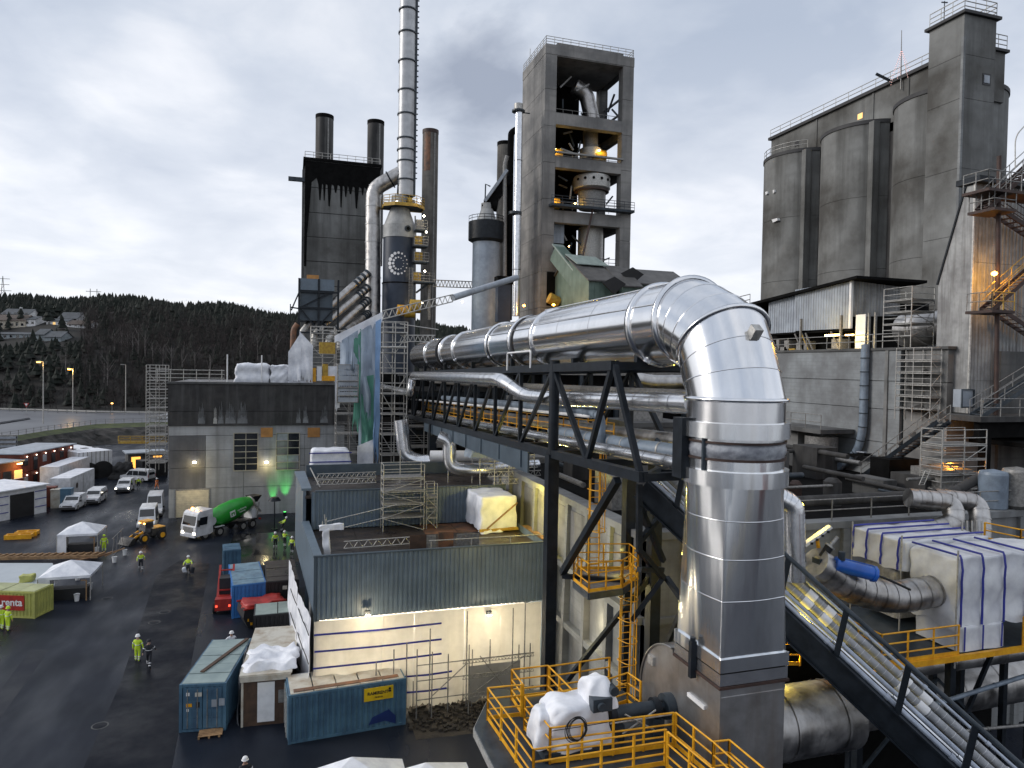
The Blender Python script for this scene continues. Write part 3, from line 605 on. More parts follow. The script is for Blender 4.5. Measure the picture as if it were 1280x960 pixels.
m0 = MB().beam(G0+Gd*1.5-up_*.1, G0+Gd*1.5-up_*.1+side*2.3, .14, .16); pp = ig.part('cross_bearer', m0, blk); ig.dupes('cross_bearer', pp, [Gd*2.45*k for k in range(1, 7)])
for i, (s_, u_, r_, mt, rg) in enumerate(((.15, .14, .09, cyl, 0), (.42, .22, .05, alu, 0), (.68, .30, .09, cyl, 0), (1.12, .48, .15, gry, 1), (1.66, .68, .15, gry, 1), (2.1, .92, .06, cyl, 0), (2.3, 1.08, .04, alu, 0))):
    o = side*s_+V((0, 0, u_)); a, b = G0+o, G1+o; po = ig.part('gallery_pipe', MB().tube(a, b, r_, 14), mt)
    if rg:
        m = MB(); k = 0.2
        while k < 18.5: m.tube(a+Gd*k, a+Gd*(k+.018), r_+.006, 14, caps=False); k += .3
        ig.part('lagging_rings', m, gryl, parent=po)
        for k in (3.0, 3.8, 6.9, 7.7, 10.9, 11.7, 14.9, 15.7):
            ig.part('lagging_sleeve', MB().tube(a+Gd*(k+i*.12), a+Gd*(k+.38+i*.12), r_+.03, 14), white, parent=po)
    else:
        m = MB(); k = 1.0+i*.3
        while k < 18.5: m.tube(a+Gd*k, a+Gd*(k+.14), r_+.025, 14, caps=False); k += 2.45
        ig.part('pipe_collars', m, mt, parent=po)
# striped tarpaulin enclosures on the right platform
tb = T('tarpaulin_enclosure', 'tall white tarpaulin enclosure with blue stripes on the right yellow platform', 'enclosure', (27, 22, 9.3))
def striped(t, x0, x1, y0, y1, z0, z1, seed, sx, sy, amp=.05, skirt=True):
    t.part('tarpaulin', lumpy(x0, x1, y0, y1, z0, z1, seed, 22, amp, 0, .5, e=90), sheetw)
    m = MB()
    for x in sx: m.path([(x+.03*sin(3*k), y0-.05-amp*.6, z0+(z1-z0)*k/6) for k in range(6)]+[(x, y0-.05, z1-.01)]+[(x, y0+(y1-y0)*k/6, z1+.04+amp*.7) for k in range(7)], .045, 5)
    for y in sy: m.path([(x0-.05-amp*.6, y+.03*sin(2.3*k), z0+(z1-z0)*k/6) for k in range(6)]+[(x0-.04, y, z1-.01)]+[(x0+(x1-x0)*k/6, y, z1+.04+amp*.7) for k in range(7)], .045, 5)
    t.part('blue_stripe', m, bstripe)
sheetw = pm('white_ribbed_tarpaulin', (.70, .71, .72), (.56, .57, .60), 1.5, .5, bump=.35, bsc=1.8)
striped(tb, 24.75, 30.5, 20.4, 22.6, 10.2, 12.85, 11, (24.85, 25.95, 27.1, 28.3), (), .09)
tb.part('tarpaulin', lumpy(24.85, 27.2, 20.3, 22.4, 9.2, 10.2, 12, 8, .05), sheetw)
m = MB()
for x in (25.0, 25.95, 26.95): m.beam((x, 20.22, 9.25), (x, 20.22, 10.2), .07, .02)
tb.part('blue_stripe', m, bstripe)
tb2 = T('tarpaulin_enclosure', 'long low white tarpaulin enclosure with blue stripes behind the tall one, beside the blue actuator', 'enclosure', (26, 24.3, 9.3))
striped(tb2, 24.6, 29.3, 22.75, 25.6, 11.7, 12.95, 14, (), (23.0, 23.9, 24.7, 25.5), .06)
for (x, y) in ((24.5, 22.8), (24.5, 25.5), (24.62, 20.3)): tb2.part('scaffold_pole', MB().tube((x, y, 8.6), (x, y, 13.2), .035, 6), galv)
tb2.part('tarpaulin', lumpy(25.0, 28.8, 23.4, 25.3, 9.4, 11.7, 15, 8, .05), galv)
tb3 = T('right_platform', 'yellow edged steel platform under the striped tarpaulin enclosures at the right', 'platform', (27, 22, 8.5))
tb3.part('deck_plate', MB().box(20.8, 33, 20.2, 25.8, 9.05, 9.15), blk2); m = MB().box(20.8, 33, 20.05, 20.18, 8.98, 9.2); m.box(20.65, 20.8, 20.05, 25.8, 8.98, 9.2); tb3.part('edge_beam', m, yel)
rail(tb3, [(20.85, 23.5, 9.2), (20.85, 20.15, 9.2), (24.6, 20.15, 9.2)], 1.15, yel, .032, post=1.3, pr=.04); rail(tb3, [(28.0, 20.15, 9.2), (33, 20.15, 9.2)], 1.15, yel, .032, pr=.04)
for (x, y) in ((21.2, 21.5), (25.5, 21.2), (30, 21.2)): tb3.part('column', MB().box(x-.14, x+.14, y-.14, y+.14, 0, 9.05), blk)
tb3.part('bracing', MB().beam((25.5, 21.2, 4.5), (28, 21.2, 9.0), .15), blk)
# elbow, actuator and duct left of the enclosure
pipe('steel duct with rings curving from the gallery into the striped enclosure', [q(1018, 703, f=26.5), q(1060, 733, f=27), q(1110, 748, f=27.5), q(1172, 738, f=28.2)], .62, aluw, 1.5, .55, 24, 'round_duct', 'duct')
ac = T('valve_actuator', 'bright blue valve actuator lying on the round steel duct', 'actuator', q(1068, 725, f=26.5))
A, B = q(1046, 706, f=26.3), q(1090, 717, f=26.3); ac.part('actuator_cylinder', MB().tube(A, B, .27, 8), blu); d = (B-A).normalized()
ac.part('end_cap', MB().tube(B, B+d*.12, .31, 8), blu); ac.part('end_cap', MB().tube(A-d*.1, A, .31, 8), blu)
m = MB()
for k in (-.18, 0, .18): m.tube(A+V((0, 0, .25))+V((k, k*.3, 0)), B+V((0, 0, .25))+V((k, k*.3, 0)), .02, 5)
ac.part('tie_rods', m, blu); ac.part('bracket', MB().tube(A-d*.1, A-d*.45+V((0, 0, .1)), .14, 10), blk2); ac.part('cable', MB().path(arcpath([B+d*.1, B+d*.8+V((0, 0, -.1)), B+d*1.5+V((0, 0, -.25))], .3), .05, 6), rubber)
A = q(1052, 700, f=26.2); ac.part('position_indicator', MB().tube(A, A+V((0, 0, .32)), .13, 10), blk2)
pv = T('pressure_valve', 'black valve with pale grey stem leaning beside the blue actuator', 'valve', q(1030, 700, f=26.5))
A, B, C_ = q(1028, 697, f=26.5), q(1037, 683, f=26.5), q(1047, 671, f=26.5); pv.part('valve_body', MB().tube(A, B, .16, 10), rubber); pv.part('stem', MB().tube(B, C_, .07, 10), galv); pv.part('flange', MB().tube(B-(C_-B)*.05, B+(C_-B)*.08, .2, 12), galv)
pv.part('flange_block', MB().box(A.x-.3, A.x+.1, A.y-.2, A.y+.2, A.z-.4, A.z), blk2)
pipe('silver insulated gooseneck pipe bending down behind the vertical duct', [q(972, 622, f=26.2), q(991, 632, f=26.2), q(993, 725, f=26.2)], .42, aluf, .9, .18, 20, 'gooseneck_pipe', ring=.012)
fl = T('flood_light', 'long white strip floodlight tilted on a stand beside the silver gooseneck', 'light', q(1021, 690, f=26.8))
A, B = q(1004, 682, f=26.8), q(1038, 658, f=26.8); fl.part('lamp_housing', MB().beam(A, B, .28, .1), white); fl.part('stand', MB().beam((A+B)/2, q(1026, 706, f=26.8), .1), yel)
for k in (.2, .4, .6, .8): c = A+(B-A)*k; fl.part('led_window', MB().box(c.x-.05, c.x+.05, c.y-.19, c.y-.15, c.z-.07, c.z+.02), glass)
# large round duct low behind the gallery
pipe('large round steel duct lying low behind the fan casing', [(14.4, 20.6, 7.4), (19.4, 20.9, 7.2), (19.9, 20.9, 7.2)], 1.25, aluw, .5, 2.3, 32, 'fan_inlet_duct', 'duct', ring=.04)
lw = T('lower_walkway', 'yellow railed walkway behind the gallery near the low round duct', 'walkway', q(990, 830, f=24))
rail(lw, [q(978, 832, f=25.5), q(1000, 832, f=25.5)], 1.2, yel, .03, pr=.04, post=.9); plight(V((17.2, 21.3, 9.6)), 190, (1, .75, .1), .25)

# dense pipework below the right platform
pipe('bright round duct running below the right yellow platform', [(22.5, 22.2, 7.9), (34, 22.2, 7.9)], .42, aluw, joints=1.4, n=18, name='round_duct', cat='duct')
pipe('wide dull duct low behind the inclined gallery at the right edge', [(20.5, 24.5, 5.2), (35, 24.5, 5.4)], 1.1, aluw, joints=2.2, n=24, name='round_duct', cat='duct')
pipe('thin pale pipe slanting below the right platform', [(21.5, 20.9, 6.6), (34, 20.7, 8.2)], .09, cyan, joints=3, n=8)
pipe('thin dark pipe crossing the wide dull duct at the right edge', [(24, 20.7, 5.9), (34, 20.7, 5.2)], .06, galvd, joints=3, n=8)
lb2 = T('lower_steelwork', 'dark columns and struts crowding below the right platform', 'steelwork', (27, 22, 0))
for x in (22.4, 26.8, 28.4, 31): lb2.part('column', MB().box(x-.12, x+.12, 23.0, 23.24, 0, 9.0), blk)
for a, b in (((22.4, 22.9, 3), (26.8, 22.9, 6.8)), ((26.8, 22.9, 6.8), (31, 22.9, 3)), ((22, 21, 4.2), (31, 21, 3.4)), ((24, 20.6, 2.2), (30, 20.6, 4.5))): lb2.part('strut', MB().beam(a, b, .12), blk2)
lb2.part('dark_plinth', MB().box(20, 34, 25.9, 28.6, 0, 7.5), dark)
# ================================================================ MIDDLE: clad building, concrete building, wall block
def trans_mat(name, c, tr=.5):
    m = pm(name, c, tuple(v*.8 for v in c), 1.0, .6, bump=1.0, bsc=1.6, streak=.3, streakc=tuple(v*.6 for v in c), stsc=2)
    t = m.node_tree; b = t.nodes['Principled BSDF']; o = [n for n in t.nodes if n.type == 'OUTPUT_MATERIAL'][0]
    tl = t.nodes.new('ShaderNodeBsdfTranslucent'); tl.inputs[0].default_value = (*c, 1); mx = t.nodes.new('ShaderNodeMixShader'); mx.inputs[0].default_value = tr
    t.links.new(b.outputs[0], mx.inputs[1]); t.links.new(tl.outputs[0], mx.inputs[2]); t.links.new(mx.outputs[0], o.inputs[0]); return m
shtr = trans_mat('translucent_sheeting', (.72, .68, .60), .35); shbl = trans_mat('translucent_blue_sheet', (.28, .45, .72), .3); shwh = trans_mat('translucent_pale_sheet', (.42, .50, .60), .3); shgr = trans_mat('translucent_green_net', (.12, .33, .25), .3)
def cloth(p0, p1, z0, z1, seed=1, amp=.08, nx=14, nz=14, ragged=0, nrm=None):
    'hanging sheet between plan points p0,p1; z0,z1 may be (left,right)'
    rnd = random.Random(seed); p0 = V((p0[0], p0[1], 0)); p1 = V((p1[0], p1[1], 0)); d = (p1-p0); nrm = V((d.y, -d.x, 0)).normalized(); ph = [rnd.uniform(0, 6) for _ in range(6)]
    z0 = z0 if isinstance(z0, tuple) else (z0, z0); z1 = z1 if isinstance(z1, tuple) else (z1, z1); vs = []; m = MB(); ln = d.length
    rag = [rnd.uniform(0, ragged) for _ in range(nx+1)]
    for i in range(nx+1):
        u = i/nx
        for j in range(nz+1):
            w = j/nz; a = z0[0]+(z0[1]-z0[0])*u-rag[i]; b = z1[0]+(z1[1]-z1[0])*u; z = a+(b-a)*w; k = (1-w)*.8+.2
            o = amp*k*(sin(u*ln*2.6+ph[0])+.6*sin(u*ln*5.1+z*.8+ph[1])+.5*sin(z*1.9+ph[2]))
            c = p0+d*u+nrm*o; vs.append((c.x, c.y, z))
    m.add(vs, [(i*(nz+1)+j, (i+1)*(nz+1)+j, (i+1)*(nz+1)+j+1, i*(nz+1)+j+1) for i in range(nx) for j in range(nz)], True); return m
def lattice(t, a, b, h=.5, w=0, mat=None, n=None, r=.03, name='lattice_girder'):
    a = V(a); b = V(b); mat = mat or galv; up = V((0, 0, h)); n = n or max(2, round((b-a).length/(h*1.2)))
    m = MB(); m.tube(a, b, r, 6); m.tube(a+up, b+up, r, 6)
    for i in range(n):
        p = a+(b-a)*i/n; q_ = a+(b-a)*(i+.5)/n; r2 = a+(b-a)*(i+1)/n; m.tube(p, q_+up, r*.7, 5); m.tube(q_+up, r2, r*.7, 5)
    return t.part(name, m, mat)
cb_ = T('clad_building', 'low blue grey corrugated building with a stepped dark roof in the middle of the yard', 'building', (8, 45, 0))
BX0, BX1, BY0, BY1, BY2 = 1.3, 15.1, 40, 49, 57.5
cb_.part('cladding', MB().corr((BX0, BY0), (BX1, BY0), 5.65, 9.2, .27, .06), clad)
def sidep(ya, xa, yb_, xb, z0, z1, n_):
    for i in range(n_):
        a, b = ya+(yb_-ya)*i/n_+.015, ya+(yb_-ya)*(i+1)/n_-.015; xA, xB = xa+(xb-xa)*i/n_, xa+(xb-xa)*(i+1)/n_
        cb_.part('cladding_panel', MB().hexa([(xA, a, z0), (xA+.2, a, z0), (xB+.2, b, z0), (xB, b, z0), (xA, a, z1), (xA+.2, a, z1), (xB+.2, b, z1), (xB, b, z1)]), clad)
sidep(BY0+.06, BX0, BY1+.4, BX0-.55, 5.65, 9.2, 9); sidep(BY1+.42, BX0-.55, BY2, BX0-1.0, 5.65, 11.35, 8)
cb_.part('cladding', MB().corr((BX0, BY1), (BX1, BY1), 8.7, 11.25, .27, .06), clad)
cb_.part('cladding', MB().corr((BX1, BY0), (BX1, BY2), 0, 9.1, .27, .03), clad)
cb_.part('corner_trim', MB().box(BX0-.08, BX0+.06, BY0-.09, BY0+.05, 5.6, 9.22), clads)
cb_.part('corner_trim', MB().box(BX1-.05, BX1+.1, BY0-.09, BY0+.05, 5.6, 9.22), clads)
cb_.part('parapet_capping', MB().box(BX0-.1, BX1+.1, BY0-.1, BY0+.12, 9.22, 9.3), clads)
cb_.part('parapet_capping', MB().hexa([(BX0-.1, BY0+.13, 9.15), (BX0+.35, BY0+.13, 9.15), (BX0-.15, BY1, 9.15), (BX0-.65, BY1, 9.15), (BX0-.1, BY0+.13, 9.3), (BX0+.35, BY0+.13, 9.3), (BX0-.15, BY1, 9.3), (BX0-.65, BY1, 9.3)]), clad)
cb_.part('parapet_capping', MB().hexa([(BX0-.65, BY1+.4, 11.3), (BX0, BY1+.4, 11.3), (BX0-.3, BY2, 11.3), (BX0-1.1, BY2, 11.3), (BX0-.65, BY1+.4, 11.45), (BX0, BY1+.4, 11.45), (BX0-.3, BY2, 11.45), (BX0-1.1, BY2, 11.45)]), clad)
cb_.part('parapet_capping', MB().box(BX0+.25, BX1, BY1-.1, BY1+.1, 11.26, 11.34), clads)
m = MB().box(BX0+.1, BX1-.05, BY0+.1, BY1-.02, 8.45, 8.62); cb_.part('roof_deck', m, roofm)
m = MB().box(BX0-.4, BX1-.05, BY1+.1, BY2, 10.8, 10.95); cb_.part('roof_deck', m, roofm)
cb_.part('back_wall', MB().box(BX0-.2, BX1, BY2, BY2+.2, 0, 11.9), clads)
cb_.part('inner_wall', MB().box(BX0+.3, BX1-.3, BY0+3.4, BY0+3.6, 0, 8.4), white)
cb_.part('side_wall', MB().box(BX0+.1, BX0+.25, BY0, BY2, 0, 5.7), concw)
rnd = random.Random(5)
for i in range(6):   # roofing sheets with joints
    x = BX0+.5+i*2.28
    for j in range(3):
        y = BY0+.3+j*2.9; m = MB().box(x, x+2.24, y, y+2.86, 8.62, 8.64+.02*rnd.random()); cb_.part('roof_sheet', m, rust if (i, j) in ((4, 2), (5, 2), (3, 2)) else roofm)
# debris and gear on the lower roof
def onroof(px, py, z=8.68): return at(px, py, z=z)
bt = T('timber_offcuts', 'rusty boards and dark panel standing against the front parapet of the clad roof', 'boards', onroof(530, 688))
for (a, b, h, mt) in (((513, 690), (534, 689), .95, darkw), ((534, 689), (546, 688), .9, galvd), ((549, 687), (568, 686), 1.0, rust), ((572, 685), (600, 684), .8, galvd)):
    A, B = onroof(*a), onroof(*b); bt.part('board', MB().beam(A+V((0, .3, h/2)), B+V((0, .3, h/2)), .05, h), mt)
lg = T('lattice_beam', 'aluminium lattice girder lying along the front edge of the lower clad roof', 'girder', onroof(430, 692))
A, B = onroof(430, 692), onroof(536, 684); lattice(lg, A+V((0, .2, .25)), B+V((0, .2, .25)), .42, n=9, r=.035)
lg2 = T('guard_pipe', 'long thin pale pipe railing along the front of the lower clad roof', 'railing', onroof(540, 684))
A, B = onroof(536, 676, 9.5), onroof(684, 668, 9.5); m = MB().tube(A, B, .035, 6); lg2.part('top_pipe', m, galv)
for u in (.02, .35, .68, .98): c = A+(B-A)*u; lg2.part('rail_post', MB().tube(c, (c.x, c.y, 8.65), .035, 6), galv)
wb = T('bundled_poles', 'bundle of poles wrapped in white plastic standing at the left corner of the lower roof', 'poles', onroof(404, 694))
A = onroof(404, 694)
for k, (a, b) in enumerate(((0, -.1), (.15, .1), (.3, .0))): wb.part('pole', MB().tube(A+V((a, 0, 0)), A+V((b+.05, .1, 2.0+.2*k)), .035, 6), galv)
wb.part('plastic_wrap', lumpy(A.x-.05, A.x+.35, A.y-.1, A.y+.2, 8.7, 10.2, 4, 8, .09), tarp); wb.part('plastic_wrap', lumpy(A.x-.3, A.x+1.1, A.y-.1, A.y+.25, 10.15, 10.45, 9, 8, .09), tarp)
wb.part('pole', MB().tube(A+V((.2, 0, 2.0)), A+V((4.4, .6, 2.7)), .03, 6), galv); wb.part('pole', MB().tube(A+V((.2, 0, 1.4)), A+V((3.7, .7, 1.9)), .025, 6), galv)
scaffold('scaffold tower standing on the lower clad roof against the upper wall', onroof(472, 652).x, onroof(522, 652).x, 47.4, 48.7, 8.66, 12.2, nx=1, ny=1, lift=1.0, r=.035)
scaffold('narrow scaffold bay beside the larger roof scaffold tower', onroof(526, 652).x, onroof(539, 652).x, 47.6, 48.6, 8.66, 10.8, nx=1, ny=1, lift=.7, r=.03)
# tarped box lit yellow
tp = T('tarped_crate', 'big crate draped in white tarpaulin glowing yellow in lamp light on the clad roof', 'crate', onroof(615, 660))
def rotmesh(mb, c, ang):
    M = Matrix.Rotation(ang, 4, 'Z'); c = V(c); mb.v = [tuple(M @ V(v)+c) for v in mb.v]; return mb
c = V((13.5, 47.0, 8.66)); tp.part('tarpaulin', rotmesh(lumpy(-1.35, 1.35, -1.5, 2.2, .3, 2.45, 21, 18, .06, .04, .5, e=40), c, R(3)), tarp)
tp.part('timber_base', rotmesh(MB().box(-1.4, 1.4, -1.6, -1.45, .1, .28), c, R(3)), yel2); tp.part('brace', rotmesh(MB().beam((-.9, -1.62, .3), (1.3, -1.62, 2.0), .09), c, R(3)), wood)
solo('plastic_heap', rotmesh(lumpy(-.9, .8, -.5, .4, 0, .3, 31, 10, .16, .3), onroof(612, 664), .3), tarp, 'crumpled white plastic heap on the roof below the yellow lit crate', 'plastic sheet')
solo('timber_plank', MB().beam(onroof(656, 662)+V((0, 0, .25)), onroof(684, 679)+V((0, 0, .25)), .5, .12), wood, 'pale timber plank lying at the right corner of the lower clad roof', 'plank')
# upper roof things
wx = T('wrapped_unit', 'white wrapped unit with two blue bands on the left of the upper clad roof', 'wrapped unit', onroof(412, 590, 11.0))
A, B = at(387, 589, z=11.0), at(439, 588, z=11.0); wx.part('plastic_wrap', lumpy(A.x, B.x, A.y, A.y+2.2, 11.0, 12.75, 41, 12, .06, .1), tarp)
m = MB()
for z in (11.75, 12.5): m.beam((A.x-.05, A.y-.06, z), (B.x+.03, A.y-.06, z), .04, .09)
wx.part('blue_stripe', m, bstripe)
eg = T('edge_girders', 'pair of pale lattice girders fixed along the front of the upper clad roof', 'girder', at(400, 610, z=11.2))
for y_, dz in ((608, 0), (600, 0)): A, B = at(396, y_, z=11.2), at(470, y_-3, z=11.2); lattice(eg, A+V((0, 0, .1)), B+V((0, 0, .1)), .35, n=12, r=.03)
eg.part('brace', MB().tube(at(388, 585, z=12.3), at(400, 609, z=11.0), .05, 6), galv)
for px in (500, 560, 590): solo('roof_pole', MB().tube(at(px, 604, z=11.0), at(px, 604, z=11.0)+V((0, 0, 1.9+(px % 7)*.2)), .04, 6), galv, {500: 'thin upright pole on the upper clad roof just behind the roof scaffold tower', 560: 'thin upright pole midway along the upper clad roof', 590: 'thin upright pole on the upper clad roof beside the tarped crate'}[px], 'pole')
# sheeting below the cladding
sw = T('scaffold_sheeting', 'cream white plastic sheeting with blue bands glowing under the blue cladding', 'sheeting', (8, 39.6, 0))
for i, (a, b, s_) in enumerate(((1.25, 5.0, 1), (5.02, 6.8, 2), (6.82, 9.8, 3), (9.82, 12.0, 4), (12.02, 14.6, 5))):
    sw.part('sheet_panel', cloth((a, 39.62), (b, 39.58), .35, 5.72, s_+60, .15, 30, 24, .25), shtr)
for (x0, y0, x1, y1) in ((392.5, 794, 552, 779), (392.5, 815, 552, 799), (391, 836, 552, 817), (505, 846, 565, 839), (505, 866, 565, 859)):
    A, B = at(x0, y0, Y=39.42), at(x1, y1, Y=39.42); mm_ = (A+B)/2+V((0, 0, -.05)); sw.part('blue_band', MB().beam(A, mm_, .03, .10).beam(mm_, B, .03, .10), bstripe)
sl = T('side_sheeting', 'crumpled white plastic hanging down the left flank of the clad building', 'sheeting', (.8, 44, 0))
sl.part('sheet_panel', cloth((1.1, 39.65), (.45, 44.5), .2, 5.9, 77, .12, 24, 24), tarp); sl.part('sheet_panel', cloth((.45, 44.5), (-.1, 52), .2, 6.0, 78, .12, 24, 18), tarp)
for z in (1.7, 3.4, 5.0): sl.part('tie_band', MB().path([(.98-.14*k, 39.6+1.2*k, z+.05*sin(k*2)) for k in range(8)], .03, 5), rubber)
scf = T('front_scaffold', 'dark scaffold tubes standing in front of the right half of the cream sheeting', 'scaffold', (10, 39, 0))
for i, (px, ph) in enumerate(((521, 812), (537, 786), (540, 815), (583, 764), (586, 806), (590, 812), (640, 760), (648, 806), (655, 752), (662, 804))):
    x = at(px, 850, Y=39.0 if i % 2 else 38.3).x; yy = 39.0 if i % 2 else 38.3; zt_ = at(px, ph, Y=yy).z; scf.part('standard', MB().tube((x, yy, 0), (x, yy, zt_), .035, 6), galvd)
x0_, x1_ = at(521, 850, Y=39).x, at(662, 850, Y=39).x
for z in (.9, 2.0, 2.9): scf.part('ledger', MB().tube((x0_, 38.95, z), (x1_+.2, 38.95, z), .03, 6), galvd); lattice(scf, (x0_+2.5, 38.28, z+.1), (x1_, 38.28, z+.1), .22, mat=galvd, n=22, r=.02)
for a, b in (((586, 870), (655, 820)), ((600, 820), (640, 870)), ((540, 870), (583, 830))): scf.part('diagonal_brace', MB().tube(at(*a, Y=38.6), at(*b, Y=38.6), .03, 6), galvd)
for px in (470, 492, 508, 560, 612): x = at(px, 850, Y=38.9).x; scf.part('standard', MB().tube((x, 38.9, 0), (x, 38.9, 3.4+(px % 5)*.3), .035, 6), galvd)
scf.part('netting', cloth((at(586, 850, Y=38.8).x, 38.8), (at(650, 850, Y=38.8).x, 38.8), .8, 2.6, 90, .08, 12, 8, .4), trans_mat('grey_netting', (.3, .3, .3), .3))
for (px, nm) in ((460, 'left'), (612, 'right')):
    A = at(px, 768, Y=39.2); l = T('flood_lamp', f'small lit flood lamp under the {nm} part of the blue cladding', 'lamp', A); l.part('lamp_housing', MB().box(A.x-.15, A.x+.15, A.y+.05, A.y+.25, A.z-.05, A.z+.15), blk2); l.part('lit_lens', MB().box(A.x-.12, A.x+.12, A.y-.02, A.y+.05, A.z-.1, A.z-.03), lampwh)
    plight((A.x, A.y-.7, A.z-.35), 95 if nm == 'left' else 85, (1, .83, .55), .1)
for x in (2.5, 5.2, 8.0, 10.8, 13.4): plight((x, 42.2, 3.6), 240, (1, .88, .66), .2)
# ---------------------------------------------------------------- concrete hall at left
h = T('concrete_hall', 'grey concrete hall with a black upper band, barred windows and a lit roller door', 'building', (-4, 100, 0))
HX0, HX1, HY = -14.9, 6.8, 97.0
def hz(y, px=300): return at(px, y, Y=HY).z
zz_ = [0, 3.7, 6.35, 8.6, 10.5]; rnd = random.Random(2)
bays = [HX0, -10.6, -6.0, 1.6, HX1]
for i in range(4):
    for k in range(4):
        pr = rnd.uniform(0, .03); x0, x1 = bays[k]+.02, bays[k+1]-.02
        h.part('wall_panel', MB().box(x0, x1, HY-pr, HY+.4, zz_[i]+(.03 if i else 0), zz_[i+1]-.02), halld if k == 0 and i > 0 else halll)
h.part('wall_core', MB().box(HX0, HX1, HY+.35, HY+18, 0, 17.0), concd)
h.part('wall_panel', MB().box(HX0, HX1, HY-.01, HY+.4, 10.53, 11.75), halll)
h.part('dark_upper_band', MB().box(HX0-.1, HX1+.1, HY-.25, HY+.4, 11.8, 13.6), concb); h.part('dark_upper_band', MB().box(HX0-.1, HX1+.1, HY-.22, HY+.4, 13.65, 17.15), concb)
h.part('roof_edge', MB().box(HX0-.2, HX1+.2, HY-.4, HY+.5, 17.15, 17.4), concd); h.part('roof_deck', MB().box(HX0, HX1, HY+.5, HY+18, 17.0, 17.3), roofm)
for (px, w_, ty) in ((252, 9, 500), (269, 5, 505), (276, 7, 500), (288, 13, 498), (303, 13, 498), (373, 6, 505), (382, 7, 503), (405, 10, 502)):
    A, B = at(px-w_/2, 525, Y=HY-.26), at(px+w_/2, 525, Y=HY-.26); zt_ = hz(ty, px); rnd2 = random.Random(px); z0 = 12.05; zm = 13.6
    nj = max(2, int(w_*1.3)); ww = (B.x-A.x)/nj; pts = [(A.x, z0), (B.x, z0)]
    for j in range(nj):
        u = 1-(j+.5)/nj; hh = (zt_-z0)*(.35+.65*sin(pi*u))*rnd2.uniform(.45, 1.05); xr = B.x-ww*j; pts += [(xr-.02, z0+hh*.4), (xr-ww*.3, z0+hh*.9), (xr-ww*.5, z0+hh), (xr-ww*.75, z0+hh*.85), (xr-ww+.02, z0+hh*.35)]
    h.part('washed_pale_stain', MB().prism([(x, HY-.26, z) for x, z in pts], (0, .012, 0)), limewash) if False else h.part('washed_pale_stain', MB().prism([(x, HY-.265, z) for x, z in pts], (0, .012, 0)), galv if w_ < 6 else concw)
def window(t, px0, px1, y0, y1, nc, nr, fill=None, mat=None):
    A, B = at(px0, y1, Y=HY-.05), at(px1, y0, Y=HY-.05); x0, x1, z0, z1 = A.x, B.x, A.z, B.z; mat = mat or pm('window_bar', (.45, .42, .33), rough=.5) if 'window_bar' not in MATS else MATS['window_bar']
    w = t.part('window', MB().box(x0, x1, HY-.06, HY+.02, z0, z1), blackc, label=None)
    m = MB(); m.box(x0-.1, x1+.1, HY-.14, HY-.05, z0-.12, z0); m.box(x0-.1, x1+.1, HY-.14, HY-.05, z1, z1+.1); m.box(x0-.1, x0, HY-.14, HY-.05, z0, z1); m.box(x1, x1+.1, HY-.14, HY-.05, z0, z1)
    t.part('frame', m, mat, parent=w)
    for i in range(1, nc): x = x0+(x1-x0)*i/nc; t.part('glazing_bar', MB().box(x-.04, x+.04, HY-.13, HY-.065, z0, z1), mat, parent=w)
    for i in range(1, nr): z = z0+(z1-z0)*i/nr; t.part('glazing_bar', MB().box(x0, x1, HY-.12, HY-.07, z-.045, z+.045), mat, parent=w)
    for i in range(nc):
        for j in range(nr):
            mt = (fill or {}).get((i, j)); a, b = x0+(x1-x0)*i/nc, z0+(z1-z0)*j/nr
            t.part('pane', MB().box(a+.06, a+(x1-x0)/nc-.06, HY-.09, HY-.07, b+.06, b+(z1-z0)/nr-.06), mt or glass, parent=w)
pale = pm('pale_window_board', (.34, .36, .39), rough=.6)
window(h, 292.5, 322, 541.5, 588, 2, 6); window(h, 345.5, 374, 541.5, 587, 2, 5, {(0, 0): concw, (1, 0): concw, (0, 1): pale, (1, 1): pale, (0, 2): concw, (0, 4): pale, (0, 3): concw})
for (a, b) in ((326, 341), (384.5, 400)): A, B = at(a, 546.5, Y=HY-.06), at(b, 534.5, Y=HY-.06); h.part('boarded_opening', MB().box(A.x, B.x, HY-.1, HY-.03, A.z, B.z), orange)
A, B = at(220, 659, Y=HY-.05), at(261, 612, Y=HY-.05)
doorm = pm('cream_door', (.62, .56, .42), (.5, .45, .34), 2, .5); d = h.part('roller_door', MB().box(A.x, B.x, HY-.1, HY-.02, 0.05, B.z), doorm); dz = (B.z-.05)/12
for i in range(12): h.part('door_slat', MB().box(A.x+.05, B.x-.05, HY-.16, HY-.1, .1+dz*i, .05+dz*(i+1)-.09), doorm, parent=d)
h.part('door_frame', MB().box(A.x-.15, A.x, HY-.18, HY-.02, 0, B.z+.15).box(B.x, B.x+.15, HY-.18, HY-.02, 0, B.z+.15).box(A.x, B.x, HY-.18, HY-.02, B.z, B.z+.15), galvd)
for k, px in enumerate((243, 333)):
    A = at(px, 579, Y=HY-.5); l = T('wall_lamp', 'lit wall lamp on the concrete hall ' + ('above the roller door' if k == 0 else 'between the two barred windows'), 'lamp', A)
    l.part('bracket', MB().box(A.x-.05, A.x+.05, A.y, HY, A.z-.02, A.z+.05), blk2); l.part('lit_lens', MB().tube(A, A+V((0, 0, .22)), .2, 10), lampwh); plight(A+V((0, -.35, -.35)), 60, (1, .78, .35), .1)
plight((at(240, 640, Y=95).x, 94.6, 3.6), 70, (1, .82, .5), .3); plight((at(238, 640, Y=92).x+1, 91.5, 3.2), 40, (1, .85, .55), .2)
gl = T('green_lamp', 'black stemmed spot lamp throwing green light on the concrete hall wall', 'lamp', at(343, 662, z=0))
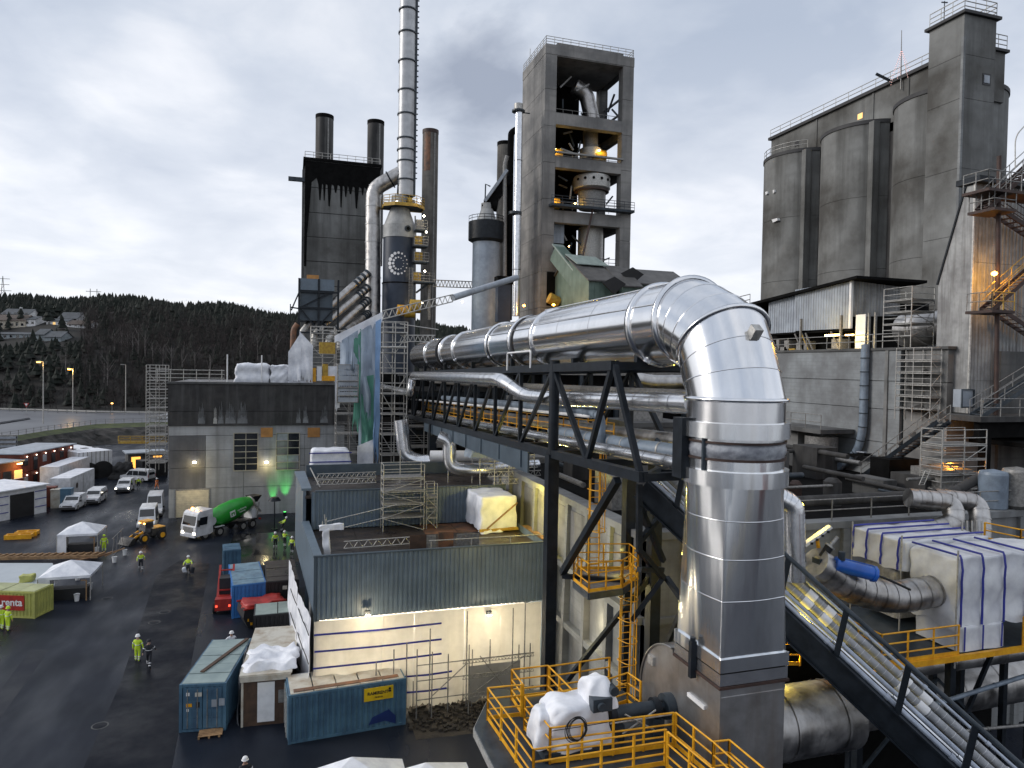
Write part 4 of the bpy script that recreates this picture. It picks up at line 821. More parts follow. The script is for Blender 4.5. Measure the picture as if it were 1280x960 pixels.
A = at(343, 662, z=0); gl.part('pole', MB().tube(A, A+V((0, 0, 3.6)), .06, 8), blk); gl.part('shade', MB().tube(A+V((0, 0, 3.5)), A+V((0, 0, 3.9)), .75, 14, .45), blk); gl.part('base', MB().tube(A, A+V((0, 0, .12)), .4, 12), blk)
A = V((at(356, 650, Y=HY).x, HY-1.1, .5)); g2 = T('green_uplight', 'green uplight on the ground at the foot of the concrete hall wall', 'lamp', A); g2.part('housing', MB().box(A.x-.2, A.x+.2, A.y-.15, A.y+.15, 0, .4), blk); g2.part('lit_lens', MB().box(A.x-.15, A.x+.15, A.y-.1, A.y+.1, .4, .44), lampg)
plight(V((A.x, HY-1.1, .62)), 1300, (.12, 1, .18), .12, spot=34, aim=(A.x, HY, 4.6), blend=1.0); plight((at(341, 650, Y=HY).x, HY-.9, .4), 900, (.1, 1, .15), .1, spot=30, aim=(at(341, 640, Y=HY).x, HY, 3.5), blend=1.0)
# hall roof gear
hr_ = T('roof_scaffold_rail', 'low scaffold railing along the left of the concrete hall roof', 'scaffold', (HX0+2, HY-.3, 17.4))
for z in (17.9, 18.4, 18.9): hr_.part('rail', MB().tube((HX0-1.5, HY-.3, z), (HX0+6.5, HY-.3, z), .05, 6), galv)
for i in range(6): hr_.part('rail_post', MB().tube((HX0-1.3+i*1.5, HY-.3, 17.3), (HX0-1.3+i*1.5, HY-.3, 19.0), .05, 6), galv)
for k, (px0, px1, y0, y1, s_) in enumerate(((294, 338, 455, 474, 3), (338, 362, 457, 475, 6), (360, 390, 453, 475, 9))):
    A, B = at(px0, 474, Y=HY+1), at(px1, y0, Y=HY+1); solo('wrapped_bundle', lumpy(A.x, B.x, HY+.3, HY+3, 17.35, B.z, 50+s_, 12, .16, .08), tarp, ('leftmost', 'middle', 'rightmost')[k]+' of three bundles in white shrink wrap on the hall roof', 'wrapped bundle', group='white wrapped bundles on the hall roof')
for px, yy in ((284, 443), (327, 444)): A = at(px, 475, Y=HY); solo('roof_pole', MB().tube((A.x, HY, 17.3), (A.x, HY, at(px, yy, Y=HY).z), .09, 6), white, 'white pole on the concrete hall roof ' + ('left of the wrapped bundles' if px == 284 else 'behind the wrapped bundles'), 'pole')
hs = T('hanging_sheet', 'torn white plastic sheet hanging from a frame above the concrete hall roof', 'plastic sheet', at(376, 474, Y=HY+.2))
A, B, C_, D = at(360, 473, Y=HY), at(373, 415, Y=HY), at(388, 473, Y=HY), at(380, 425, Y=HY)
hs.part('sheet', cloth((A.x, HY), (at(376, 450, Y=HY).x, HY), 17.8, (at(362, 440, Y=HY).z, at(374, 415, Y=HY).z), 5, .3, 12, 14, .5), tarp)
hs.part('sheet', cloth((at(374, 450, Y=HY).x, HY-.2), (at(391, 450, Y=HY).x, HY-.1), (19, 17.9), (at(374, 414, Y=HY).z, at(390, 432, Y=HY).z), 6, .3, 12, 14, 1.2), tarp)
ym = T('yellow_machine', 'yellow platform machine on the right end of the concrete hall roof', 'machine', at(400, 478, Y=HY))
for (a, b, c_, d_, mt) in ((387, 395, 460, 477, yel), (402, 419, 470, 476, yel), (403, 410, 455, 476, yel2), (410, 420, 458, 470, tarp), (396, 402, 458, 476, white), (399, 419, 428, 442, yel2)):
    A, B = at(a, d_, Y=HY+.6), at(b, c_, Y=HY+.6); ym.part('machine_panel', MB().box(A.x, B.x, HY+.3+.1*(a % 3), HY+1.2, A.z, B.z), mt)
scaffold('scaffold stair tower at the left end of the concrete hall', at(184, 555, Y=125).x, at(208, 555, Y=125).x, 124, 127, 2.0, 18.3, nx=2, ny=1, lift=1.5, r=.06)
yb = T('yellow_footbridge', 'dull yellow railed footbridge left of the concrete hall', 'footbridge', at(180, 553, Y=130)); A, B = at(149, 553, Y=130), at(208, 553, Y=130); yb.part('deck', MB().beam(A, B, 1.2, .3), yel2); rail(yb, [A+V((0, -.6, .1)), B+V((0, -.6, .1))], 1.0, yel2, .06, post=2, pr=.06)
# ---------------------------------------------------------------- sheeted scaffold right of the hall
SY = 66.0
scaffold('tall scaffold with open bays beside the far end of the shiny duct', at(476, 500, Y=SY).x, at(506, 500, Y=SY).x, SY-1.2, SY+.6, 4.0, 23.0, nx=2, ny=1, lift=1.9, r=.05)
scaffold('dark scaffold behind the coloured sheeting beside the concrete hall', at(420, 500, Y=SY+2).x, at(470, 500, Y=SY+2).x, SY+1, SY+3, 4.0, 19.0, nx=3, ny=1, lift=1.9, r=.05, mat=galvd)
scaffold('low scaffold with boards under the black bridge far end', at(508, 560, Y=SY+2).x, at(556, 560, Y=SY+2).x, SY+1, SY+3, 4.0, 14.0, nx=2, ny=1, lift=2, r=.05, mat=galvd)
ss = T('coloured_sheeting', 'tall ragged white, green and blue sheeting hung on a scaffold beside the concrete hall', 'sheeting', at(450, 560, Y=SY-1.4))
def SX(px): return at(px, 500, Y=SY-1.4).x
def SZ(y, px=450): return at(px, y, Y=SY-1.4).z
Yc = SY-1.5
for (a, b, t0, t1, b0, mt, s_) in ((424, 434, 428, 421, 470, shwh, 1), (433, 446, 422, 413, 458, shwh, 2), (441, 449, 418, 411, 520, shgr, 4), (447, 457, 414, 408, 482, shwh, 3), (455, 464, 409, 405, 500, shwh, 6), (451, 460, 478, 472, 575, shgr, 7), (457, 466, 470, 468, 560, shgr, 8), (461, 469, 405, 401, 552, shwh, 5), (468, 474, 402, 398, 556, shbl, 9), (449, 463, 425, 424, 562, shwh, 10)):
    dy = -.1*(s_ % 5) if s_ != 10 else .25
    ss.part('sheet_strip', cloth((SX(a), Yc+dy), (SX(b), Yc+dy-.15), SZ(b0), (SZ(t0), SZ(t1)), s_+30, .42, 14, 26, 2.0), mt)
m = cloth((SX(417), Yc-.3), (SX(476), Yc-.3), (SZ(429), SZ(399)), (SZ(421), SZ(389)), 44, .1, 24, 3, .45); ss.part('roof_sheet_edge', m, tarp)
ss.part('sheet_strip', cloth((SX(418), Yc-.5), (SX(424), Yc-.4), SZ(502), SZ(458), 51, .1, 6, 12, .9), tarp)
ss.part('sheet_strip', cloth((SX(446), Yc-.9), (SX(466), Yc-.7), SZ(578), (SZ(556), SZ(548)), 53, .15, 8, 8, .6), tarp)
mp = T('mesh_panel_cage', 'pale corrugated panel held in a frame in front of the coloured sheeting', 'panel', at(435, 505, Y=SY-2))
A, B = at(421.5, 503, Y=SY-2.3), at(448, 456, Y=SY-2.3); mp.part('frame', MB().path([A, (A.x, A.y, B.z), B, (B.x, A.y, A.z), A], .07, 6), galvd)
for i in range(7): z0 = A.z+(B.z-A.z)*i/7; mp.part('panel_sheet', MB().box(A.x+.06, B.x-.06, A.y-.02-.04*(i % 2), A.y+.06, z0+.04, z0+(B.z-A.z)/7-.03), cladl)
for z in (SZ(494), SZ(484), SZ(476)): mp.part('cross_bar', MB().tube((A.x, A.y-.1, z), (B.x, A.y-.1, z), .07, 6), galvd)
al = T('roof_truss', 'aluminium lattice roof beam rising above the far end of the shiny duct', 'girder', at(480, 395, Y=SY-1))
A, B = at(478, 399, Y=SY-1), at(566, 377, Y=SY+6); lattice(al, A, B, .75, n=12, r=.06); C_ = at(646, 347, Y=SY+12)
al.part('girder_end', MB().tube(B+V((0, 0, .4)), C_, .35, 10), cladl)
al2 = T('roof_truss', 'second short lattice beam inside the scaffold above the duct end', 'girder', at(505, 426, Y=SY)); lattice(al2, at(500, 427, Y=SY), at(544, 427, Y=SY), .6, n=7, r=.05); al2.part('pole', MB().tube(at(500, 405, Y=SY), at(548, 412, Y=SY), .05, 6), galv)
al2.part('deck_tube', MB().tube(at(473, 434, Y=SY-1.6), at(508, 434, Y=SY-1.6), .12, 6), galv)
# silver pipes under the bridge
pipe('silver insulated pipe dropping and bending right under the far end of the bridge', [q(501, 525, f=60), q(506, 569, f=60), q(523, 577, f=60), q(560, 575, f=60)], .6, aluf, 1.4, .8, 18)
pipe('silver insulated pipe looping down then right beneath the dark blue girder', [q(548, 546, f=52), q(562, 552, f=52), q(562, 586, f=52), q(600, 587, f=52), q(672, 582, f=54)], .5, aluf, 1.2, .9, 18)
pipe('straight white pipe behind the looping silver pipe under the bridge', [q(538, 570, f=56), q(600, 570, f=56), q(655, 572, f=56)], .45, white, joints=3, n=14)
solo('blue_tarp', lumpy(q(588, 575, f=50).x, q(640, 575, f=50).x, q(588, 570, f=50).y, q(588, 570, f=50).y+1.5, q(600, 573, f=50).z, q(600, 563, f=50).z, 71, 12, .16), shwh, 'pale blue tarpaulin heap lying over pipes under the bridge', 'tarpaulin')
lf = T('scaffold_boards', 'cluttered scaffold boards and tubes under the bridge right of the looping pipe', 'scaffold', q(640, 600, f=50))
for k in range(4): lattice(lf, q(598+6*k, 578+9*k, f=51), q(668+4*k, 574+10*k, f=51), .35, n=10, r=.03, mat=galv)
for px in (600, 618, 636, 652, 668): lf.part('standard', MB().tube(q(px, 545, f=51), q(px, 606, f=51), .04, 6), galv)
# dark plant mass, black plates for the shaded void under/behind the bridge
plight((11.6, 33.6, 8.2), 230, (1, .85, .35), .3)
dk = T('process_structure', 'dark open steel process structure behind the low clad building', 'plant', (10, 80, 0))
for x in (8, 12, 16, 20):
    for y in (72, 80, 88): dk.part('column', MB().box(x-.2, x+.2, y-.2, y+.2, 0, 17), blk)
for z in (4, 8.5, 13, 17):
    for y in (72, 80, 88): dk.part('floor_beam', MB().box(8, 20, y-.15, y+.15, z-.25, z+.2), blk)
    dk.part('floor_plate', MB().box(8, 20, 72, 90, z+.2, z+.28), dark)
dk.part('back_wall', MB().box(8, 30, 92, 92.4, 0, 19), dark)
# ---------------------------------------------------------------- raised wall block right of bridge
wl = T('panelled_wall_block', 'long concrete retaining wall with buttress ribs and a dark service deck on top', 'wall', (16, 40, 0))
WX = 15.6; WYF = 29.0
wl.part('wall_face', MB().box(WX+.25, WX+.6, WYF, 62, 0, 12.0), concw); wl.part('wall_face', MB().box(WX+.25, 62, WYF, WYF+.35, 0, 12.0), concw)
wl.part('coping', MB().box(WX-.1, WX+.8, WYF-.15, 62, 12.0, 12.35), concw); wl.part('coping', MB().box(WX+.8, 62, WYF-.15, WYF+.7, 12.0, 12.35), concw)
wl.part('service_deck', MB().box(WX+.8, 62, WYF+.7, 70, 11.7, 11.95), dark)
for y in [29.6+2.9*k for k in range(9)]: wl.part('buttress', MB().hexa([(WX-.25, y-.18, 0), (WX+.3, y-.18, 0), (WX+.3, y+.18, 0), (WX-.25, y+.18, 0), (WX+.02, y-.18, 11.98), (WX+.3, y-.18, 11.98), (WX+.3, y+.18, 11.98), (WX+.02, y+.18, 11.98)]), concw)
for x in [18+3.1*k for k in range(12)]: wl.part('buttress', MB().box(x-.2, x+.2, WYF-.22, WYF, 0, 11.98), concw)
for z in (8.0, 4.6): wl.part('ledge', MB().box(WX-.12, WX+.24, WYF, 60, z, z+.35), concw); wl.part('ledge', MB().box(WX+.2, 60, WYF-.25, WYF, z, z+.3), concw)
for y in [31.2+2.9*k for k in range(6)]: wl.part('recess_panel', MB().box(WX+.2, WX+.24, y-1.1, y+1.1, 8.5, 11.6), conc)
plight((14.2, 42.2, 11.6), 480, (1, .80, .16), .15); yl = T('flood_lamp', 'lit yellow lamp on the retaining wall beside the tarped crate', 'lamp', (15.5, 41.2, 12.35)); yl.part('lamp_housing', MB().box(15.4, 15.7, 41.05, 41.35, 12.36, 12.6), yel); yl.part('lit_lens', MB().box(15.34, 15.4, 41.1, 41.3, 12.4, 12.55), lampwh)
plight((15.3, 30.5, 11.2), 60, (1, .8, .16), .1); plight((15.2, 33.5, 6.5), 80, (1, .85, .55), .3)
er = T('deck_edge_rail', 'pale grey railing along the edge of the dark service deck behind the striped enclosures', 'railing', (30, 29.2, 12.35)); rail(er, [(16.5, 29.2, 12.35), (42, 29.2, 12.35)], 1.1, galvd, .035, post=2.6, pr=.04, toe=False, nrails=2)
pipe('fat black pipe running along the service deck above the railing', [(17, 30.6, 13.1), (36.5, 30.6, 13.1), (38.5, 30.6, 14.0), (46, 31, 14.1)], .3, concb, .9, 4)
for k, px in enumerate((1190, 1222)): pipe('grey insulated pipe curving down off the service deck, ' + ('left of two' if k == 0 else 'right of two'), [q(px-55, 622, f=35+k), q(px, 628, f=35+k), q(px+4, 655, f=34.5+k)]+([q(px-35, 663, f=34.5)] if k == 0 else [q(px+4, 690, f=35)]), .48, gryp if False else aluw, 1.0, .5, 16, group='grey pipes coming off the service deck')
cnd = T('deck_lamp', 'glowing yellow lamp on the railing of the service deck', 'lamp', q(999, 632, f=28)); A = q(999, 632, f=28); cnd.part('lit_lens', MB().lathe(A, [(0.01, -.16), (.14, -.1), (.18, 0), (.14, .1), (.01, .16)], 12), em('lit_lamp_yellow', (1, .75, .08), 20)); cnd.part('bracket', MB().tube(A-V((0, 0, .15)), A-V((0.2, 0, .9)), .04, 6), galv); plight(A-V((0, .4, .1)), 130, (1, .75, .12), .15)
ry = T('yellow_guard_platform', 'short yellow railed platform at the right edge above the service deck wall', 'platform', q(1255, 690, f=33)); P = [q(1230, 690, f=33), q(1275, 700, f=32), q(1330, 706, f=31)]; rail(ry, P, 1.4, yel, .035, post=1.1, pr=.05, nrails=4); ry.part('deck_plate', MB().prism([P[0], P[1], P[2], P[2]+V((1, 2, 0)), P[0]+V((1, 2, 0))], (0, 0, .08)), blk2)
bx_ = T('grey_cabinet', 'pale grey cabinet with flat lid behind the long striped enclosure', 'cabinet', q(1222, 690, f=31)); A = q(1222, 690, f=31); bx_.part('cabinet_body', MB().box(A.x-.9, A.x+.7, A.y-.5, A.y+.6, A.z-.6, A.z+.35), cladl); bx_.part('lid', MB().box(A.x-1.0, A.x+.8, A.y-.6, A.y+.7, A.z+.36, A.z+.42), galv)
for k in range(5): solo('vent_post', MB().tube(q(1203+6*k, 690, f=31.5), q(1203+6*k, 651, f=31.5), .04, 6), galv, 'pale upright post in the row behind the grey cabinet', 'post', group='pale posts behind the grey cabinet')
# ================================================================ BACKGROUND PLANT
# ---- old slab building with two black stacks
s = T('slab_building', 'tall windowless sooty concrete building with black drips below its roof edge', 'building', (8, 140, 0))
SBX0, SBX1, SBY, SBT = 1.8, 15.5, 135.0, 57.6
zs_ = [0, 6, 12, 18, 24, 30, 34.5, 39, 43.5, 48, 52.6, 57.5]; rnd = random.Random(8)
for i in range(len(zs_)-1):
    s.part('concrete_lift', MB().box(SBX0+rnd.uniform(0, .08), SBX1-rnd.uniform(0, .08), SBY-rnd.uniform(0, .12), SBY+14, zs_[i]+.05, zs_[i+1]-.05), concs)
s.part('core', MB().box(SBX0+.2, SBX1-.2, SBY+.2, SBY+13.8, 0, 57.4), dark)
s.part('roof_edge', MB().box(SBX0-.3, SBX1+.3, SBY-.3, SBY+14.3, 57.5, 58.0), dark)
pts = [(SBX0-.02, 57.4), (SBX0-.02, 44)]; zl = 44
pts = [(SBX0+.0, 57.4), (SBX0+.0, 38), (SBX0+.4, 38), (SBX0+.5, 44), (SBX0+.9, 49), (SBX0+1.2, 53.5), (3.9, 54.4)]; x = 4.2; rnd = random.Random(12)
while x < SBX1-1.2:
    w = rnd.uniform(.5, .9); d_ = rnd.choice((1, 1.6, 2.6, 3.6)); pts += [(x, 53.2), (x+w*.3, 53-d_), (x+w*.6, 52.9-d_), (x+w, 53.4)]; x += w+rnd.uniform(.1, .5)
pts += [(SBX1-.3, 55), (SBX1, 56), (SBX1, 57.4)]
s.part('soot_stain', MB().prism([(x, SBY-.16, z) for x, z in pts], (0, .03, 0)), dark)
s.part('side_strip', MB().box(SBX0-.45, SBX0, SBY+1, SBY+3, 0, 56), concd)
s.part('cantilever_beam', MB().box(SBX0-2.9, SBX0, SBY+.2, SBY+.9, 53.6, 54.3), blk2)
rail(s, [(SBX0, SBY, 58), (SBX1, SBY, 58)], 1.1, galv, .05, post=1.6, toe=False, nrails=2, pr=.05)
rail(s, [(SBX0, SBY+10, 58), (SBX0, SBY, 58)], 1.1, galv, .05, post=2.5, toe=False, nrails=2, pr=.05)
def stack(label, px, ytop, f, r, mat, zb_, bandm=None, cat='chimney', stripe=True):
    A = at(px, 460, f=f); zt_ = at(px, ytop, f=f).z; t = T('concrete_stack' if mat is conct else 'black_stack', label, cat, (A.x, A.y, zb_))
    zm = zb_+(zt_-zb_)*.5
    t.part('shaft', MB().lathe((A.x, A.y, 0), [(r, zb_), (r, zt_)], 28), mat); t.part('rim', MB().lathe((A.x, A.y, 0), [(r-.25, zt_-1.5), (r-.2, zt_+.05), (r+.05, zt_+.08), (r+.05, zt_-.6), (r, zt_-.65)], 28), bandm or dark)
    t.part('soot_inside', MB().lathe((A.x, A.y, 0), [(.01, zt_-1.2), (r-.22, zt_-1.2)], 20), dark)
    if stripe: t.part('ladder_strip', MB().box(A.x+r*.3, A.x+r*.3+.25, A.y-r-.02, A.y-r*.8, zb_, zt_-.8), galvd)
    return t
stk = pm('blackened_stack', (.028, .027, .027), (.012, .012, .012), .5, .7, streak=.8, streakc=(.16, .16, .155), stsc=.7)
stack('left of the two soot black stacks on the slab building', 402.5, 148, 138, 1.7, stk, 57); stack('right of the two soot black stacks on the slab building', 466, 155, 141, 1.65, stk, 40)
stkc = pm('stained_chimney', (.20, .19, .17), (.12, .115, .105), .4, .85, streak=.8, streakc=(.05, .04, .035), stsc=.8, lines=1.5, linec=.4)
conct_ = conct
t_ = stack('round concrete chimney with rust brown top right of the logo column', 534, 166, 138, 1.55, stkc, 0, rcol); A = at(534, 460, f=138)
t_.part('rust_stain', MB().lathe((A.x, A.y, 0), [(1.565, 58), (1.57, 66)], 10, a0=R(-150), a1=R(-100)), rust)
stack('dark stained stack just left of the open framed tower', 627, 181, 140, 1.6, stkc, 0, dark)
# ---- tall silver chimney and logo column
CF = 118.0; C0 = at(506, 300, f=CF); cx, cyy = C0.x, C0.y
def cz_(y, px=506, f=CF): return at(px, y, f=f).z
ch = T('silver_chimney', 'very tall slim silver steel chimney running out of the top of the picture', 'chimney', (cx, cyy, 30)); zc0 = cz_(246)
chm = pm('silver_chimney_steel', (.50, .51, .52), (.40, .41, .42), .8, .45, .45, streak=.3, streakc=(.3, .3, .31), stsc=1.5)
zz_ = [zc0]+[cz_(y) for y in (226, 203, 189, 175, 145, 116, 80, 45, 17, -20, -60, -110)]
for i, (a, b) in enumerate(zip(zz_, zz_[1:])):
    ch.part('shell_section', MB().lathe((cx, cyy, 0), [(1.38-.004*i, a), (1.38-.004*(i+1), b)], 32), chm); ch.part('flange_ring', MB().lathe((cx, cyy, 0), [(1.36, b-.12), (1.55, b-.1), (1.55, b+.1), (1.36, b+.12)], 32), blk2)
ch.part('cable_ladder', MB().box(cx+1.25, cx+1.6, cyy-.6, cyy-.3, zc0, zz_[-1]), blk2)
m = MB()
for i in range(90): m.box(cx+1.6, cx+1.85, cyy-.55, cyy-.35, zc0+3+i*.9, zc0+3.15+i*.9)
ch.part('rungs', m, blk2)
ld = T('logo_column', 'dark blue absorber column with a ring of white dots and pale conical top', 'column', (C0.x-1, cyy, 20)); K0 = at(499, 330, f=CF); kx, ky = K0.x, K0.y
zk = lambda y: at(499, y, f=CF).z
navyc = pm('column_dark_blue', (.022, .035, .06), (.015, .025, .045), .8, .45); palec = pm('column_pale_grey', (.38, .385, .38), (.28, .285, .28), 1, .5, streak=.3, stsc=2)
ld.part('column_shell', MB().lathe((kx, ky, 0), [(2.78, 18), (2.78, zk(355))], 40), navyc); ld.part('column_shell', MB().lathe((kx, ky, 0), [(2.72, zk(355)+.05), (2.72, zk(299))], 40), navyc); ld.part('seam_ring', MB().lathe((kx, ky, 0), [(2.7, zk(355)-.1), (2.86, zk(355)-.08), (2.86, zk(355)+.1), (2.7, zk(355)+.12)], 40), dark)
ld.part('upper_ring', MB().lathe((kx, ky, 0), [(2.7, zk(299)), (2.82, zk(299)+.02), (2.82, zk(283)), (2.6, zk(283)+.05)], 40), palec)
ld.part('cone_top', MB().lathe((kx, ky, 0), [(2.65, zk(283)), (1.5, zk(260)), (1.4, zk(246))], 40), palec)
a_ = R(-70); c = V((kx+2.8*cos(a_), ky+2.8*sin(a_), zk(289))); n_ = V((cos(a_), sin(a_), 0)); ld.part('round_hatch', MB().disc(c-n_*.1, .55, n_, 16, .25), blk2); ld.part('hatch_core', MB().disc(c+n_*.15, .3, n_, 12, .05), dark)
def onring(u, v, r=2.74): # u across (m), v up around the logo centre
    a0 = math.atan2(-ky, -kx)-.05; a = a0+u/r; return V((kx+r*cos(a), ky+r*sin(a), zlogo+v)), V((cos(a), sin(a), 0))
zlogo = zk(332); LOGO = []
for k in range(16):
    a = 2*pi*k/16; w = (1-cos(a))/2; LOGO.append((1.5*cos(a), 1.75*sin(a), .10+.22*w))
for k in range(12):
    a = 2*pi*k/12; w = (1-cos(a))/2; LOGO.append((.88*cos(a), 1.0*sin(a), .06+.15*w))
for (u, v, r_) in LOGO:
    c, n_ = onring(u, v); ld.part('logo_dot', MB().disc(c-n_*.04, r_, n_, 14, .08), white)
yp = T('top_platform', 'yellow railed ring platform at the foot of the silver chimney', 'platform', (kx, ky, zk(262))); zp = zk(259)
P = [(kx-2.9, ky-1.5), (kx-1.2, ky-3.1), (kx+2.3, ky-3.1), (kx+3.9, ky-1.3), (kx+3.9, ky+1.5), (kx-2.9, ky+1.5)]
yp.part('deck_plate', MB().prism([(x, y, zp-.3) for x, y in P], (0, 0, .2)), blk2); m = MB()
for i in range(6): a, b = P[i], P[(i+1) % 6]; m.beam((*a, zp-.2), (*b, zp-.2), .12, .4)
yp.part('edge_beam', m, yel2); rail(yp, [(x, y, zp) for x, y in P], 1.4, yel2, .05, post=1.2, pr=.05)
for k in range(6): a = 2*pi*k/6; yp.part('damper_box', MB().box(cx+1.2*cos(a)-.35, cx+1.2*cos(a)+.35, cyy+1.2*sin(a)-.35, cyy+1.2*sin(a)+.35, zp, zp+1.3), yel2 if k % 2 else galvd)
for (px, py) in ((496, 252), (524, 251)): A = at(px, py, f=CF-3); yp.part('lit_lamp', MB().box(A.x-.12, A.x+.12, A.y-.1, A.y+.1, A.z-.1, A.z+.1), lampwh)
# service platforms on the right of the column
sp = T('service_platforms', 'stacked yellow lit service platforms on the right flank of the logo column', 'platform', at(530, 350, f=CF-1))
for (x0, x1, y) in ((519, 534, 287), (517, 535, 307), (517, 536, 327), (515, 544, 352)):
    A, B = at(x0, y, f=CF-2), at(x1, y, f=CF-2); z = A.z; sp.part('deck_plate', MB().box(A.x, B.x, A.y-.8, A.y+1.6, z-.2, z), blk2); rail(sp, [(A.x, A.y-.8, z), (B.x, A.y-.8, z)], 1.5, galvd, .05, post=.9, pr=.05)
    A = at(x0+6, y-7, f=CF-1.5); sp.part('equipment_box', MB().box(A.x-.6, A.x+.6, A.y-.5, A.y+.5, A.z-.9, A.z+.6), yel2 if y > 300 else galvd)
for (px, py) in ((530, 270), (533, 290), (531, 339), (528, 378), (578, 377)): A = at(px, py, f=CF-3.2); sp.part('lit_lamp', MB().lathe(A, [(.01, -.2), (.2, 0), (.01, .2)], 8), lampwh); plight(A-V((0, .4, 0)), 40, (1, .8, .45), .1)
sp.part('support_tube', MB().tube(at(536, 352, f=CF), at(536, 400, f=CF), .3, 8), galvd); sp.part('support_tube', MB().tube(at(519, 270, f=CF), at(519, 400, f=CF), .12, 8), galvd); sp.part('diagonal_brace', MB().tube(at(520, 366, f=CF-1), at(536, 354, f=CF-1), .18, 6), blk2)
ym2 = T('yellow_units', 'pair of yellow machines at the foot of the logo column', 'machine', at(510, 392, f=CF-5))
for (px, py, r_) in ((503, 388, .9), (519, 383, 1.1), (512, 391, .8)): A = at(px, py, f=CF-5); ym2.part('machine_drum', MB().tube(A-V((.8, 0, 0)), A+V((.8, 0, 0)), r_, 12), yel if px == 503 else yel2)
A, B = at(541, 358, f=CF), at(592, 360, f=CF+4); wk = T('high_walkway', 'thin white lattice walkway between the logo column and the grey silo', 'walkway', A); lattice(wk, A, B, 1.1, mat=galv, n=12, r=.09)
A = at(492, 300, f=CF-2.9); lc = T('column_ladder', 'caged ladder running up the lower right of the logo column', 'ladder', at(513, 390, f=CF-3)); cage(lc, at(513, 390, f=CF-3).x, at(513, 390, f=CF-3).y, zk(395), zk(345), mat=galvd)
# branch duct
pipe('silver branch duct bending from the chimney down beside the slab building', [at(507, 214, f=CF), at(492, 222, f=CF), at(467, 236, f=CF), at(466.5, 262, f=CF), at(466, 405, f=CF)], 1.28, aluw, 3.5, 3.0, 28, 'branch_duct', 'duct', ring=.12, jm=chm)
cb2 = T('duct_collar', 'dark clamp collar where the branch duct meets the silver chimney', 'collar', at(489, 222, f=CF)); A, B = at(492, 219, f=CF), at(489, 222, f=CF); d = (at(467, 236, f=CF)-at(492, 222, f=CF)).normalized(); A = at(488, 224.5, f=CF); cb2.part('collar', MB().tube(A-d*.12, A+d*.12, 1.5, 28), blk); cb2.part('strut', MB().beam(at(498, 230, f=CF-1), at(497, 247, f=CF-1), .3), blk)
for k, (a, b) in enumerate((((460, 341), (384, 408)), ((460, 359), (400, 411)), ((460, 375), (417, 415)), ((460, 392), (430, 417)))):
    A, B = at(*a, f=CF-2), at(*b, f=CF-9); t = T('inclined_pipe', ['topmost', 'second from top', 'third from top', 'lowest'][k]+' of four silver pipes slanting down left from the branch duct', 'pipe', B, 'four slanting silver pipes'); t.part('pipe_shell', MB().tube(A, B, .62, 16), aluw); m = MB(); d = (B-A); 
    for u in (.0, .07, .14, .2, .93): m.tube(A+d*u, A+d*(u+.03), .72, 16)
    t.part('pipe_collars', m, blk2); t.part('elbow', MB().path([B, B+d.normalized()*1.2+V((0, 0, -.3)), B+d.normalized()*1.5+V((0, 0, -2))], .55, 12), galv)
bb = T('braced_clad_box', 'dark blue clad box in a black braced steel frame beside the slab building', 'plant', at(395, 412, Y=112)); YB_ = 112
A, B = at(375, 400, Y=YB_), at(416, 366, Y=YB_); A2, B2 = at(374, 362, Y=YB_), at(418, 350, Y=YB_)
bb.part('clad_box', MB().box(A.x, B.x, YB_+.2, YB_+6, A.z, B.z+1), clads); bb.part('roof_band', MB().box(A2.x, B2.x, YB_-.1, YB_+6.2, A2.z, B2.z), clad)
x0, x1 = A2.x, B2.x+.6; z0, z1 = at(390, 420, Y=YB_).z, B2.z
for x in (x0, (x0+x1)/2, x1): bb.part('frame_column', MB().box(x-.15, x+.15, YB_-.3, YB_, z0-6 if x == x0 else z0, z1), blk)
for z in (z0+.5, at(390, 385, Y=YB_).z, at(390, 365, Y=YB_).z): bb.part('frame_beam', MB().box(x0, x1, YB_-.35, YB_-.05, z-.13, z+.13), blk)
for a, b in (((376, 384), (414, 365)), ((376, 386), (395, 410)), ((416, 388), (396, 410))): bb.part('diagonal', MB().beam(at(*a, Y=YB_-.2), at(*b, Y=YB_-.2), .2), blk)
bb.part('stair_brace', MB().beam(at(364, 388, Y=YB_), at(374, 365, Y=YB_), .2), blk); bb.part('stair_brace', MB().beam(at(363, 384, Y=YB_), at(376, 386, Y=YB_), .2), blk); bb.part('stair_brace', MB().beam(at(363, 392, Y=YB_), at(363, 380, Y=YB_), .15), blk)
A = at(391, 347, Y=YB_+3); bb.part('rooftop_unit', MB().box(A.x-.9, A.x+.9, A.y-.5, A.y+.5, B2.z, B2.z+.9), orange)
for k, (a, b) in enumerate(((388, 418), (420, 440), (440, 470))): scaffold(['leftmost', 'middle', 'rightmost'][k]+' of three open scaffold bays below the slanting silver pipes', at(a, 460, Y=106).x, at(b, 460, Y=106).x, 105, 107, 17.4, 17.4+(7-k*.5), nx=2, ny=1, lift=1.6, r=.06)
solo('vent_pipe', MB().path(arcpath([at(366, 440, Y=110), at(367, 412, Y=110), at(372, 405, Y=110)], 1), .45, 10), rust, 'brown curved vent pipe beside the braced clad box', 'pipe')
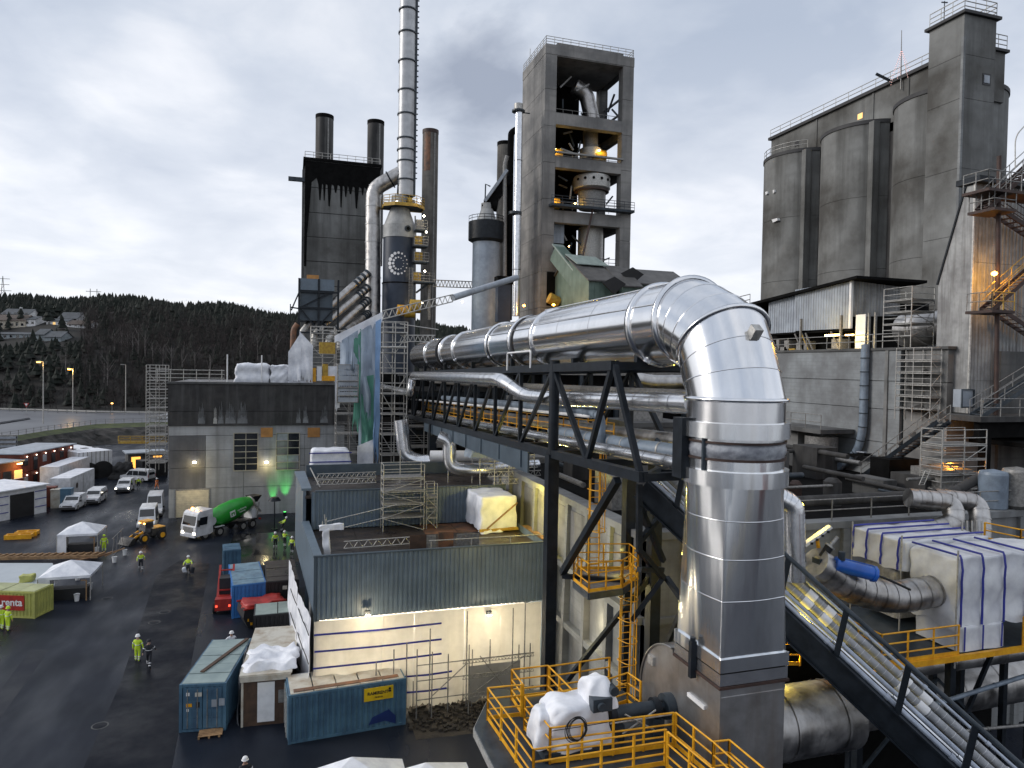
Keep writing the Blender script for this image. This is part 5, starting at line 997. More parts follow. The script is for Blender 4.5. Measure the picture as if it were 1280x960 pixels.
# ---- grey silo with black ring
sl_ = T('grey_silo', 'pale blue grey silo with a black ring gallery and a conical cap', 'silo', at(607, 400, f=CF)); S0 = at(607.5, 340, f=CF); zz = lambda y: at(607, y, f=CF).z
sil = pm('silo_blue_grey', (.30, .36, .44), (.22, .27, .33), .8, .5, streak=.3, streakc=(.15, .18, .22), stsc=1.5)
sl_.part('silo_shell', MB().lathe((S0.x, S0.y, 0), [(2.35, 15), (2.35, zz(300))], 36), sil); sl_.part('ring_gallery', MB().lathe((S0.x, S0.y, 0), [(2.4, zz(304)), (3.1, zz(301)), (3.1, zz(279)), (2.2, zz(277))], 36), blk); sl_.part('cone_cap', MB().lathe((S0.x, S0.y, 0), [(1.7, zz(277)), (1.0, zz(262)), (1.0, zz(255))], 24), palec)
rail(sl_, [(S0.x+3.1*cos(a), S0.y+3.1*sin(a), zz(279)) for a in [pi+pi*k/8 for k in range(9)]], .9, blk, .05, post=2, toe=False, nrails=2)
dp = T('hoist_housing', 'dark navy panel below the dark pipes left of the open framed tower', 'panel', at(631, 402, f=108)); A, B = at(622, 402, f=108), at(640, 355, f=108); dp.part('panel', MB().box(A.x, B.x, A.y, A.y+1.5, A.z, B.z), navyc); dp.part('dark_hood', MB().box(A.x-.2, B.x+.3, A.y-.3, A.y+1.6, B.z, B.z+1.2), dark)
pipe('slim silver pipe running up the left flank of the open framed tower', [at(649, 133, f=115), at(645, 395, f=115)], .62, aluf, joints=9, n=16, ring=.06, jm=blk)
tpf = T('pipe_top_frame', 'small platform frame at the head of the slim silver pipe', 'frame', at(648, 136, f=115)); A = at(648, 140, f=115); tpf.part('ring', MB().tube(A, A+V((0, 0, .25)), 1.1, 12), blk2); tpf.part('cap', MB().tube(A+V((0, 0, .25)), A+V((0, 0, 1.3)), .75, 12), galv); tpf.part('arm', MB().tube(A, A+V((2, 0, 0)), .1, 6), blk2)
A = at(644, 268, f=115); tpf.part('clamp', MB().tube(A, A+V((0, 0, .4)), 1.1, 12), blk2)
pipe('black pipe with hooked head between the stained stack and the silver pipe', [at(645, 162, f=119), at(639, 166, f=119), at(638, 200, f=119), at(636, 400, f=119)], .55, dark, 2, 9, 12)
pipe('grey riser pipe beside the black hooked pipe', [at(634, 195, f=117), at(631, 205, f=117), at(631, 395, f=117)], .35, galvd, 1, 9, 10)
inc = T('inclined_chute', 'inclined dark chute with pale top leading down to the grey silo', 'chute', at(615, 262, f=CF)); inc.part('chute', MB().beam(at(607, 262, f=CF), at(636, 222, f=CF), 2.0, 1.6), dark); inc.part('chute_cover', MB().beam(at(606, 252, f=CF-1), at(634, 213, f=CF-1), 1.0, .5), cladl); inc.part('frame', MB().path([at(606, 262, f=CF), at(607, 230, f=CF), at(613, 233, f=CF)], .12, 6), blk2); inc.part('drum', MB().tube(at(605, 254, f=CF), at(622, 257, f=CF), 1.1, 12), dark)
# ---- open framed preheater tower
TX0, TX1, TY0, TY1, TT = 39.2, 55.3, 109.0, 121.0, 73.3
tw = T('preheater_tower', 'tall open framed concrete tower with dark floors of ducts and yellow lights', 'tower', ((TX0+TX1)/2, 115, 0))
def tz(y, px=735): return at(px, y, Y=TY0).z
lifts = [0, 8, 16, 24, 30, 36, 42, 48, 54, 60, 66, TT-1.6]
for i in range(len(lifts)-1):
    a, b = lifts[i]+.03, lifts[i+1]-.03; tw.part('side_wall_lift', MB().box(TX0, TX0+.5, TY0+1.75, TY1, a, b), conct)
    for x in (TX0, TX1-2.0): tw.part('column_lift', MB().box(x, x+2.0, TY0, TY0+1.7, a, b), conct)
    tw.part('column_lift', MB().box(TX1-1.6, TX1, TY1-1.6, TY1, a, b), concd)
for (ya, yb_) in ((60, 76), (146, 160), (199, 213), (266, 281), (330, 345)):
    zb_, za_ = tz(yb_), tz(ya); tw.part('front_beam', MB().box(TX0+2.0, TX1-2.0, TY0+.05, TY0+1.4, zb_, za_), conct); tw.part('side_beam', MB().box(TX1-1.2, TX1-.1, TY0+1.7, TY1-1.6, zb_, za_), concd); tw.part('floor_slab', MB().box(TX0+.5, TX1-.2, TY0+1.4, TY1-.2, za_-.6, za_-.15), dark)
tw.part('roof_slab', MB().box(TX0-.05, TX1+.05, TY0-.05, TY1, TT-1.6, TT), conct)
tw.part('back_wall', MB().box(TX0+.5, TX1-5.2, TY1-.4, TY1-.05, 0, TT-1.6), dark); tw.part('inner_wall', MB().box(TX0+.52, TX0+.6, TY0+1.8, TY1-.5, 0, TT-1.7), dark)  # soot-black lining, also keeps daylight from brightening the floors
rail(tw, [(TX0+.1, TY1, TT), (TX0+.1, TY0+.1, TT), (TX1-.1, TY0+.1, TT), (TX1-.1, TY1, TT)], 1.3, galv, .05, post=1.5, toe=False, nrails=3, pr=.05)
tw.part('balcony', MB().box(TX0+1.0, TX1, TY0-1.4, TY0, tz(263), tz(260)), blk2); rail(tw, [(TX0+1, TY0-1.3, tz(260)), (TX1, TY0-1.3, tz(260))], 1.3, blk2, .05, toe=False, post=2)
tw.part('balcony', MB().box(TX0+2.0, TX1-1.8, TY0-.5, TY0, tz(196), tz(194)), galvd)
tw.part('antenna', MB().tube((TX0+.3, TY1-3, TT), (TX0+.3, TY1-3, TT+3), .06, 5), galv)
for z in (tz(105), tz(125)): tw.part('window_brace', MB().box(TX1-.6, TX1-.3, TY0+1.7, TY1-1.6, z-.15, z+.15), blk)
A = at(763, 118, Y=TY0+6); tw.part('crane_arm', MB().beam(at(760, 140, Y=TY0+4), at(768, 118, Y=TY0+4), .3), blk); tw.part('frame_post', MB().beam(at(757, 150, Y=TY0+4), at(758, 136, Y=TY0+4), .3), blk)
rnd = random.Random(4)
for (ya, yb_) in ((90, 146), (165, 199), (218, 262), (285, 330)):   # clutter of beams and railings inside
    for k in range(7):
        px = rnd.uniform(697, 770); y0 = rnd.uniform(ya, yb_); A = at(px, y0, Y=TY0+rnd.uniform(2, 8)); B = A+V((rnd.uniform(-3, 3), 0, rnd.uniform(-2.5, 2.5))); tw.part('inner_strut', MB().beam(A, B, .25), blk2 if k % 2 else galvd)
    A, B = at(692, yb_-1, Y=TY0+2), at(772, yb_+3, Y=TY0+2); rail(tw, [A, (B.x, A.y, A.z)], 1.3, galvd, .05, post=1.8, toe=False, nrails=2)
def inner(name, label, cat, pts, r, mat, n=20):
    t = T(name, label, cat, pts[0]); t.part('shell', MB().path(arcpath(pts, 3), r, n), mat); return t
Y4 = TY0+5
inner('elbow_duct', 'bright metal elbow duct on the top floor of the framed tower', 'duct', [at(718, 108, Y=Y4), at(733, 118, Y=Y4), at(740, 150, Y=Y4)], 1.35, aluw)
inner('round_duct', 'grey round duct on the second floor of the framed tower', 'duct', [at(738, 165, Y=Y4), at(738, 196, Y=Y4)], 1.35, galvd); inner('round_duct', 'wide grey lower collar of the second floor duct in the tower', 'duct', [at(738, 187, Y=Y4), at(738, 200, Y=Y4)], 1.9, galv)
cyc = T('cyclone_drum', 'large pale round cyclone drum on the third floor of the framed tower', 'drum', at(740, 262, Y=Y4)); A = at(739.5, 240, Y=TY0+3.2); Zc = lambda y: at(739.5, y, Y=TY0+3.2).z
cyc.part('upper_drum', MB().lathe((A.x, A.y, 0), [(.01, Zc(221)), (3.1, Zc(222)), (3.2, Zc(224)), (3.2, Zc(237)), (2.6, Zc(240))], 32), galv); cyc.part('lower_drum', MB().lathe((A.x, A.y, 0), [(2.4, Zc(240)), (2.2, Zc(262))], 32), galvd); cyc.part('support_ring', MB().lathe((A.x, A.y, 0), [(2.4, Zc(241)), (3.0, Zc(241)), (3.0, Zc(239)), (2.4, Zc(239))], 32), rcol)
for k in range(6): a = R(-160+26*k); cyc.part('nozzle', MB().disc((A.x+3.2*cos(a), A.y+3.2*sin(a), Zc(228)), .25, (cos(a), sin(a), 0), 8, .1), dark)
tk = T('metal_tank', 'grey metal tank on the fourth floor of the framed tower', 'tank', at(739, 335, Y=Y4)); A = at(738, 300, Y=TY0+4); tk.part('tank_shell', MB().lathe((A.x, A.y, 0), [(2.2, at(738, 335, Y=TY0+4).z), (2.2, at(738, 286, Y=TY0+4).z), (1.6, at(738, 282, Y=TY0+4).z)], 28), galv)
solo('pale_panel', MB().box(at(685, 300, Y=TY0+1.9).x, at(705, 300, Y=TY0+1.9).x, TY0+1.9, TY0+2.2, tz(304), tz(276)), cladl, 'pale flat panel on the left of the fourth tower floor', 'panel')
solo('support_strut', MB().beam(at(741, 262, Y=TY0-1), at(728, 322, Y=TY0-3), .25), rcol, 'long rust brown strut below the tower balcony', 'strut')
for k, (px, py, w) in enumerate(((693, 186, 120), (749, 188, 120), (690, 248, 170), (719, 254, 40), (712, 308, 15))):
    A = at(px, py, Y=TY0+3); l = T('tower_lamp', ['lit yellow lamp at the left of the second tower floor', 'lit yellow lamp right of the duct on the second tower floor', 'glowing orange lamp at the left of the third tower floor', 'small lit lamp left of the cyclone drum', 'tiny lit lamp beside the tank in the tower'][k], 'lamp', A); l.part('lit_lens', MB().lathe(A, [(.01, -.2), (.28, 0), (.01, .2)], 8), lampo if k == 2 else lampw); plight(A+V((.3, -.6, -.3)), w*.7, (1, .62, .12), .2)
    if w > 100: l.part('lit_machine', MB().tube(A+V((-.8, 1.2, -.6)), A+V((1.6, 1.2, -.6)), 1.1, 14), yel2)
for k, (px, py, f) in enumerate(((655, 382, 112), (692, 381, 104))):
    A = at(px, py, f=f); l = T('wall_lamp', 'orange lamp at the foot of the framed tower ' + ('on its left flank' if k == 0 else 'below the dark opening'), 'lamp', A); l.part('lit_lens', MB().lathe(A, [(.01, -.2), (.28, 0), (.01, .2)], 8), lampo); plight(A-V((.3, 1, 0)), 420, (1, .5, .06), .2)
op = T('tower_base_clutter', 'dark opening with yellow machinery at the foot of the framed tower', 'machinery', at(695, 385, Y=TY0-1)); A, B = at(683, 382, Y=TY0-.1), at(706, 341, Y=TY0-.1); op.part('opening', MB().box(A.x, B.x, TY0-.06, TY0-.02, A.z, B.z), dark); op.part('machine', MB().tube(at(686, 372, Y=TY0-2), at(698, 378, Y=TY0-2), .9, 10), yel2); op.part('canopy', MB().box(A.x+2, B.x+1, TY0-4, TY0, at(690, 368, Y=TY0).z, at(690, 366, Y=TY0).z), galvd)
# ---- green sheds
def gshed(label, X0, X1, Y0, Yr, ze, zr, zb_, roofm_=None, open_=None):
    t = T('green_shed', label, 'shed', ((X0+X1)/2, Y0, zb_)); t.part('walls', MB().prism([(X0, Y0, zb_), (X0, Y0, ze), (X0, Yr, zr), (X0, 2*Yr-Y0, ze), (X0, 2*Yr-Y0, zb_)], (X1-X0, 0, 0)), grn)
    t.part('roof_plane', MB().hexa([(X0-.3, Y0-.4, ze-.15), (X1+.3, Y0-.4, ze-.15), (X1+.3, Yr, zr+.05), (X0-.3, Yr, zr+.05), (X0-.3, Y0-.4, ze+.05), (X1+.3, Y0-.4, ze+.05), (X1+.3, Yr, zr+.25), (X0-.3, Yr, zr+.25)]), roofm_ or roofg)
    t.part('roof_plane', MB().hexa([(X0-.3, Yr, zr+.05), (X1+.3, Yr, zr+.05), (X1+.3, 2*Yr-Y0+.4, ze-.15), (X0-.3, 2*Yr-Y0+.4, ze-.15), (X0-.3, Yr, zr+.25), (X1+.3, Yr, zr+.25), (X1+.3, 2*Yr-Y0+.4, ze+.05), (X0-.3, 2*Yr-Y0+.4, ze+.05)]), roofm_ or roofg)
    n_ = int((X1-X0)/.8); t.part('ribs', (lambda m: [m.box(X0+(X1-X0)*k/n_-.04, X0+(X1-X0)*k/n_+.04, Y0-.07, Y0, zb_, ze-.1) for k in range(n_+1)] and m)(MB()), grn); return t
gshed('tall green clad shed with pale ridge in front of the framed tower', 41.6, 46.0, 95, 104, 33.0, 37.7, 20)
g_ = T('pale_roof_panel', 'pale green roof panel on the ridge of the tall green shed', 'roof panel', at(730, 328, Y=99)); P = [at(706, 321, Y=104), at(744, 325, Y=103.5), at(761, 336, Y=99.5), at(721, 333, Y=99.8)]; g_.part('panel', MB().prism([p+V((0, -.1, .35)) for p in P], (0, 0, .12)), roofgl)
gshed('low green clad shed right of the tall one, partly hidden by the shiny duct', 50.0, 60, 97, 103, 33.2, 36.1, 20)
gshed('small green dormer shed between the two larger green sheds', 46.6, 49.5, 94, 99.5, 32.3, 35.6, 20)
cv = T('green_conveyor_housing', 'green clad conveyor housing sloping from the framed tower to the green shed', 'housing', at(705, 340, Y=104)); cv.part('housing', MB().beam(at(697, 317, Y=107.5), at(726, 353, Y=101), 2.0, 2.6), grn); cv.part('roof', MB().beam(at(697, 306, Y=107.5), at(726, 342, Y=101), 2.2, .2), roofgl)
for k, (px, py) in enumerate(((768, 355), (791, 343))):
    A = at(px, py, Y=93.5 if k == 0 else 96.4); m = MB().prism([(A.x-1.9, A.y, A.z+.1), (A.x, A.y, A.z-1.5), (A.x+1.9, A.y, A.z+.1), (A.x, A.y, A.z+1.1)], (0, .3, 0)); solo('dormer_opening', m, blackc, 'black diamond shaped opening under the gable of the ' + ('left dormer' if k == 0 else 'right green shed'), 'opening')
# ---- silos with gallery
SXc, sr = 71.8, 5.6
for k, y in enumerate((86.0, 74.1, 62.2)):
    t = T('concrete_silo', ['far left', 'middle', 'nearest'][k]+' of three round stained concrete silos', 'silo', (SXc, y, 0), 'row of concrete silos')
    zt_ = 51.3; hs_ = [0, 12, 24, 33, 42, zt_]
    for a, b in zip(hs_, hs_[1:]): t.part('silo_wall', MB().lathe((SXc, y, 0), [(sr, a+.02), (sr, b-.02)], 48), concs)
    t.part('roof_rim', MB().lathe((SXc, y, 0), [(.1, zt_+.15), (sr+.12, zt_+.15), (sr+.12, zt_-.3), (sr-.1, zt_-.3)], 48), silocap)
    t.part('pilaster', MB().box(SXc-3.95, SXc-3.0, y-5.0, y-4.2, 0, 51.1), concs)
    if k < 2: t.part('recess', MB().box(SXc-1.8, SXc, y-6.6, y-5.2, 0, 50.9), concb)  # near-black filler, the shade of the gap put into its colour
    if k == 0:
        a = R(205)
        for (px, py, w) in ((969.5, 276, 5), (959, 242, 2), (968, 240, 1.5)): A = at(px, py, X=SXc-sr-.05); m = MB().prism([(A.x+.6, A.y-.12*w, A.z-.05), (A.x+.6, A.y-.1*w, A.z+.28), (A.x+.6, A.y+.14*w, A.z+.3), (A.x+.6, A.y+.08*w, A.z-.2)], (-.75, 0, 0)); t.part('pale_patch', m, white)
        rail(t, [(SXc+sr*cos(a_), y+sr*sin(a_), zt_+.15) for a_ in [R(150+12*i) for i in range(8)]], 1.1, galv, .05, toe=False, nrails=2, post=1.6)
gy = T('silo_gallery', 'long flat roofed concrete gallery running along the tops of the silos', 'gallery', (72, 76, 53.5)); GX = 70.0
for a, b in ((62.2, 71.5), (71.6, 81.5), (81.6, 91.3)): gy.part('gallery_wall', MB().box(GX, GX+6, a, b, 49.8, 55.6), concs)
gy.part('roof_slab', MB().box(GX-.4, GX+6.4, 61.5, 91.6, 55.6, 56.0), silocap); rail(gy, [(GX-.2, 91.3, 56), (GX-.2, 62, 56)], 1.1, galv, .05, toe=False, nrails=2, post=2.2)
for y, mt in ((85.5, blackc), (73.6, winl)): gy.part('window', MB().box(GX-.06, GX, y-.4, y+.4, 53.0, 53.7), mt)
for y in (81.5, 71.5, 66.2): gy.part('pilaster', MB().box(GX-.12, GX, y-.15, y+.15, 49.8, 55.6), concs)
gy.part('bracket', MB().beam((GX-.2, 68.6, 55.9), (GX-1.8, 69.4, 56.9), .25), blk)
et = T('elevator_tower', 'square stained concrete elevator tower with roof railing at the right end of the silos', 'tower', (68, 56, 0)); _c, _l = at(1206, 13, X=65.8), at(1162, 38, X=65.8); ex0, ex1, ey0, ey1, ez = 65.8, at(1246, 20, Y=_c.y).x, _c.y, _l.y, _c.z; ZK = lambda z: 20+(z-20)*.94
hs_ = [0, 10, 20, 27, 34.5, 41.5, 48.7, 53.2, ez-.3]
for a, b in zip(hs_, hs_[1:]): et.part('wall_lift', MB().box(ex0, ex1, ey0, ey1, a+.02, b-.02), concs)
et.part('roof_slab', MB().box(ex0-.35, ex1+.35, ey0-.35, ey1+.35, ez-.3, ez), silocap); rail(et, [(ex0, ey1, ez), (ex0, ey0, ez), (ex1, ey0, ez), (ex1, ey1, ez)], 1.5, galv, .05, toe=False, nrails=3, post=1.3)
et.part('antenna', MB().tube((ex0+.1, ey0+2.5, ez), (ex0+.1, ey0+2.5, ez+2.2), .05, 5), blk2); et.part('antenna', MB().beam((ex0-.3, ey0+2.5, ez+2), (ex0+.5, ey0+2.5, ez+2.1), .1), blk2)
w = et.part('window', MB().box(ex1-1.7, ex1-.6, ey0-.05, ey0, 50.4, 51.6), blackc); et.part('pane', MB().box(ex1-1.55, ex1-.8, ey0-.1, ey0-.05, 50.6, 51.4), cladl, parent=w)
et.part('annex', MB().box(ex1, ex1+2.4, ey0+.8, ey1, ZK(51.2), ZK(56.8)), concs); et.part('annex_roof', MB().box(ex1, ex1+2.7, ey0+.5, ey1, ZK(56.8), ZK(57.1)), silocap); et.part('annex_window', MB().box(ex1+.05, ex1+.6, ey0+.7, ey0+.8, ZK(53.6), ZK(54.5)), blackc); rail(et, [(ex1, ey0+.7, ZK(57.1)), (ex1+2.5, ey0+.7, ZK(57.1))], 1.5, galv, .05, toe=False, nrails=3)
et.part('rear_shaft', MB().box(ex1, ex1+1.7, ey0+1.2, ey1, 0, ZK(51.2)), concd); et.part('rear_pipe', MB().tube((ex1+1.8, ey0+1.5, 10), (ex1+1.8, ey0+1.5, ZK(50.6)), .25, 10), concd)
et.part('corner_streak', MB().box(ex0-.03, ex0+.25, ey0-.03, ey0+.25, 20, 55), concw)
an = T('lit_mast', 'thin antenna mast with a cone of pink string lights above the silo gallery', 'mast', at(1126, 108, f=84)); A = at(1126, 112, f=84); B = at(1127, 38, f=84); an.part('mast', MB().tube(A, B, .09, 5, .04), galvd); top = at(1127, 62, f=84)
for k in range(7):
    a = 2*pi*k/7; e_ = A+V((1.25*cos(a), 1.25*sin(a), 1.0)); m = MB().tube(top, e_, .012, 3)
    an.part('light_wire', m, galvd); m = MB()
    for j in range(1, 15): c = top+(e_-top)*j/14; m.box(c.x-.022, c.x+.022, c.y-.022, c.y+.022, c.z-.022, c.z+.022)
    an.part('string_lights', m, fairy, kind='stuff')
# ---- concrete wall K, corrugated shed on top
kwall = pm('board_marked_concrete', (.27, .29, .30), (.15, .155, .16), .3, .85, bump=.4, bsc=3, streak=.35, streakc=(.1, .1, .1), stsc=.5, lines=.16, linec=.5)
kw = T('concrete_wall_building', 'long pale board marked concrete wall building on the right behind the vertical duct', 'building', (44, 46, 12))
for k, (a, b) in enumerate(((11.9, 14.6), (14.65, 17.2), (17.25, 19.4), (19.45, 21.8))):
    kw.part('wall_lift', MB().box(44-.02*k, 47, 41.5, 64, a, b), kwall); kw.part('wall_lift', MB().box(44.0+.02*k, 47, 37.6, 41.15, a, b), conc)
kw.part('joint_recess', MB().box(44.3, 47, 41.1, 41.55, 11.9, 21.6), dark); kw.part('roof_slab', MB().box(43.8, 60, 37.4, 70, 21.8, 22.0), concd); kw.part('body', MB().box(47, 60, 36, 70, 0, 21.7), concd)
rnd = random.Random(9)
for i in range(7): y, z = rnd.uniform(38.2, 40.3), rnd.uniform(15, 20.5); w = rnd.uniform(.2, .6); kw.part('broken_patch', MB().prism([(43.93, y-w, z), (43.93, y-w*.3, z-.25), (43.93, y+w*.8, z-.1), (43.93, y+w, z+.15), (43.93, y, z+.3)], (.05, 0, 0)), concb)
kw.part('pilaster', MB().box(43.85, 44, 42.6, 42.9, 12, 21.8), yel2 if False else conc)
ws = T('corrugated_upper_shed', 'white corrugated shed standing above the concrete wall below the silos', 'shed', (52, 58, 22)); YA = 53.2
ws.part('cladding', MB().corr((50.2, 61.0), (50.2, YA), (24.3, 24.2), (28.6, 28.75), .35, .06), cladl); ws.part('cladding', MB().corr((50.5, 65.6), (50.5, 61.1), (24.2, 24.2), (27.6, 28.2), .35, .06), cladl); ws.part('cladding', MB().corr((50.2, YA), (56, YA), (25.3, 25.6), (28.7, 28.4), .35, .05), cladw)
ws.part('corner_trim', MB().box(50.05, 50.3, YA-.1, YA+.15, 24.2, 28.8), white); ws.part('roof_slab', MB().hexa([(49.6, 52, 28.75), (58, 52, 28.75), (58, 74, 27.0), (49.6, 74, 27.0), (49.6, 52, 29.0), (58, 52, 29.0), (58, 74, 27.3), (49.6, 74, 27.3)]), dark)
ws.part('dark_interior', MB().box(52, 60, 53.5, 74, 22, 27), dark); ws.part('underside', MB().box(50.3, 52, 53.4, 66, 24.0, 24.15), dark)  # black block and slab put the open bay's shade into colour
rail(ws, [(49.8, 75, 27.2), (49.8, 68, 27.6)], 1.2, galvd, .05, toe=False, nrails=2, post=2)
wd = at(1070, 437, X=50); ws.part('white_door', MB().box(49.9, 50.0, at(1082, 430, X=50).y, at(1070, 430, X=50).y, 22, 25.4), white)
for px in (1000, 1050, 1085, 1093): y = at(px, 430, X=50).y; ws.part('frame_post', MB().box(49.95, 50.15, y-.08, y+.08, 22, 25.5), galvd)
rail(kw, [(44.2, 62, 22), (44.2, 42, 22)], 1.1, galvd, .04, toe=False, nrails=2, post=2.4)
for k, px in enumerate((1040, 1062)): A = at(px, 419, X=49); l = T('strip_lamp', 'lit yellow strip lamp under the white corrugated shed, ' + ('longer left one' if k == 0 else 'shorter right one'), 'lamp', A); l.part('lit_tube', MB().box(A.x-.05, A.x+.05, A.y-.9+.4*k, A.y+.9-.4*k, A.z-.08, A.z+.08), lampw); plight(A+V((-.6, 0, -.4)), 120, (1, .72, .2), .2)
rnd = random.Random(6); cl = T('shed_clutter', 'dim machinery cluttered in the open bay under the white corrugated shed', 'machinery', (50, 58, 22))
for i in range(22): y = rnd.uniform(54, 66); z = rnd.uniform(22, 23.6); w = rnd.uniform(.2, .7); cl.part('machine', MB().box(50.3, 51.5, y-w, y+w, 22, z) if i % 3 else MB().beam((50, y, 22), (50.2, y+1.5, 24), .12), yel2 if i % 5 == 0 else galvd)
pipe('grey blue downpipe with bands on the pale concrete wall', [(43.6, 44.6, 22.3), (43.6, 44.6, 15.5), (43.5, 45.0, 13.6), (43.3, 47.0, 11.9)], .32, cyan, 1, 1.1, 14, 'downpipe', ring=.04, jm=blk2)
# tank shed left of wall
tkx = T('roofed_tank', 'grey round tank under a dark railed slab against the pale concrete wall', 'tank', at(1025, 590, X=42)); A = at(1026, 575, X=42.2); tkx.part('tank_shell', MB().lathe((A.x, A.y, 0), [(1.3, at(1026, 574, X=42).z), (1.3, at(1026, 545, X=42).z)], 20), galvd); tkx.part('roof_slab', MB().box(40.5, 43.9, A.y-1.8, A.y+5.5, at(1026, 540, X=42).z, at(1026, 535, X=42).z), concd); tkx.part('side_wall', MB().box(41.5, 43.9, A.y+2, A.y+5, 12, at(1026, 541, X=42).z), conc)
z = at(1026, 535, X=42).z; rail(tkx, [(40.6, A.y+5.4, z), (40.6, A.y-1.7, z)], 1.2, galvd, .04, toe=False, nrails=2, post=1.6)
ll = T('lamp_hood', 'small dark hooded lamp fixed to the pale concrete wall beside the downpipe', 'lamp', at(1073, 568, X=43.3)); A = at(1073, 568, X=43.3); ll.part('hood', MB().beam(A+V((0, -1.0, .1)), A+V((0, .8, -.1)), .8, .2), dark); ll.part('lens', MB().beam(A+V((0, -.7, .25)), A+V((0, .1, .22)), .3, .08), cladl)
# stairs helper
def stairs(t, a, b, w, mat, rails=True, n=None, rm=None):
    a = V(a); b = V(b); d = b-a; dh = V((d.x, d.y, 0)).normalized(); sd = V((-dh.y, dh.x, 0))*w/2; n = n or max(3, int(abs(d.z)/.22))
    for s_ in (-1, 1): t.part('stringer', MB().beam(a+sd*s_, b+sd*s_, .06, .28), mat)
    m = MB()
    for i in range(n): c = a+d*(i+.5)/n; m.beam(c-sd, c+sd, .26, .05)
    t.part('stair_treads', m, mat)
    if rails:
        for s_ in (-1, 1):
            m = MB()
            for h_ in (.55, 1.05): m.tube(a+sd*s_+V((0, 0, h_)), b+sd*s_+V((0, 0, h_)), .03, 5)
            t.part('hand_rail', m, rm or mat)
            k = max(1, int(d.length/1.6))
            for i in range(k+1): c = a+d*i/k+sd*s_; t.part('rail_post', MB().tube(c, c+V((0, 0, 1.05)), .03, 5), rm or mat)
ds = T('dark_stair', 'dark steel stair climbing right in front of the pale concrete wall', 'stair', at(1085, 592, f=50)); stairs(ds, at(1083, 596, f=50), at(1180, 527, f=44), 1.0, blk, rm=galvd)
wkd = T('dark_walkway', 'dark heavy walkway under the corrugated building at the right edge', 'walkway', (46, 35, 17)); WZ = 17.35
wkd.part('deck', MB().box(41.8, 56, 33.2, 36.4, WZ-.35, WZ), concb); wkd.part('under_beam', MB().box(42.2, 56, 33.6, 34.0, WZ-1.4, WZ-.35), dark); wkd.part('under_wall', MB().box(42.5, 56, 36.2, 36.5, 12, WZ-.35), conc); wkd.part('canopy_slab', MB().box(44.5, 58, 31.5, 36.2, 15.4, 15.7), dark)
rail(wkd, [(41.9, 33.3, WZ), (52, 33.3, WZ)], 1.15, galvd, .035, toe=False, nrails=2, post=1.6)
for x in (43, 47.5, 52): wkd.part('column', MB().box(x-.25, x+.25, 33.6, 34.1, 12, WZ-1.4), dark)
cj = T('corrugated_tower_building', 'tall weathered corrugated building with external stairs at the right edge', 'building', (50, 40, 17)); JY = 36.5
JX0 = at(1213, 400, Y=JY).x
zj = [WZ, 19.6, 24.2, 27.8, 31.0, 33.2]
for a, b in zip(zj, zj[1:]): cj.part('cladding', MB().corr((JX0, JY), (60, JY), a+.02, b, .32, .05), cladw)
P = [at(1213, 238, Y=JY), at(1208, 238, Y=JY+1), at(1186, 350, Y=JY+3.5), at(1186, 505, Y=JY+3.5), at(1190, 520, Y=JY+2), at(1213, 520, Y=JY)]
cj.part('side_wall', MB().prism([(JX0-.02, JY, WZ), (JX0-.02, JY, 33.1), (JX0-.02, JY+.6, 33.1), (JX0-.02, JY+2.6, 26.5), (JX0-.02, JY+2.6, 18.5), (JX0-.02, JY+2.2, WZ)], (.3, 0, 0)), cladw); cj.part('edge_trim', MB().beam((JX0-.05, JY+.65, 33.1), (JX0-.05, JY+2.65, 26.5), .12), blk); cj.part('corner_trim', MB().box(JX0-.08, JX0+.05, JY-.09, JY+.02, WZ, 33.3), galv)
cj.part('core', MB().box(JX0+2.5, 60, JY+.3, JY+2.2, WZ, 33), dark); cj.part('roof_edge', MB().box(JX0-.3, 60, JY-.6, JY+1.2, 33.2, 33.6), blk)
cbx = T('meter_cabinet', 'weathered white cabinet standing against the corrugated building', 'cabinet', at(1209, 512, Y=JY-.4)); A, B = at(1201, 509, Y=JY-.7), at(1217, 487, Y=JY-.7); cbx.part('cabinet_body', MB().box(A.x, B.x, JY-.7, JY-.1, A.z, B.z), cladl); cbx.part('frame', MB().path([(A.x, JY-.75, A.z), (A.x, JY-.75, B.z), (B.x, JY-.75, B.z), (B.x, JY-.75, A.z), (A.x, JY-.75, A.z)], .06, 5), blk2)
stt = T('zigzag_stair_tower', 'rusty brown zigzag stair tower lit by an orange lamp at the right edge', 'stair', (50, 34, WZ)); SYY = JY-2.2
def sa(px, py, dy=0): return at(px, py, Y=SYY+dy)
stt.part('main_post', MB().tube(sa(1245, 520), sa(1249, 195), .14, 10), rcol)
for (x0, x1, y) in ((1224, 1252, 388), (1227, 1254, 262), (1220, 1300, 238)):
    A, B = sa(x0, y), sa(x1, y); stt.part('landing', MB().box(A.x, B.x, SYY-.9, SYY+1.0, A.z-.18, A.z), rcol); rail(stt, [(A.x, SYY-.85, A.z), (B.x, SYY-.85, A.z)], 1.15, galvd if y != 388 else yel2, .035, toe=False, nrails=2, post=1.0); rail(stt, [(A.x, SYY+.9, A.z), (A.x, SYY-.85, A.z)], 1.15, galvd, .035, toe=False, nrails=2, post=1.0)
stairs(stt, sa(1232, 388), sa(1292, 335), .9, rcol, rm=yel2); stairs(stt, sa(1245, 388, 1.2), sa(1300, 425, 1.2), .9, rcol, rm=galvd); stairs(stt, sa(1228, 262), sa(1290, 205), .9, rcol, rm=galvd); stairs(stt, sa(1248, 266, 1.2), sa(1300, 300, 1.2), .9, rcol); stairs(stt, sa(1220, 520), sa(1300, 470), .9, blk2, rm=galvd)
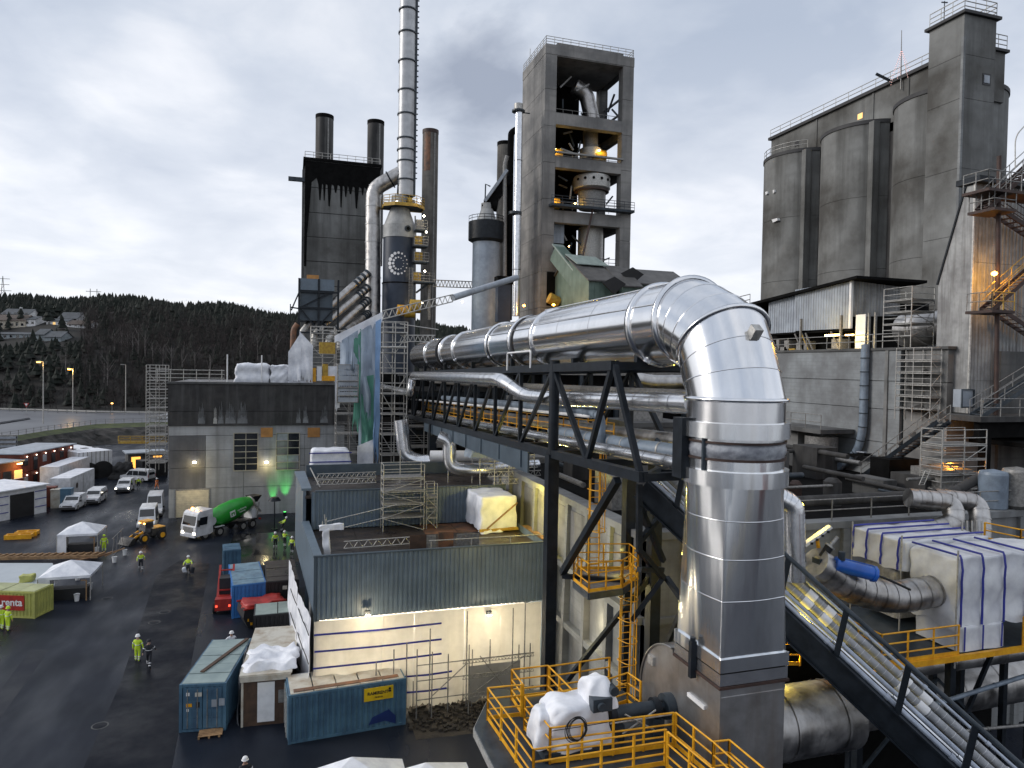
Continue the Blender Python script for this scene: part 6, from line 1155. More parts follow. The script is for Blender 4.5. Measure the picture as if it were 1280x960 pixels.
stt.part('ladder_hoop', MB().path(arcpath([sa(1269, 210), sa(1269, 170), sa(1283, 155), sa(1290, 155)], .6), .04, 6), galv)
A = sa(1243, 342, -.3); lo = T('orange_lamp', 'bright orange lamp on the brown post of the zigzag stair', 'lamp', A); lo.part('lit_lens', MB().lathe(A, [(.01, -.16), (.15, -.08), (.18, 0), (.15, .08), (.01, .16)], 12), lampo); lo.part('bracket', MB().tube(A, A+V((.3, .3, 0)), .04, 5), blk2); plight(A+V((1.1, .9, -.1)), 260, (1, .45, .04), .2); plight(A+V((0, -.5, 0)), 50, (1, .45, .04), .2)
# scaffolds and duct at right
scaffold('upper scaffold around the brown round duct above the concrete wall', 44.3, 46.5, 41.0, 43.6, 21.95, 25.6, nx=1, ny=1, lift=1.0, r=.04)
pipe('wide brown grey round duct running into the corrugated building', [(48.5, 45.5, 23.6), (48.5, 38, 23.9)], 1.35, aluw, joints=1.6, n=24, name='round_duct', cat='duct', ring=.05)
scaffold('scaffold with white boards in the recess of the concrete wall', 43.0, 43.9, 38.0, 41.0, 16.6, 20.9, nx=1, ny=2, lift=.9, r=.035)
scaffold('low scaffold lit orange under the dark walkway', at(1150, 600, f=44).x, at(1150, 600, f=44).x+3.6, at(1150, 600, f=44).y-1.5, at(1150, 600, f=44).y, 12.0, 15.6, nx=2, ny=1, lift=.9, r=.04)
A = at(1180, 585, f=45.2); lq = T('orange_strip_lamp', 'glowing orange strip lamp behind the low scaffold under the dark walkway', 'lamp', A); lq.part('lit_tube', MB().box(A.x-1.0, A.x+1.2, A.y, A.y+.1, A.z-.07, A.z+.07), em('lit_strip_orange', (1, .33, .03), 5)); plight(A+V((0, -.5, .5)), 110, (1, .4, .05), .2); 
ldr = T('leaning_ladder', 'aluminium ladder leaning inside the low orange lit scaffold', 'ladder', at(1155, 608, f=42.5)); A, B = at(1152, 606, f=42.5), at(1160, 588, f=42.5)
for o in (-.2, .2): ldr.part('ladder_stile', MB().tube(A+V((o, 0, 0)), B+V((o, 0, 0)), .03, 5), galv)
m = MB()
for i in range(6): c = A+(B-A)*i/6; m.tube(c-V((.2, 0, 0)), c+V((.2, 0, 0)), .02, 5)
ldr.part('rungs', m, galv)
for k, (px, py) in enumerate(((1232, 593), (1262, 590))): A = at(px, py, f=40); t = T('round_vessel', ('left' if k == 0 else 'right')+' pale vertical vessel on the service deck at the right edge', 'tank', A); t.part('vessel_shell', MB().lathe((A.x+.6, A.y, 0), [(.01, A.z+.3), (.7, A.z+.15), (.75, A.z), (.75, A.z-1.9), (.3, A.z-2.3)], 20), cyan if k == 0 else galvd)
# ---- process mass, black for the shade behind the bridge, and deck clutter
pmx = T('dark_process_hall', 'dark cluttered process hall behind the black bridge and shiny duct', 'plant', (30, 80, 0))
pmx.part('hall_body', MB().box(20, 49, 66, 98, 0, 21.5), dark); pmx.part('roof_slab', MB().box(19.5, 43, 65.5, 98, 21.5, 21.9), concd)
for x in range(20, 44, 4): pmx.part('frame_column', MB().box(x-.2, x+.2, 65.3, 65.7, 0, 21.5), blk2)
for z in (14.5, 17, 19.5): pmx.part('frame_beam', MB().box(20, 43, 65.2, 65.6, z-.2, z+.2), galvd)
rnd = random.Random(14); dcx = T('deck_clutter', 'mixed grey tanks, boxes and ducts crowding the service deck behind the bridge', 'equipment', (26, 45, 12))
for i in range(46):
    x, y = rnd.uniform(18, 42), rnd.uniform(33, 62); w, d_, hh = rnd.uniform(.3, 1.4), rnd.uniform(.3, 1.4), rnd.uniform(.4, 2.6)
    mt = rnd.choice((concb, galvd, concd, concb, blk2, dark, rcol))
    if i % 3: dcx.part('equipment_box', MB().box(x-w, x+w, y-d_, y+d_, 11.95, 11.95+hh), mt)
    else: dcx.part('equipment_drum', MB().lathe((x, y, 11.95), [(w*.7, 0), (w*.7, hh), (w*.4, hh+.2), (.02, hh+.25)], 16), mt)
for i in range(26):
    x, y = rnd.uniform(17, 40), rnd.uniform(31, 60); a = rnd.choice((0, pi/2)); l_ = rnd.uniform(3, 9); z = 12+rnd.uniform(.3, 2.4); dcx.part('loose_pipe', MB().tube((x, y, z), (x+l_*cos(a), y+l_*sin(a), z), rnd.uniform(.06, .22), 8), rnd.choice((galvd, concb, blk2, rcol)))
bk = T('concrete_bin', 'square stained concrete bin behind the open end of the bridge', 'bin', at(820, 600, f=45)); A, B = at(790, 592, f=44), at(850, 535, f=44); bk.part('bin_body', MB().box(A.x, B.x+1, A.y, A.y+4, 11.95, B.z), conc); bk.part('bin_rim', MB().box(A.x-.2, B.x+1.2, A.y-.2, A.y+4.2, B.z, B.z+.3), concd); bk.part('bin_hopper', MB().box(A.x+.5, B.x-.2, A.y+1, A.y+3, B.z+.3, B.z+1.6), galvd)
pipe('silver ribbed duct crossing behind the bridge just below the shiny duct', [at(788, 472, f=40), at(812, 478, f=40), at(870, 478, f=40)], .42, aluw, 1, 1.2, 16)
rk = T('inner_yellow_rails', 'yellow rails of a small stage seen through the open end of the bridge', 'railing', at(735, 560, f=38)); rail(rk, [at(735, 562, f=38), at(757, 562, f=37)], 2.0, yel, .05, post=.7, pr=.06, nrails=5); rail(rk, [at(838, 585, f=36), at(852, 585, f=36)], 1.2, yel, .08, post=.6, pr=.08, nrails=1)
cgp = T('curved_vent_pipe', 'cream curved vent pipe standing behind the open end of the bridge', 'pipe', at(782, 560, f=36)); cgp.part('pipe_shell', MB().path(arcpath([at(762, 536, f=36), at(776, 538, f=36), at(782, 546, f=36), at(782, 566, f=36)], .4), .07, 8), cream); A = at(768, 567, f=36)
# ================================================================ GROUND, ROAD, HILLS
g = MB(); N_ = 60
g.add([(-2500, -2500, 0), (2500, -2500, 0), (2500, 3500, 0), (-2500, 3500, 0)], [(0, 1, 2, 3)]); 
wet = asph; t = wet.node_tree; b = t.nodes['Principled BSDF']
nn = t.nodes.new('ShaderNodeTexNoise'); nn.inputs['Scale'].default_value = .13; nn.inputs['Detail'].default_value = 4; tcn = t.nodes.new('ShaderNodeTexCoord'); mpn = t.nodes.new('ShaderNodeMapping'); mpn.inputs['Scale'].default_value = (1.6, .5, 1); t.links.new(tcn.outputs['Object'], mpn.inputs[0]); t.links.new(mpn.outputs[0], nn.inputs[0])
mr = t.nodes.new('ShaderNodeMapRange'); mr.inputs[1].default_value = .42; mr.inputs[2].default_value = .62; mr.inputs[3].default_value = .6; mr.inputs[4].default_value = .2; t.links.new(nn.outputs[0], mr.inputs[0]); t.links.new(mr.outputs[0], b.inputs['Roughness'])
struct('ground', g, asph)
def patch(name, px, z, mat):
    P = [at(x, y, z=0) for x, y in px]; P = [V((p.x, p.y, z)) for p in P]; m = MB(); m.add(P, [tuple(range(len(P)))[::-1]]); o = struct(name, m, mat); return o
patchm = pm('newer_asphalt', (.007, .009, .015), (.004, .005, .009), .3, .5, bump=.25, bsc=25, rvar=.2, spec=.12); patchl = pm('worn_asphalt', (.022, .025, .034), (.015, .017, .023), .3, .55, bump=.25, bsc=25, rvar=.15, spec=.15)
wetm = pm('wet_concrete_floor', (.035, .035, .035), (.02, .02, .02), .5, .12, bump=.05, bsc=3, rvar=.08)
patch('asphalt_patch', [(100, 970), (152, 850), (195, 720), (225, 700), (262, 705), (215, 960), (205, 970)], .004, patchm)
patch('asphalt_strip', [(-5, 870), (38, 812), (62, 812), (-5, 905)], .004, patchl)
patch('wet_floor', [(278, 708), (292, 668), (374, 664), (374, 702), (330, 706)], .004, wetm)
patch('earth_heap_ground', [(508, 885), (520, 925), (610, 915), (640, 895), (640, 860), (520, 880)], .006, earth)
rnd = random.Random(3); m = MB(); A = at(565, 895, z=0)
for i in range(420):
    px, py = rnd.uniform(512, 632), rnd.uniform(876, 915); c = at(px, py, z=0); s_ = rnd.uniform(.04, .16); q8 = [V((rnd.uniform(.6, 1)*a_*s_, rnd.uniform(.6, 1)*b_*s_, rnd.uniform(.4, .9)*c_*s_)) for c_ in (-1, 1) for (a_, b_) in ((-1, -1), (1, -1), (1, 1), (-1, 1))]; m.hexa([c+v+V((0, 0, s_*.4)) for v in q8])
o = struct('gravel', m, earth); o['kind'] = 'stuff'
# manholes
for k, (px, py, d_) in enumerate(((125, 907, 'nearest the lower left corner'), (193, 778, 'left of the two hi-vis workers path'), (206, 765, 'farther along the lane'), (134, 748, 'beside the lime yellow container lane'), (122, 930, ''))[:4]):
    c = at(px, py, z=0); t = T('manhole_cover', 'round iron manhole cover in the asphalt '+d_, 'manhole', c); t.part('ring', MB().lathe(c, [(.36, .006), (.37, .012), (.42, .012), (.43, .006)], 24), concd); t.part('lid', MB().lathe(c, [(.01, .009), (.34, .009)], 24), patchm)
# road embankment
near = [(-120, 575), (-20, 551), (60, 538), (120, 530), (210, 527), (330, 528), (480, 530)]; far = [(-120, 510), (-20, 512), (60, 514), (120, 516), (210, 517), (330, 518), (480, 520)]
Zr = 4.0; Nn = [at(x, y, z=Zr) for x, y in near]; Ff = [at(x, y, z=Zr) for x, y in far]; n = len(near)
m = MB(); m.add(Nn+Ff, [(i, i+1, n+i+1, n+i) for i in range(n-1)]); struct('road', m, roadm)
def toward(p, d_, z): v = V((p.x, p.y, 0)); u = v.normalized(); w_ = v-u*d_; return V((w_.x, w_.y, z))
G1_ = [toward(p, 5, 3.3) for p in Nn]; G2 = [toward(p, 13, -.1) for p in Nn]; Bk = [toward(p, -60, -.1) for p in Ff]
m = MB(); m.add(Nn+G1_, [(i, i+1, n+i+1, n+i) for i in range(n-1)]); struct('grass_verge', m, grass)
rnd = random.Random(1); m = MB(); cols = 60; rows = 6; vs = []
for i in range(cols+1):
    u = i/cols*(n-1); k = min(int(u), n-2); fr = u-k; a = G1_[k].lerp(G1_[k+1], fr); b = G2[k].lerp(G2[k+1], fr)
    for j in range(rows+1): c = a.lerp(b, j/rows); e_ = .0 if j in (0,) else .5; vs.append(c+V((rnd.uniform(-e_, e_), rnd.uniform(-e_, e_), rnd.uniform(-e_, e_)*.7)))
m.add(vs, [(i*(rows+1)+j, (i+1)*(rows+1)+j, (i+1)*(rows+1)+j+1, i*(rows+1)+j+1) for i in range(cols) for j in range(rows)]); struct('rocky_embankment', m, rockm)
m = MB(); m.add(Ff+Bk, [(i, i+1, n+i+1, n+i) for i in range(n-1)]); struct('embankment_back', m, hilm)
# kerb islands, guard rail
m = MB(); A = [at(x, y, z=Zr+.05) for x, y in ((-5, 531), (38, 524), (36, 522.5), (-5, 529))]; m.prism(A, (0, 0, .12)); struct('traffic_island', m, patchm)
gr = T('crash_barrier', 'long grey crash barrier along the far side of the raised road', 'barrier', at(100, 518, z=Zr)); P = [at(x, y, z=Zr) for x, y in ((-20, 513.2), (60, 515.2), (120, 517.2), (210, 518.6), (420, 521))]; m = MB()
for a, b in zip(P, P[1:]): m.beam(a+V((0, 0, .7)), b+V((0, 0, .7)), .1, .45)
gr.part('barrier_beam', m, galv)
for a, b in zip(P, P[1:]):
    for k in range(5): c = a+(b-a)*k/5; gr.part('barrier_post', MB().box(c.x-.1, c.x+.1, c.y-.1, c.y+.1, c.z, c.z+.9), galvd)
gr2 = T('near_fence', 'low dark mesh fence along the near edge of the raised road', 'fence', Nn[2]); m = MB()
for a, b in zip(Nn, Nn[1:]): m.beam(a+V((0, 0, 1.0)), b+V((0, 0, 1.0)), .06, .06); m.beam(a+V((0, 0, .5)), b+V((0, 0, .5)), .05, .05)
gr2.part('fence_rail', m, galvd)
for a, b in zip(Nn, Nn[1:]):
    for k in range(8): c = a+(b-a)*k/8; gr2.part('fence_post', MB().box(c.x-.05, c.x+.05, c.y-.05, c.y+.05, c.z, c.z+1.1), galvd)
def street_lamp(label, px, ytop, ybase, lit):
    c = at(px, ybase, z=Zr-.1); f_ = math.hypot(c.x, c.y); zt_ = at(px, ytop, Y=c.y).z; t = T('street_lamp', label, 'street lamp', c, 'street lamps along the raised road')
    t.part('pole', MB().tube(c, (c.x, c.y, zt_), .16, 8, .10), galv); hd = V((c.x-.9, c.y, zt_)); t.part('arm', MB().tube((c.x, c.y, zt_), hd, .09, 6), galv); t.part('lamp_head', MB().box(hd.x-.6, hd.x+.3, hd.y-.2, hd.y+.2, hd.z-.05, hd.z+.22), galvd)
    if lit: t.part('lit_lens', MB().box(hd.x-.5, hd.x+.3, hd.y-.2, hd.y+.2, hd.z-.3, hd.z-.06), lampo if lit == 2 else lamps_); plight(hd+V((.6, -.8, -.7)), 500 if lit == 2 else 120, (1, .6, .15), .2)
street_lamp('leftmost street lamp with a dim orange head on the raised road', 54, 452, 530, 1); street_lamp('bright orange lit street lamp, middle of three on the raised road', 91, 461, 515, 2); street_lamp('unlit street lamp, rightmost of three near the scaffold stair', 157, 456, 514, 0)
sg = T('give_way_sign', 'red and white triangular road sign on a post beside the raised road', 'sign', at(33, 516, z=Zr)); c = at(33, 516, z=Zr); sg.part('post', MB().tube(c, c+V((0, 0, 2.4)), .05, 5), galv); sg.part('sign_plate', MB().prism([c+V((-.75, -.1, 2.9)), c+V((0, -.1, 1.6)), c+V((.75, -.1, 2.9))], (0, .05, 0)), red); sg.part('sign_centre', MB().prism([c+V((-.42, -.14, 2.72)), c+V((0, -.14, 2.0)), c+V((.42, -.14, 2.72))], (0, .03, 0)), white)
lo2 = T('roadside_lamp', 'small orange lit lamp post beyond the raised road', 'lamp', at(140, 514, z=Zr)); c = at(140, 514, z=Zr); lo2.part('post', MB().tube(c, c+V((0, 0, 2.4)), .08, 5), galvd); lo2.part('lit_lens', MB().box(c.x-.25, c.x+.25, c.y-.2, c.y+.2, c.z+2.3, c.z+2.6), lamps_)
# ---------------- hills
def prof(bear):     # crest terrain height by bearing from view axis in px
    px = 640+870*math.tan(R(max(-75, min(75, bear)))); pts = [(-3000, 40), (-200, 56), (0, 56.5), (110, 57.5), (200, 56), (300, 51.5), (380, 47), (560, 42), (800, 30), (1300, 22), (4000, 20)]
    for (a, za), (b, zb_) in zip(pts, pts[1:]):
        if a <= px <= b: return za+(zb_-za)*(px-a)/(b-a)
    return 25
def hgt(bear, d):
    c = prof(bear); base = [(200, -1.5), (236, .5), (255, 4), (285, .36*c), (310, .455*c), (345, .67*c), (400, .84*c), (470, .98*c), (520, c), (620, c*.98), (900, c*.8)]
    for (a, za), (b, zb_) in zip(base, base[1:]):
        if a <= d <= b: z = za+(zb_-za)*(d-a)/(b-a); break
    else: z = -1.5 if d < 200 else c*.8
    return z+1.5*sin(bear*.9+d*.02)*min(1, max(0, (d-240)/80))
m = MB(); B_ = [-64+1.6*i for i in range(81)]; D_ = [200, 236, 255, 290, 330, 365, 400, 435, 470, 520, 620, 900]
def wp(bear, d, z=None): a = R(17.5+bear); dd = d/cos(R(bear)); return V((dd*sin(a), dd*cos(a), hgt(bear, d) if z is None else z))
m.add([wp(b_, d_) for b_ in B_ for d_ in D_], [(i*12+j, (i+1)*12+j, (i+1)*12+j+1, i*12+j+1) for i in range(80) for j in range(11)], True); struct('hills', m, hilm)
m = MB(); rg = [(520, -1), (560, 8), (640, 22), (760, 30), (1000, 30)]; nb = 40
def rp_(i, d, z): a = R(17.5+64+232*i/nb); return V((d*2.2*sin(a), d*2.2*cos(a), z*(1+.25*sin(i*.7))))
m.add([rp_(i, d, z) for i in range(nb+1) for d, z in rg], [(i*5+j, (i+1)*5+j, (i+1)*5+j+1, i*5+j+1) for i in range(nb) for j in range(4)], True); struct('hills_around', m, hilm)
def conifer(m, c, h, r, rnd, tiers=4):
    n = 6
    for k in range(tiers):
        z0 = c.z+h*(.12+.80*k/tiers); z1 = min(c.z+h, z0+h*.42); rr_ = r*(1-k/tiers*.82); a0 = rnd.uniform(0, 1)
        vs = [V((c.x+rr_*rnd.uniform(.55, 1.15)*cos(a0+2*pi*i/n), c.y+rr_*rnd.uniform(.55, 1.15)*sin(a0+2*pi*i/n), z0-rnd.uniform(0, .09)*h)) for i in range(n)]+[V((c.x+rnd.uniform(-.1, .1)*r, c.y, z1))]
        m.add(vs, [(i, (i+1) % n, n) for i in range(n)])
def inhouse(bear, d):
    px = 640+870*math.tan(R(bear)); return px < 116 and (300 < d < 352) and rnd.random() < .85
rnd = random.Random(77); mc = MB(); nt_ = 0
for i in range(8000):
    b_ = rnd.uniform(-43, -4) if i < 7000 else rnd.uniform(-4, 40); d_ = 245+rnd.random()**.8*330
    if inhouse(b_, d_): continue
    px = 640+870*math.tan(R(b_)); bare = 120 < px < 380 and 262 < d_ < 400
    if bare and rnd.random() < .45: continue
    h_ = rnd.uniform(4, 9)*(1 if d_ > 300 else .75); conifer(mc, wp(b_, d_), h_, h_*rnd.uniform(.3, .5), rnd, 3)
fo = struct('forest', mc, conif); fo['kind'] = 'stuff'
def baretree(mt_, mb_, c, h, rnd, nb=60):
    mt_.tube(c, c+V((rnd.uniform(-.4, .4), 0, h*.75)), h*.012+.03, 5, .03)
    for k in range(9):
        z = rnd.uniform(.25, .7)*h; a = rnd.uniform(0, 2*pi); l_ = h*rnd.uniform(.15, .34); mt_.tube(c+V((0, 0, z)), c+V((l_*.6*cos(a), l_*.6*sin(a), z+l_)), .05, 4, .015)
    for k in range(nb):
        a = rnd.uniform(0, 2*pi); zr_ = rnd.random(); z = h*(.28+.72*zr_); rr_ = h*.26*math.sqrt(max(0, 1-(2*zr_-.85)**2/1.4))*math.sqrt(rnd.random()); p = c+V((rr_*cos(a), rr_*sin(a), z)); d_ = V((cos(a)*.6+rnd.uniform(-.4, .4), sin(a)*.6+rnd.uniform(-.4, .4), rnd.uniform(.4, 1.3)))*h*.07; w_ = V((rnd.uniform(-1, 1), rnd.uniform(-1, 1), 0)).normalized()*.05
        mb_.add([p-w_, p+w_, p+d_], [(0, 1, 2)])
m1, m2 = MB(), MB()
for i in range(520):
    px = rnd.uniform(100, 385); b_ = math.degrees(math.atan((px-640)/870)); d_ = rnd.uniform(250, 350); baretree(m1, m2, wp(b_, d_), rnd.uniform(8, 14), rnd, 80)
for i in range(160):
    px = rnd.uniform(-30, 390); b_ = math.degrees(math.atan((px-640)/870)); d_ = rnd.uniform(236, 262); baretree(m1, m2, wp(b_, d_), rnd.uniform(5, 9), rnd, 60)
m1.cur = 0; nf = len(m1.f); m1.add(m2.v, m2.f); m1.mi = [0]*nf+[1]*len(m2.f)
o = struct('bare_woodland', m1, [darkbark, barebr]); o['kind'] = 'stuff'
xs_ = [134, 143, 151, 159, 166, 172, 181, 191, 203, 214, 228, 243, 262, 281, 300, 322, 345]
for k, px in enumerate(xs_):
    b_ = math.degrees(math.atan((px-640)/870)); d_ = 262+((k*37) % 40); c = wp(b_, d_); a, b2 = MB(), MB(); baretree(a, b2, c, 17-((k*5) % 6), rnd, 220)
    t = T('birch_tree', 'slender pale trunked bare birch tree on the dark hillside', 'tree', c, 'bare birches on the hillside'); t.part('trunk', a, bark); t.part('crown', b2, barebr)
for k, px in enumerate((122, 130, 100, 82, 112, 240, 262)):
    b_ = math.degrees(math.atan((px-640)/870)); d_ = 255+(k*13) % 20; c = wp(b_, d_); h_ = 9+(k*3) % 5; mm_ = MB(); 
    for q_ in range(420):
        u = rnd.random()**.7; a = rnd.uniform(0, 2*pi); rr_ = (1-u)*h_*.3*math.sqrt(rnd.random()); p = c+V((rr_*cos(a), rr_*sin(a), h_*(.12+.86*u))); e1 = V((rnd.uniform(-1, 1), rnd.uniform(-1, 1), rnd.uniform(-.8, .2)))*.55; e2 = V((rnd.uniform(-1, 1), rnd.uniform(-1, 1), rnd.uniform(-.6, .3)))*.45; mm_.add([p, p+e1, p+e2], [(0, 1, 2)])
    t = T('pine_tree', 'dark bushy pine at the foot of the wooded hillside', 'tree', c, 'dark pines below the houses'); t.part('trunk', MB().tube(c, c+V((0, 0, h_*.9)), .18, 6, .04), bark); t.part('crown', mm_, conif)
# houses
hw = pm('house_white', (.8, .8, .8), rough=.7); hcr = pm('house_cream', (.58, .52, .42), rough=.7); hrf = pm('house_roof', (.07, .08, .09), (.05, .055, .06), .5, .6); hblu = pm('house_pale_blue', (.32, .36, .38), rough=.7); hbr = pm('house_brown_roof', (.10, .075, .06), rough=.7)
def house(label, px0, px1, yb, ye, yr, f_, wall, roof, wins=4, chim=False, lit=None, dep=9):
    A, B = at(px0, yb, f=f_), at(px1, yb, f=f_); d = (B-A); d.z = 0; L_ = d.length; ang = math.atan2(d.y, d.x); he = at(px0, ye, f=f_).z-A.z; hr2 = at(px0, yr, f=f_).z-A.z; t = T('house', label, 'house', A, 'houses on the hillside'); t.o.rotation_euler = (0, 0, ang); t.loc = V((0, 0, 0))
    w = t.part('wall', MB().prism([(0, 0, -6), (0, 0, he), (0, dep/2, hr2), (0, dep, he), (0, dep, -6)], (L_, 0, 0)), wall)
    m = MB().hexa([(-.4, -.5, he-.2), (L_+.4, -.5, he-.2), (L_+.4, dep/2, hr2+.05), (-.4, dep/2, hr2+.05), (-.4, -.5, he), (L_+.4, -.5, he), (L_+.4, dep/2, hr2+.25), (-.4, dep/2, hr2+.25)]); r_ = t.part('roof', m, roof); t.part('roof', MB().hexa([(-.4, dep/2, hr2+.05), (L_+.4, dep/2, hr2+.05), (L_+.4, dep+.5, he-.2), (-.4, dep+.5, he-.2), (-.4, dep/2, hr2+.25), (L_+.4, dep/2, hr2+.25), (L_+.4, dep+.5, he), (-.4, dep+.5, he)]), roof)
    if chim: t.part('chimney', MB().box(L_*.45, L_*.45+.8, dep/2-.4, dep/2+.4, hr2-.3, hr2+1.1), hw, parent=r_)
    for i in range(wins):
        x = L_*(i+.5)/wins; w = t.part('window', MB().box(x-.6, x+.6, -.06, 0, he*.35, he*.35+1.2), winl if lit == i else glass); t.part('frame', MB().box(x-.7, x+.7, -.03, -.005, he*.35-.1, he*.35), hw, parent=w)
    return t
house('white house with slate roof at the top left of the hillside', 2, 36, 394, 392.5, 385.5, 345, hw, hrf, 5, True)
house('cream terraced house with brown roof below the top left white house', -14, 31, 410, 400, 393, 338, hcr, hbr, 7)
house('small white extension right of the cream terraced house', 31, 44, 408, 399, 395, 339, hw, hrf, 2)
house('slate roofed white house right of the hillside gap', 73, 97, 402, 398, 390, 345, hw, hrf, 4)
house('low white annexe with an orange lit window beside the slate roofed house', 58, 84, 408, 401, 398, 340, hw, hrf, 4, lit=1)
house('low wide white garage house at the right of the hillside group', 84, 112, 409, 405, 400, 338, hw, hbr, 4)
house('long flat pale building low on the left hillside', -14, 42, 424, 417, 415, 318, hblu, hrf, 7, dep=7)
house('large pale blue house with tall gable in the middle of the hillside', 43, 55, 438, 418, 411, 310, hblu, hrf, 1); house('grey house with white base attached to the tall gabled blue house', 55, 76, 436, 421, 414, 309, hblu, hrf, 3)
# pylons
for k, (px, yt, yb, w) in enumerate(((3.5, 345, 372, 3.0), (117, 361, 372, 1.6))):
    A, B = at(px, yb+6, f=520), at(px, yt, f=520); t = T('power_pylon', 'lattice power pylon on the hill crest ' + ('at the far left edge' if k == 0 else 'with twin posts above the houses'), 'pylon', A, 'power pylons on the hill crest'); r_ = .16
    if k == 0:
        t.part('mast_leg', MB().beam(A-V((1.5, 0, 0)), B, r_*2), galvd); t.part('mast_leg', MB().beam(A+V((1.5, 0, 0)), B, r_*2), galvd)
        for u, ww in ((.45, 5.5), (.68, 4.2), (.9, 4.5)): c = A+(B-A)*u; t.part('cross_arm', MB().beam(c-V((ww, 0, 0)), c+V((ww, 0, 0)), .35), galvd)
        for u in (.1, .3, .5): c = A+(B-A)*u; t.part('lattice_brace', MB().beam(c-V((1.2, 0, 0)), c+V((1, 0, 3)), .2), galvd)
    else:
        for o_ in (-2.2, 2.2): t.part('mast_leg', MB().beam(A+V((o_, 0, 0)), B+V((o_, 0, 0)), .4), galvd)
        c = A+(B-A)*.8; t.part('cross_arm', MB().beam(c-V((5, 0, 0)), c+V((5, 0, 0)), .4), galvd)
# ================================================================ UNSEEN HALLS BEHIND THE CAMERA, ADDED FOR DUCT REFLECTIONS
rnd = random.Random(21)
struct('water', MB().add([(-2500, -2500, .06), (2500, -2500, .06), (2500, -62, .06), (-2500, -62, .06)], [(0, 1, 2, 3)]), pm('fjord_water', (.02, .03, .04), (.015, .022, .03), .05, .12, bump=.3, bsc=.6))  # unseen water, added so the vertical duct reflects something brighter
for k, (x, y, w, d_, hh, mt, lb) in enumerate(((-60, -52, 26, 16, 8, cladl, 'unseen long pale grey shed behind the viewpoint, added for the duct to reflect'), (14, -50, 8, 12, 6, cream, 'unseen low cream block behind the viewpoint, added for the duct to reflect'), (44, -56, 14, 14, 9, redc, 'unseen dark red block behind the viewpoint, added for the duct to reflect'), (-12, -40, 6, 5, 4, bluel, 'unseen small pale blue block behind the viewpoint, added for the duct to reflect'))):
    t = T('unseen_hall', lb, 'building', (x+w/2, y+d_/2, 0)); t.part('walls', MB().box(x, x+w, y, y+d_, 0, hh), mt); t.part('roof', MB().prism([(x-.4, y-.4, hh), (x-.4, y+d_/2, hh+2), (x-.4, y+d_+.4, hh)], (w+.8, 0, 0)), roofg if k % 2 else cladl)
    for i in range(int(w/5)): t.part('window', MB().box(x+2+5*i, x+4.5+5*i, y+d_, y+d_+.05, hh*.5, hh*.5+1.6), glass)
# ================================================================ YARD
def G(px, py, z=0): return at(px, py, z=z)
def frame_between(p0, p1):
    A, B = G(*p0), G(*p1); d = B-A; return A, d.length, math.atan2(d.y, d.x)
def boxcar(name, label, cat, p0, p1, W_, H_, wall, roof, group=None, z0=.0, corr=True, extra=None, plat=None, dirn=1, roofsheet=True):
    'container-like box: front bottom edge from pixel p0 to p1, depth W_ going away'
    A, L_, ang = frame_between(p0, p1); t = T(name, label, cat, A, group); t.o.rotation_euler = (0, 0, ang); t.loc = V((0, 0, 0)); h = H_
    if corr:
        m = MB(); m.corr((0, 0), (L_, 0), z0+.15, h-.12, .28, .05, (0, -1, 0)); m.corr((L_, W_), (0, W_), z0+.15, h-.12, .28, .05, (0, 1, 0)); m.corr((0, W_), (0, 0), z0+.15, h-.12, .28, .05, (-1, 0, 0)); m.corr((L_, 0), (L_, W_), z0+.15, h-.12, .28, .05, (1, 0, 0)); t.part('corrugated_walls', m, wall)
        f_ = MB()
        for x in (0, L_):
            for y in (0, W_): f_.box(x-.08, x+.08, y-.08, y+.08, z0, h)
        for z in (z0+.08, h-.08):
            for y in (0, W_): f_.box(.08, L_-.08, y-.07, y+.07, z-.07, z+.07)
            for x in (0, L_): f_.box(x-.07, x+.07, .08, W_-.08, z-.07, z+.07)
        t.part('frame', f_, wall)
    else: t.part('walls', MB().box(0, L_, 0, W_, z0, h), wall)
    if roofsheet:
        n_ = max(2, int(L_/1.2)) if L_ > W_ else max(2, int(W_/1.2))
        for i in range(n_):
            if L_ > W_: t.part('roof_panel', MB().box(L_*i/n_+.03, L_*(i+1)/n_-.03, .03, W_-.03, h-.02, h+.02+.015*(i % 2)), roof)
            else: t.part('roof_panel', MB().box(.03, L_-.03, W_*i/n_+.03, W_*(i+1)/n_-.03, h-.02, h+.02+.015*(i % 2)), roof)
    return t, L_, W_, h
def doors(t, L_, h, mat, y=-.07, nx=2):
    for k in range(2):
        x0, x1 = .12+(L_-.24)*k/2, .12+(L_-.24)*(k+1)/2; d = t.part('door', MB().box(x0+.02, x1-.02, y-.03, y+.02, .2, h-.2), mat)
        for i in range(2):
            for j in range(4): a, b = x0+.08+(x1-x0-.1)*i/2, x0+(x1-x0-.04)*(i+1)/2-.02; z0 = .3+(h-.6)*j/4; t.part('door_panel', MB().box(a, b, y-.05, y-.03, z0+.04, z0+(h-.6)/4-.05), mat, parent=d)
        for o_ in (.25, .75): x = x0+(x1-x0)*o_; t.part('lock_rod', MB().tube((x, y-.09, .25), (x, y-.09, h-.25), .022, 5), galvd, parent=d)
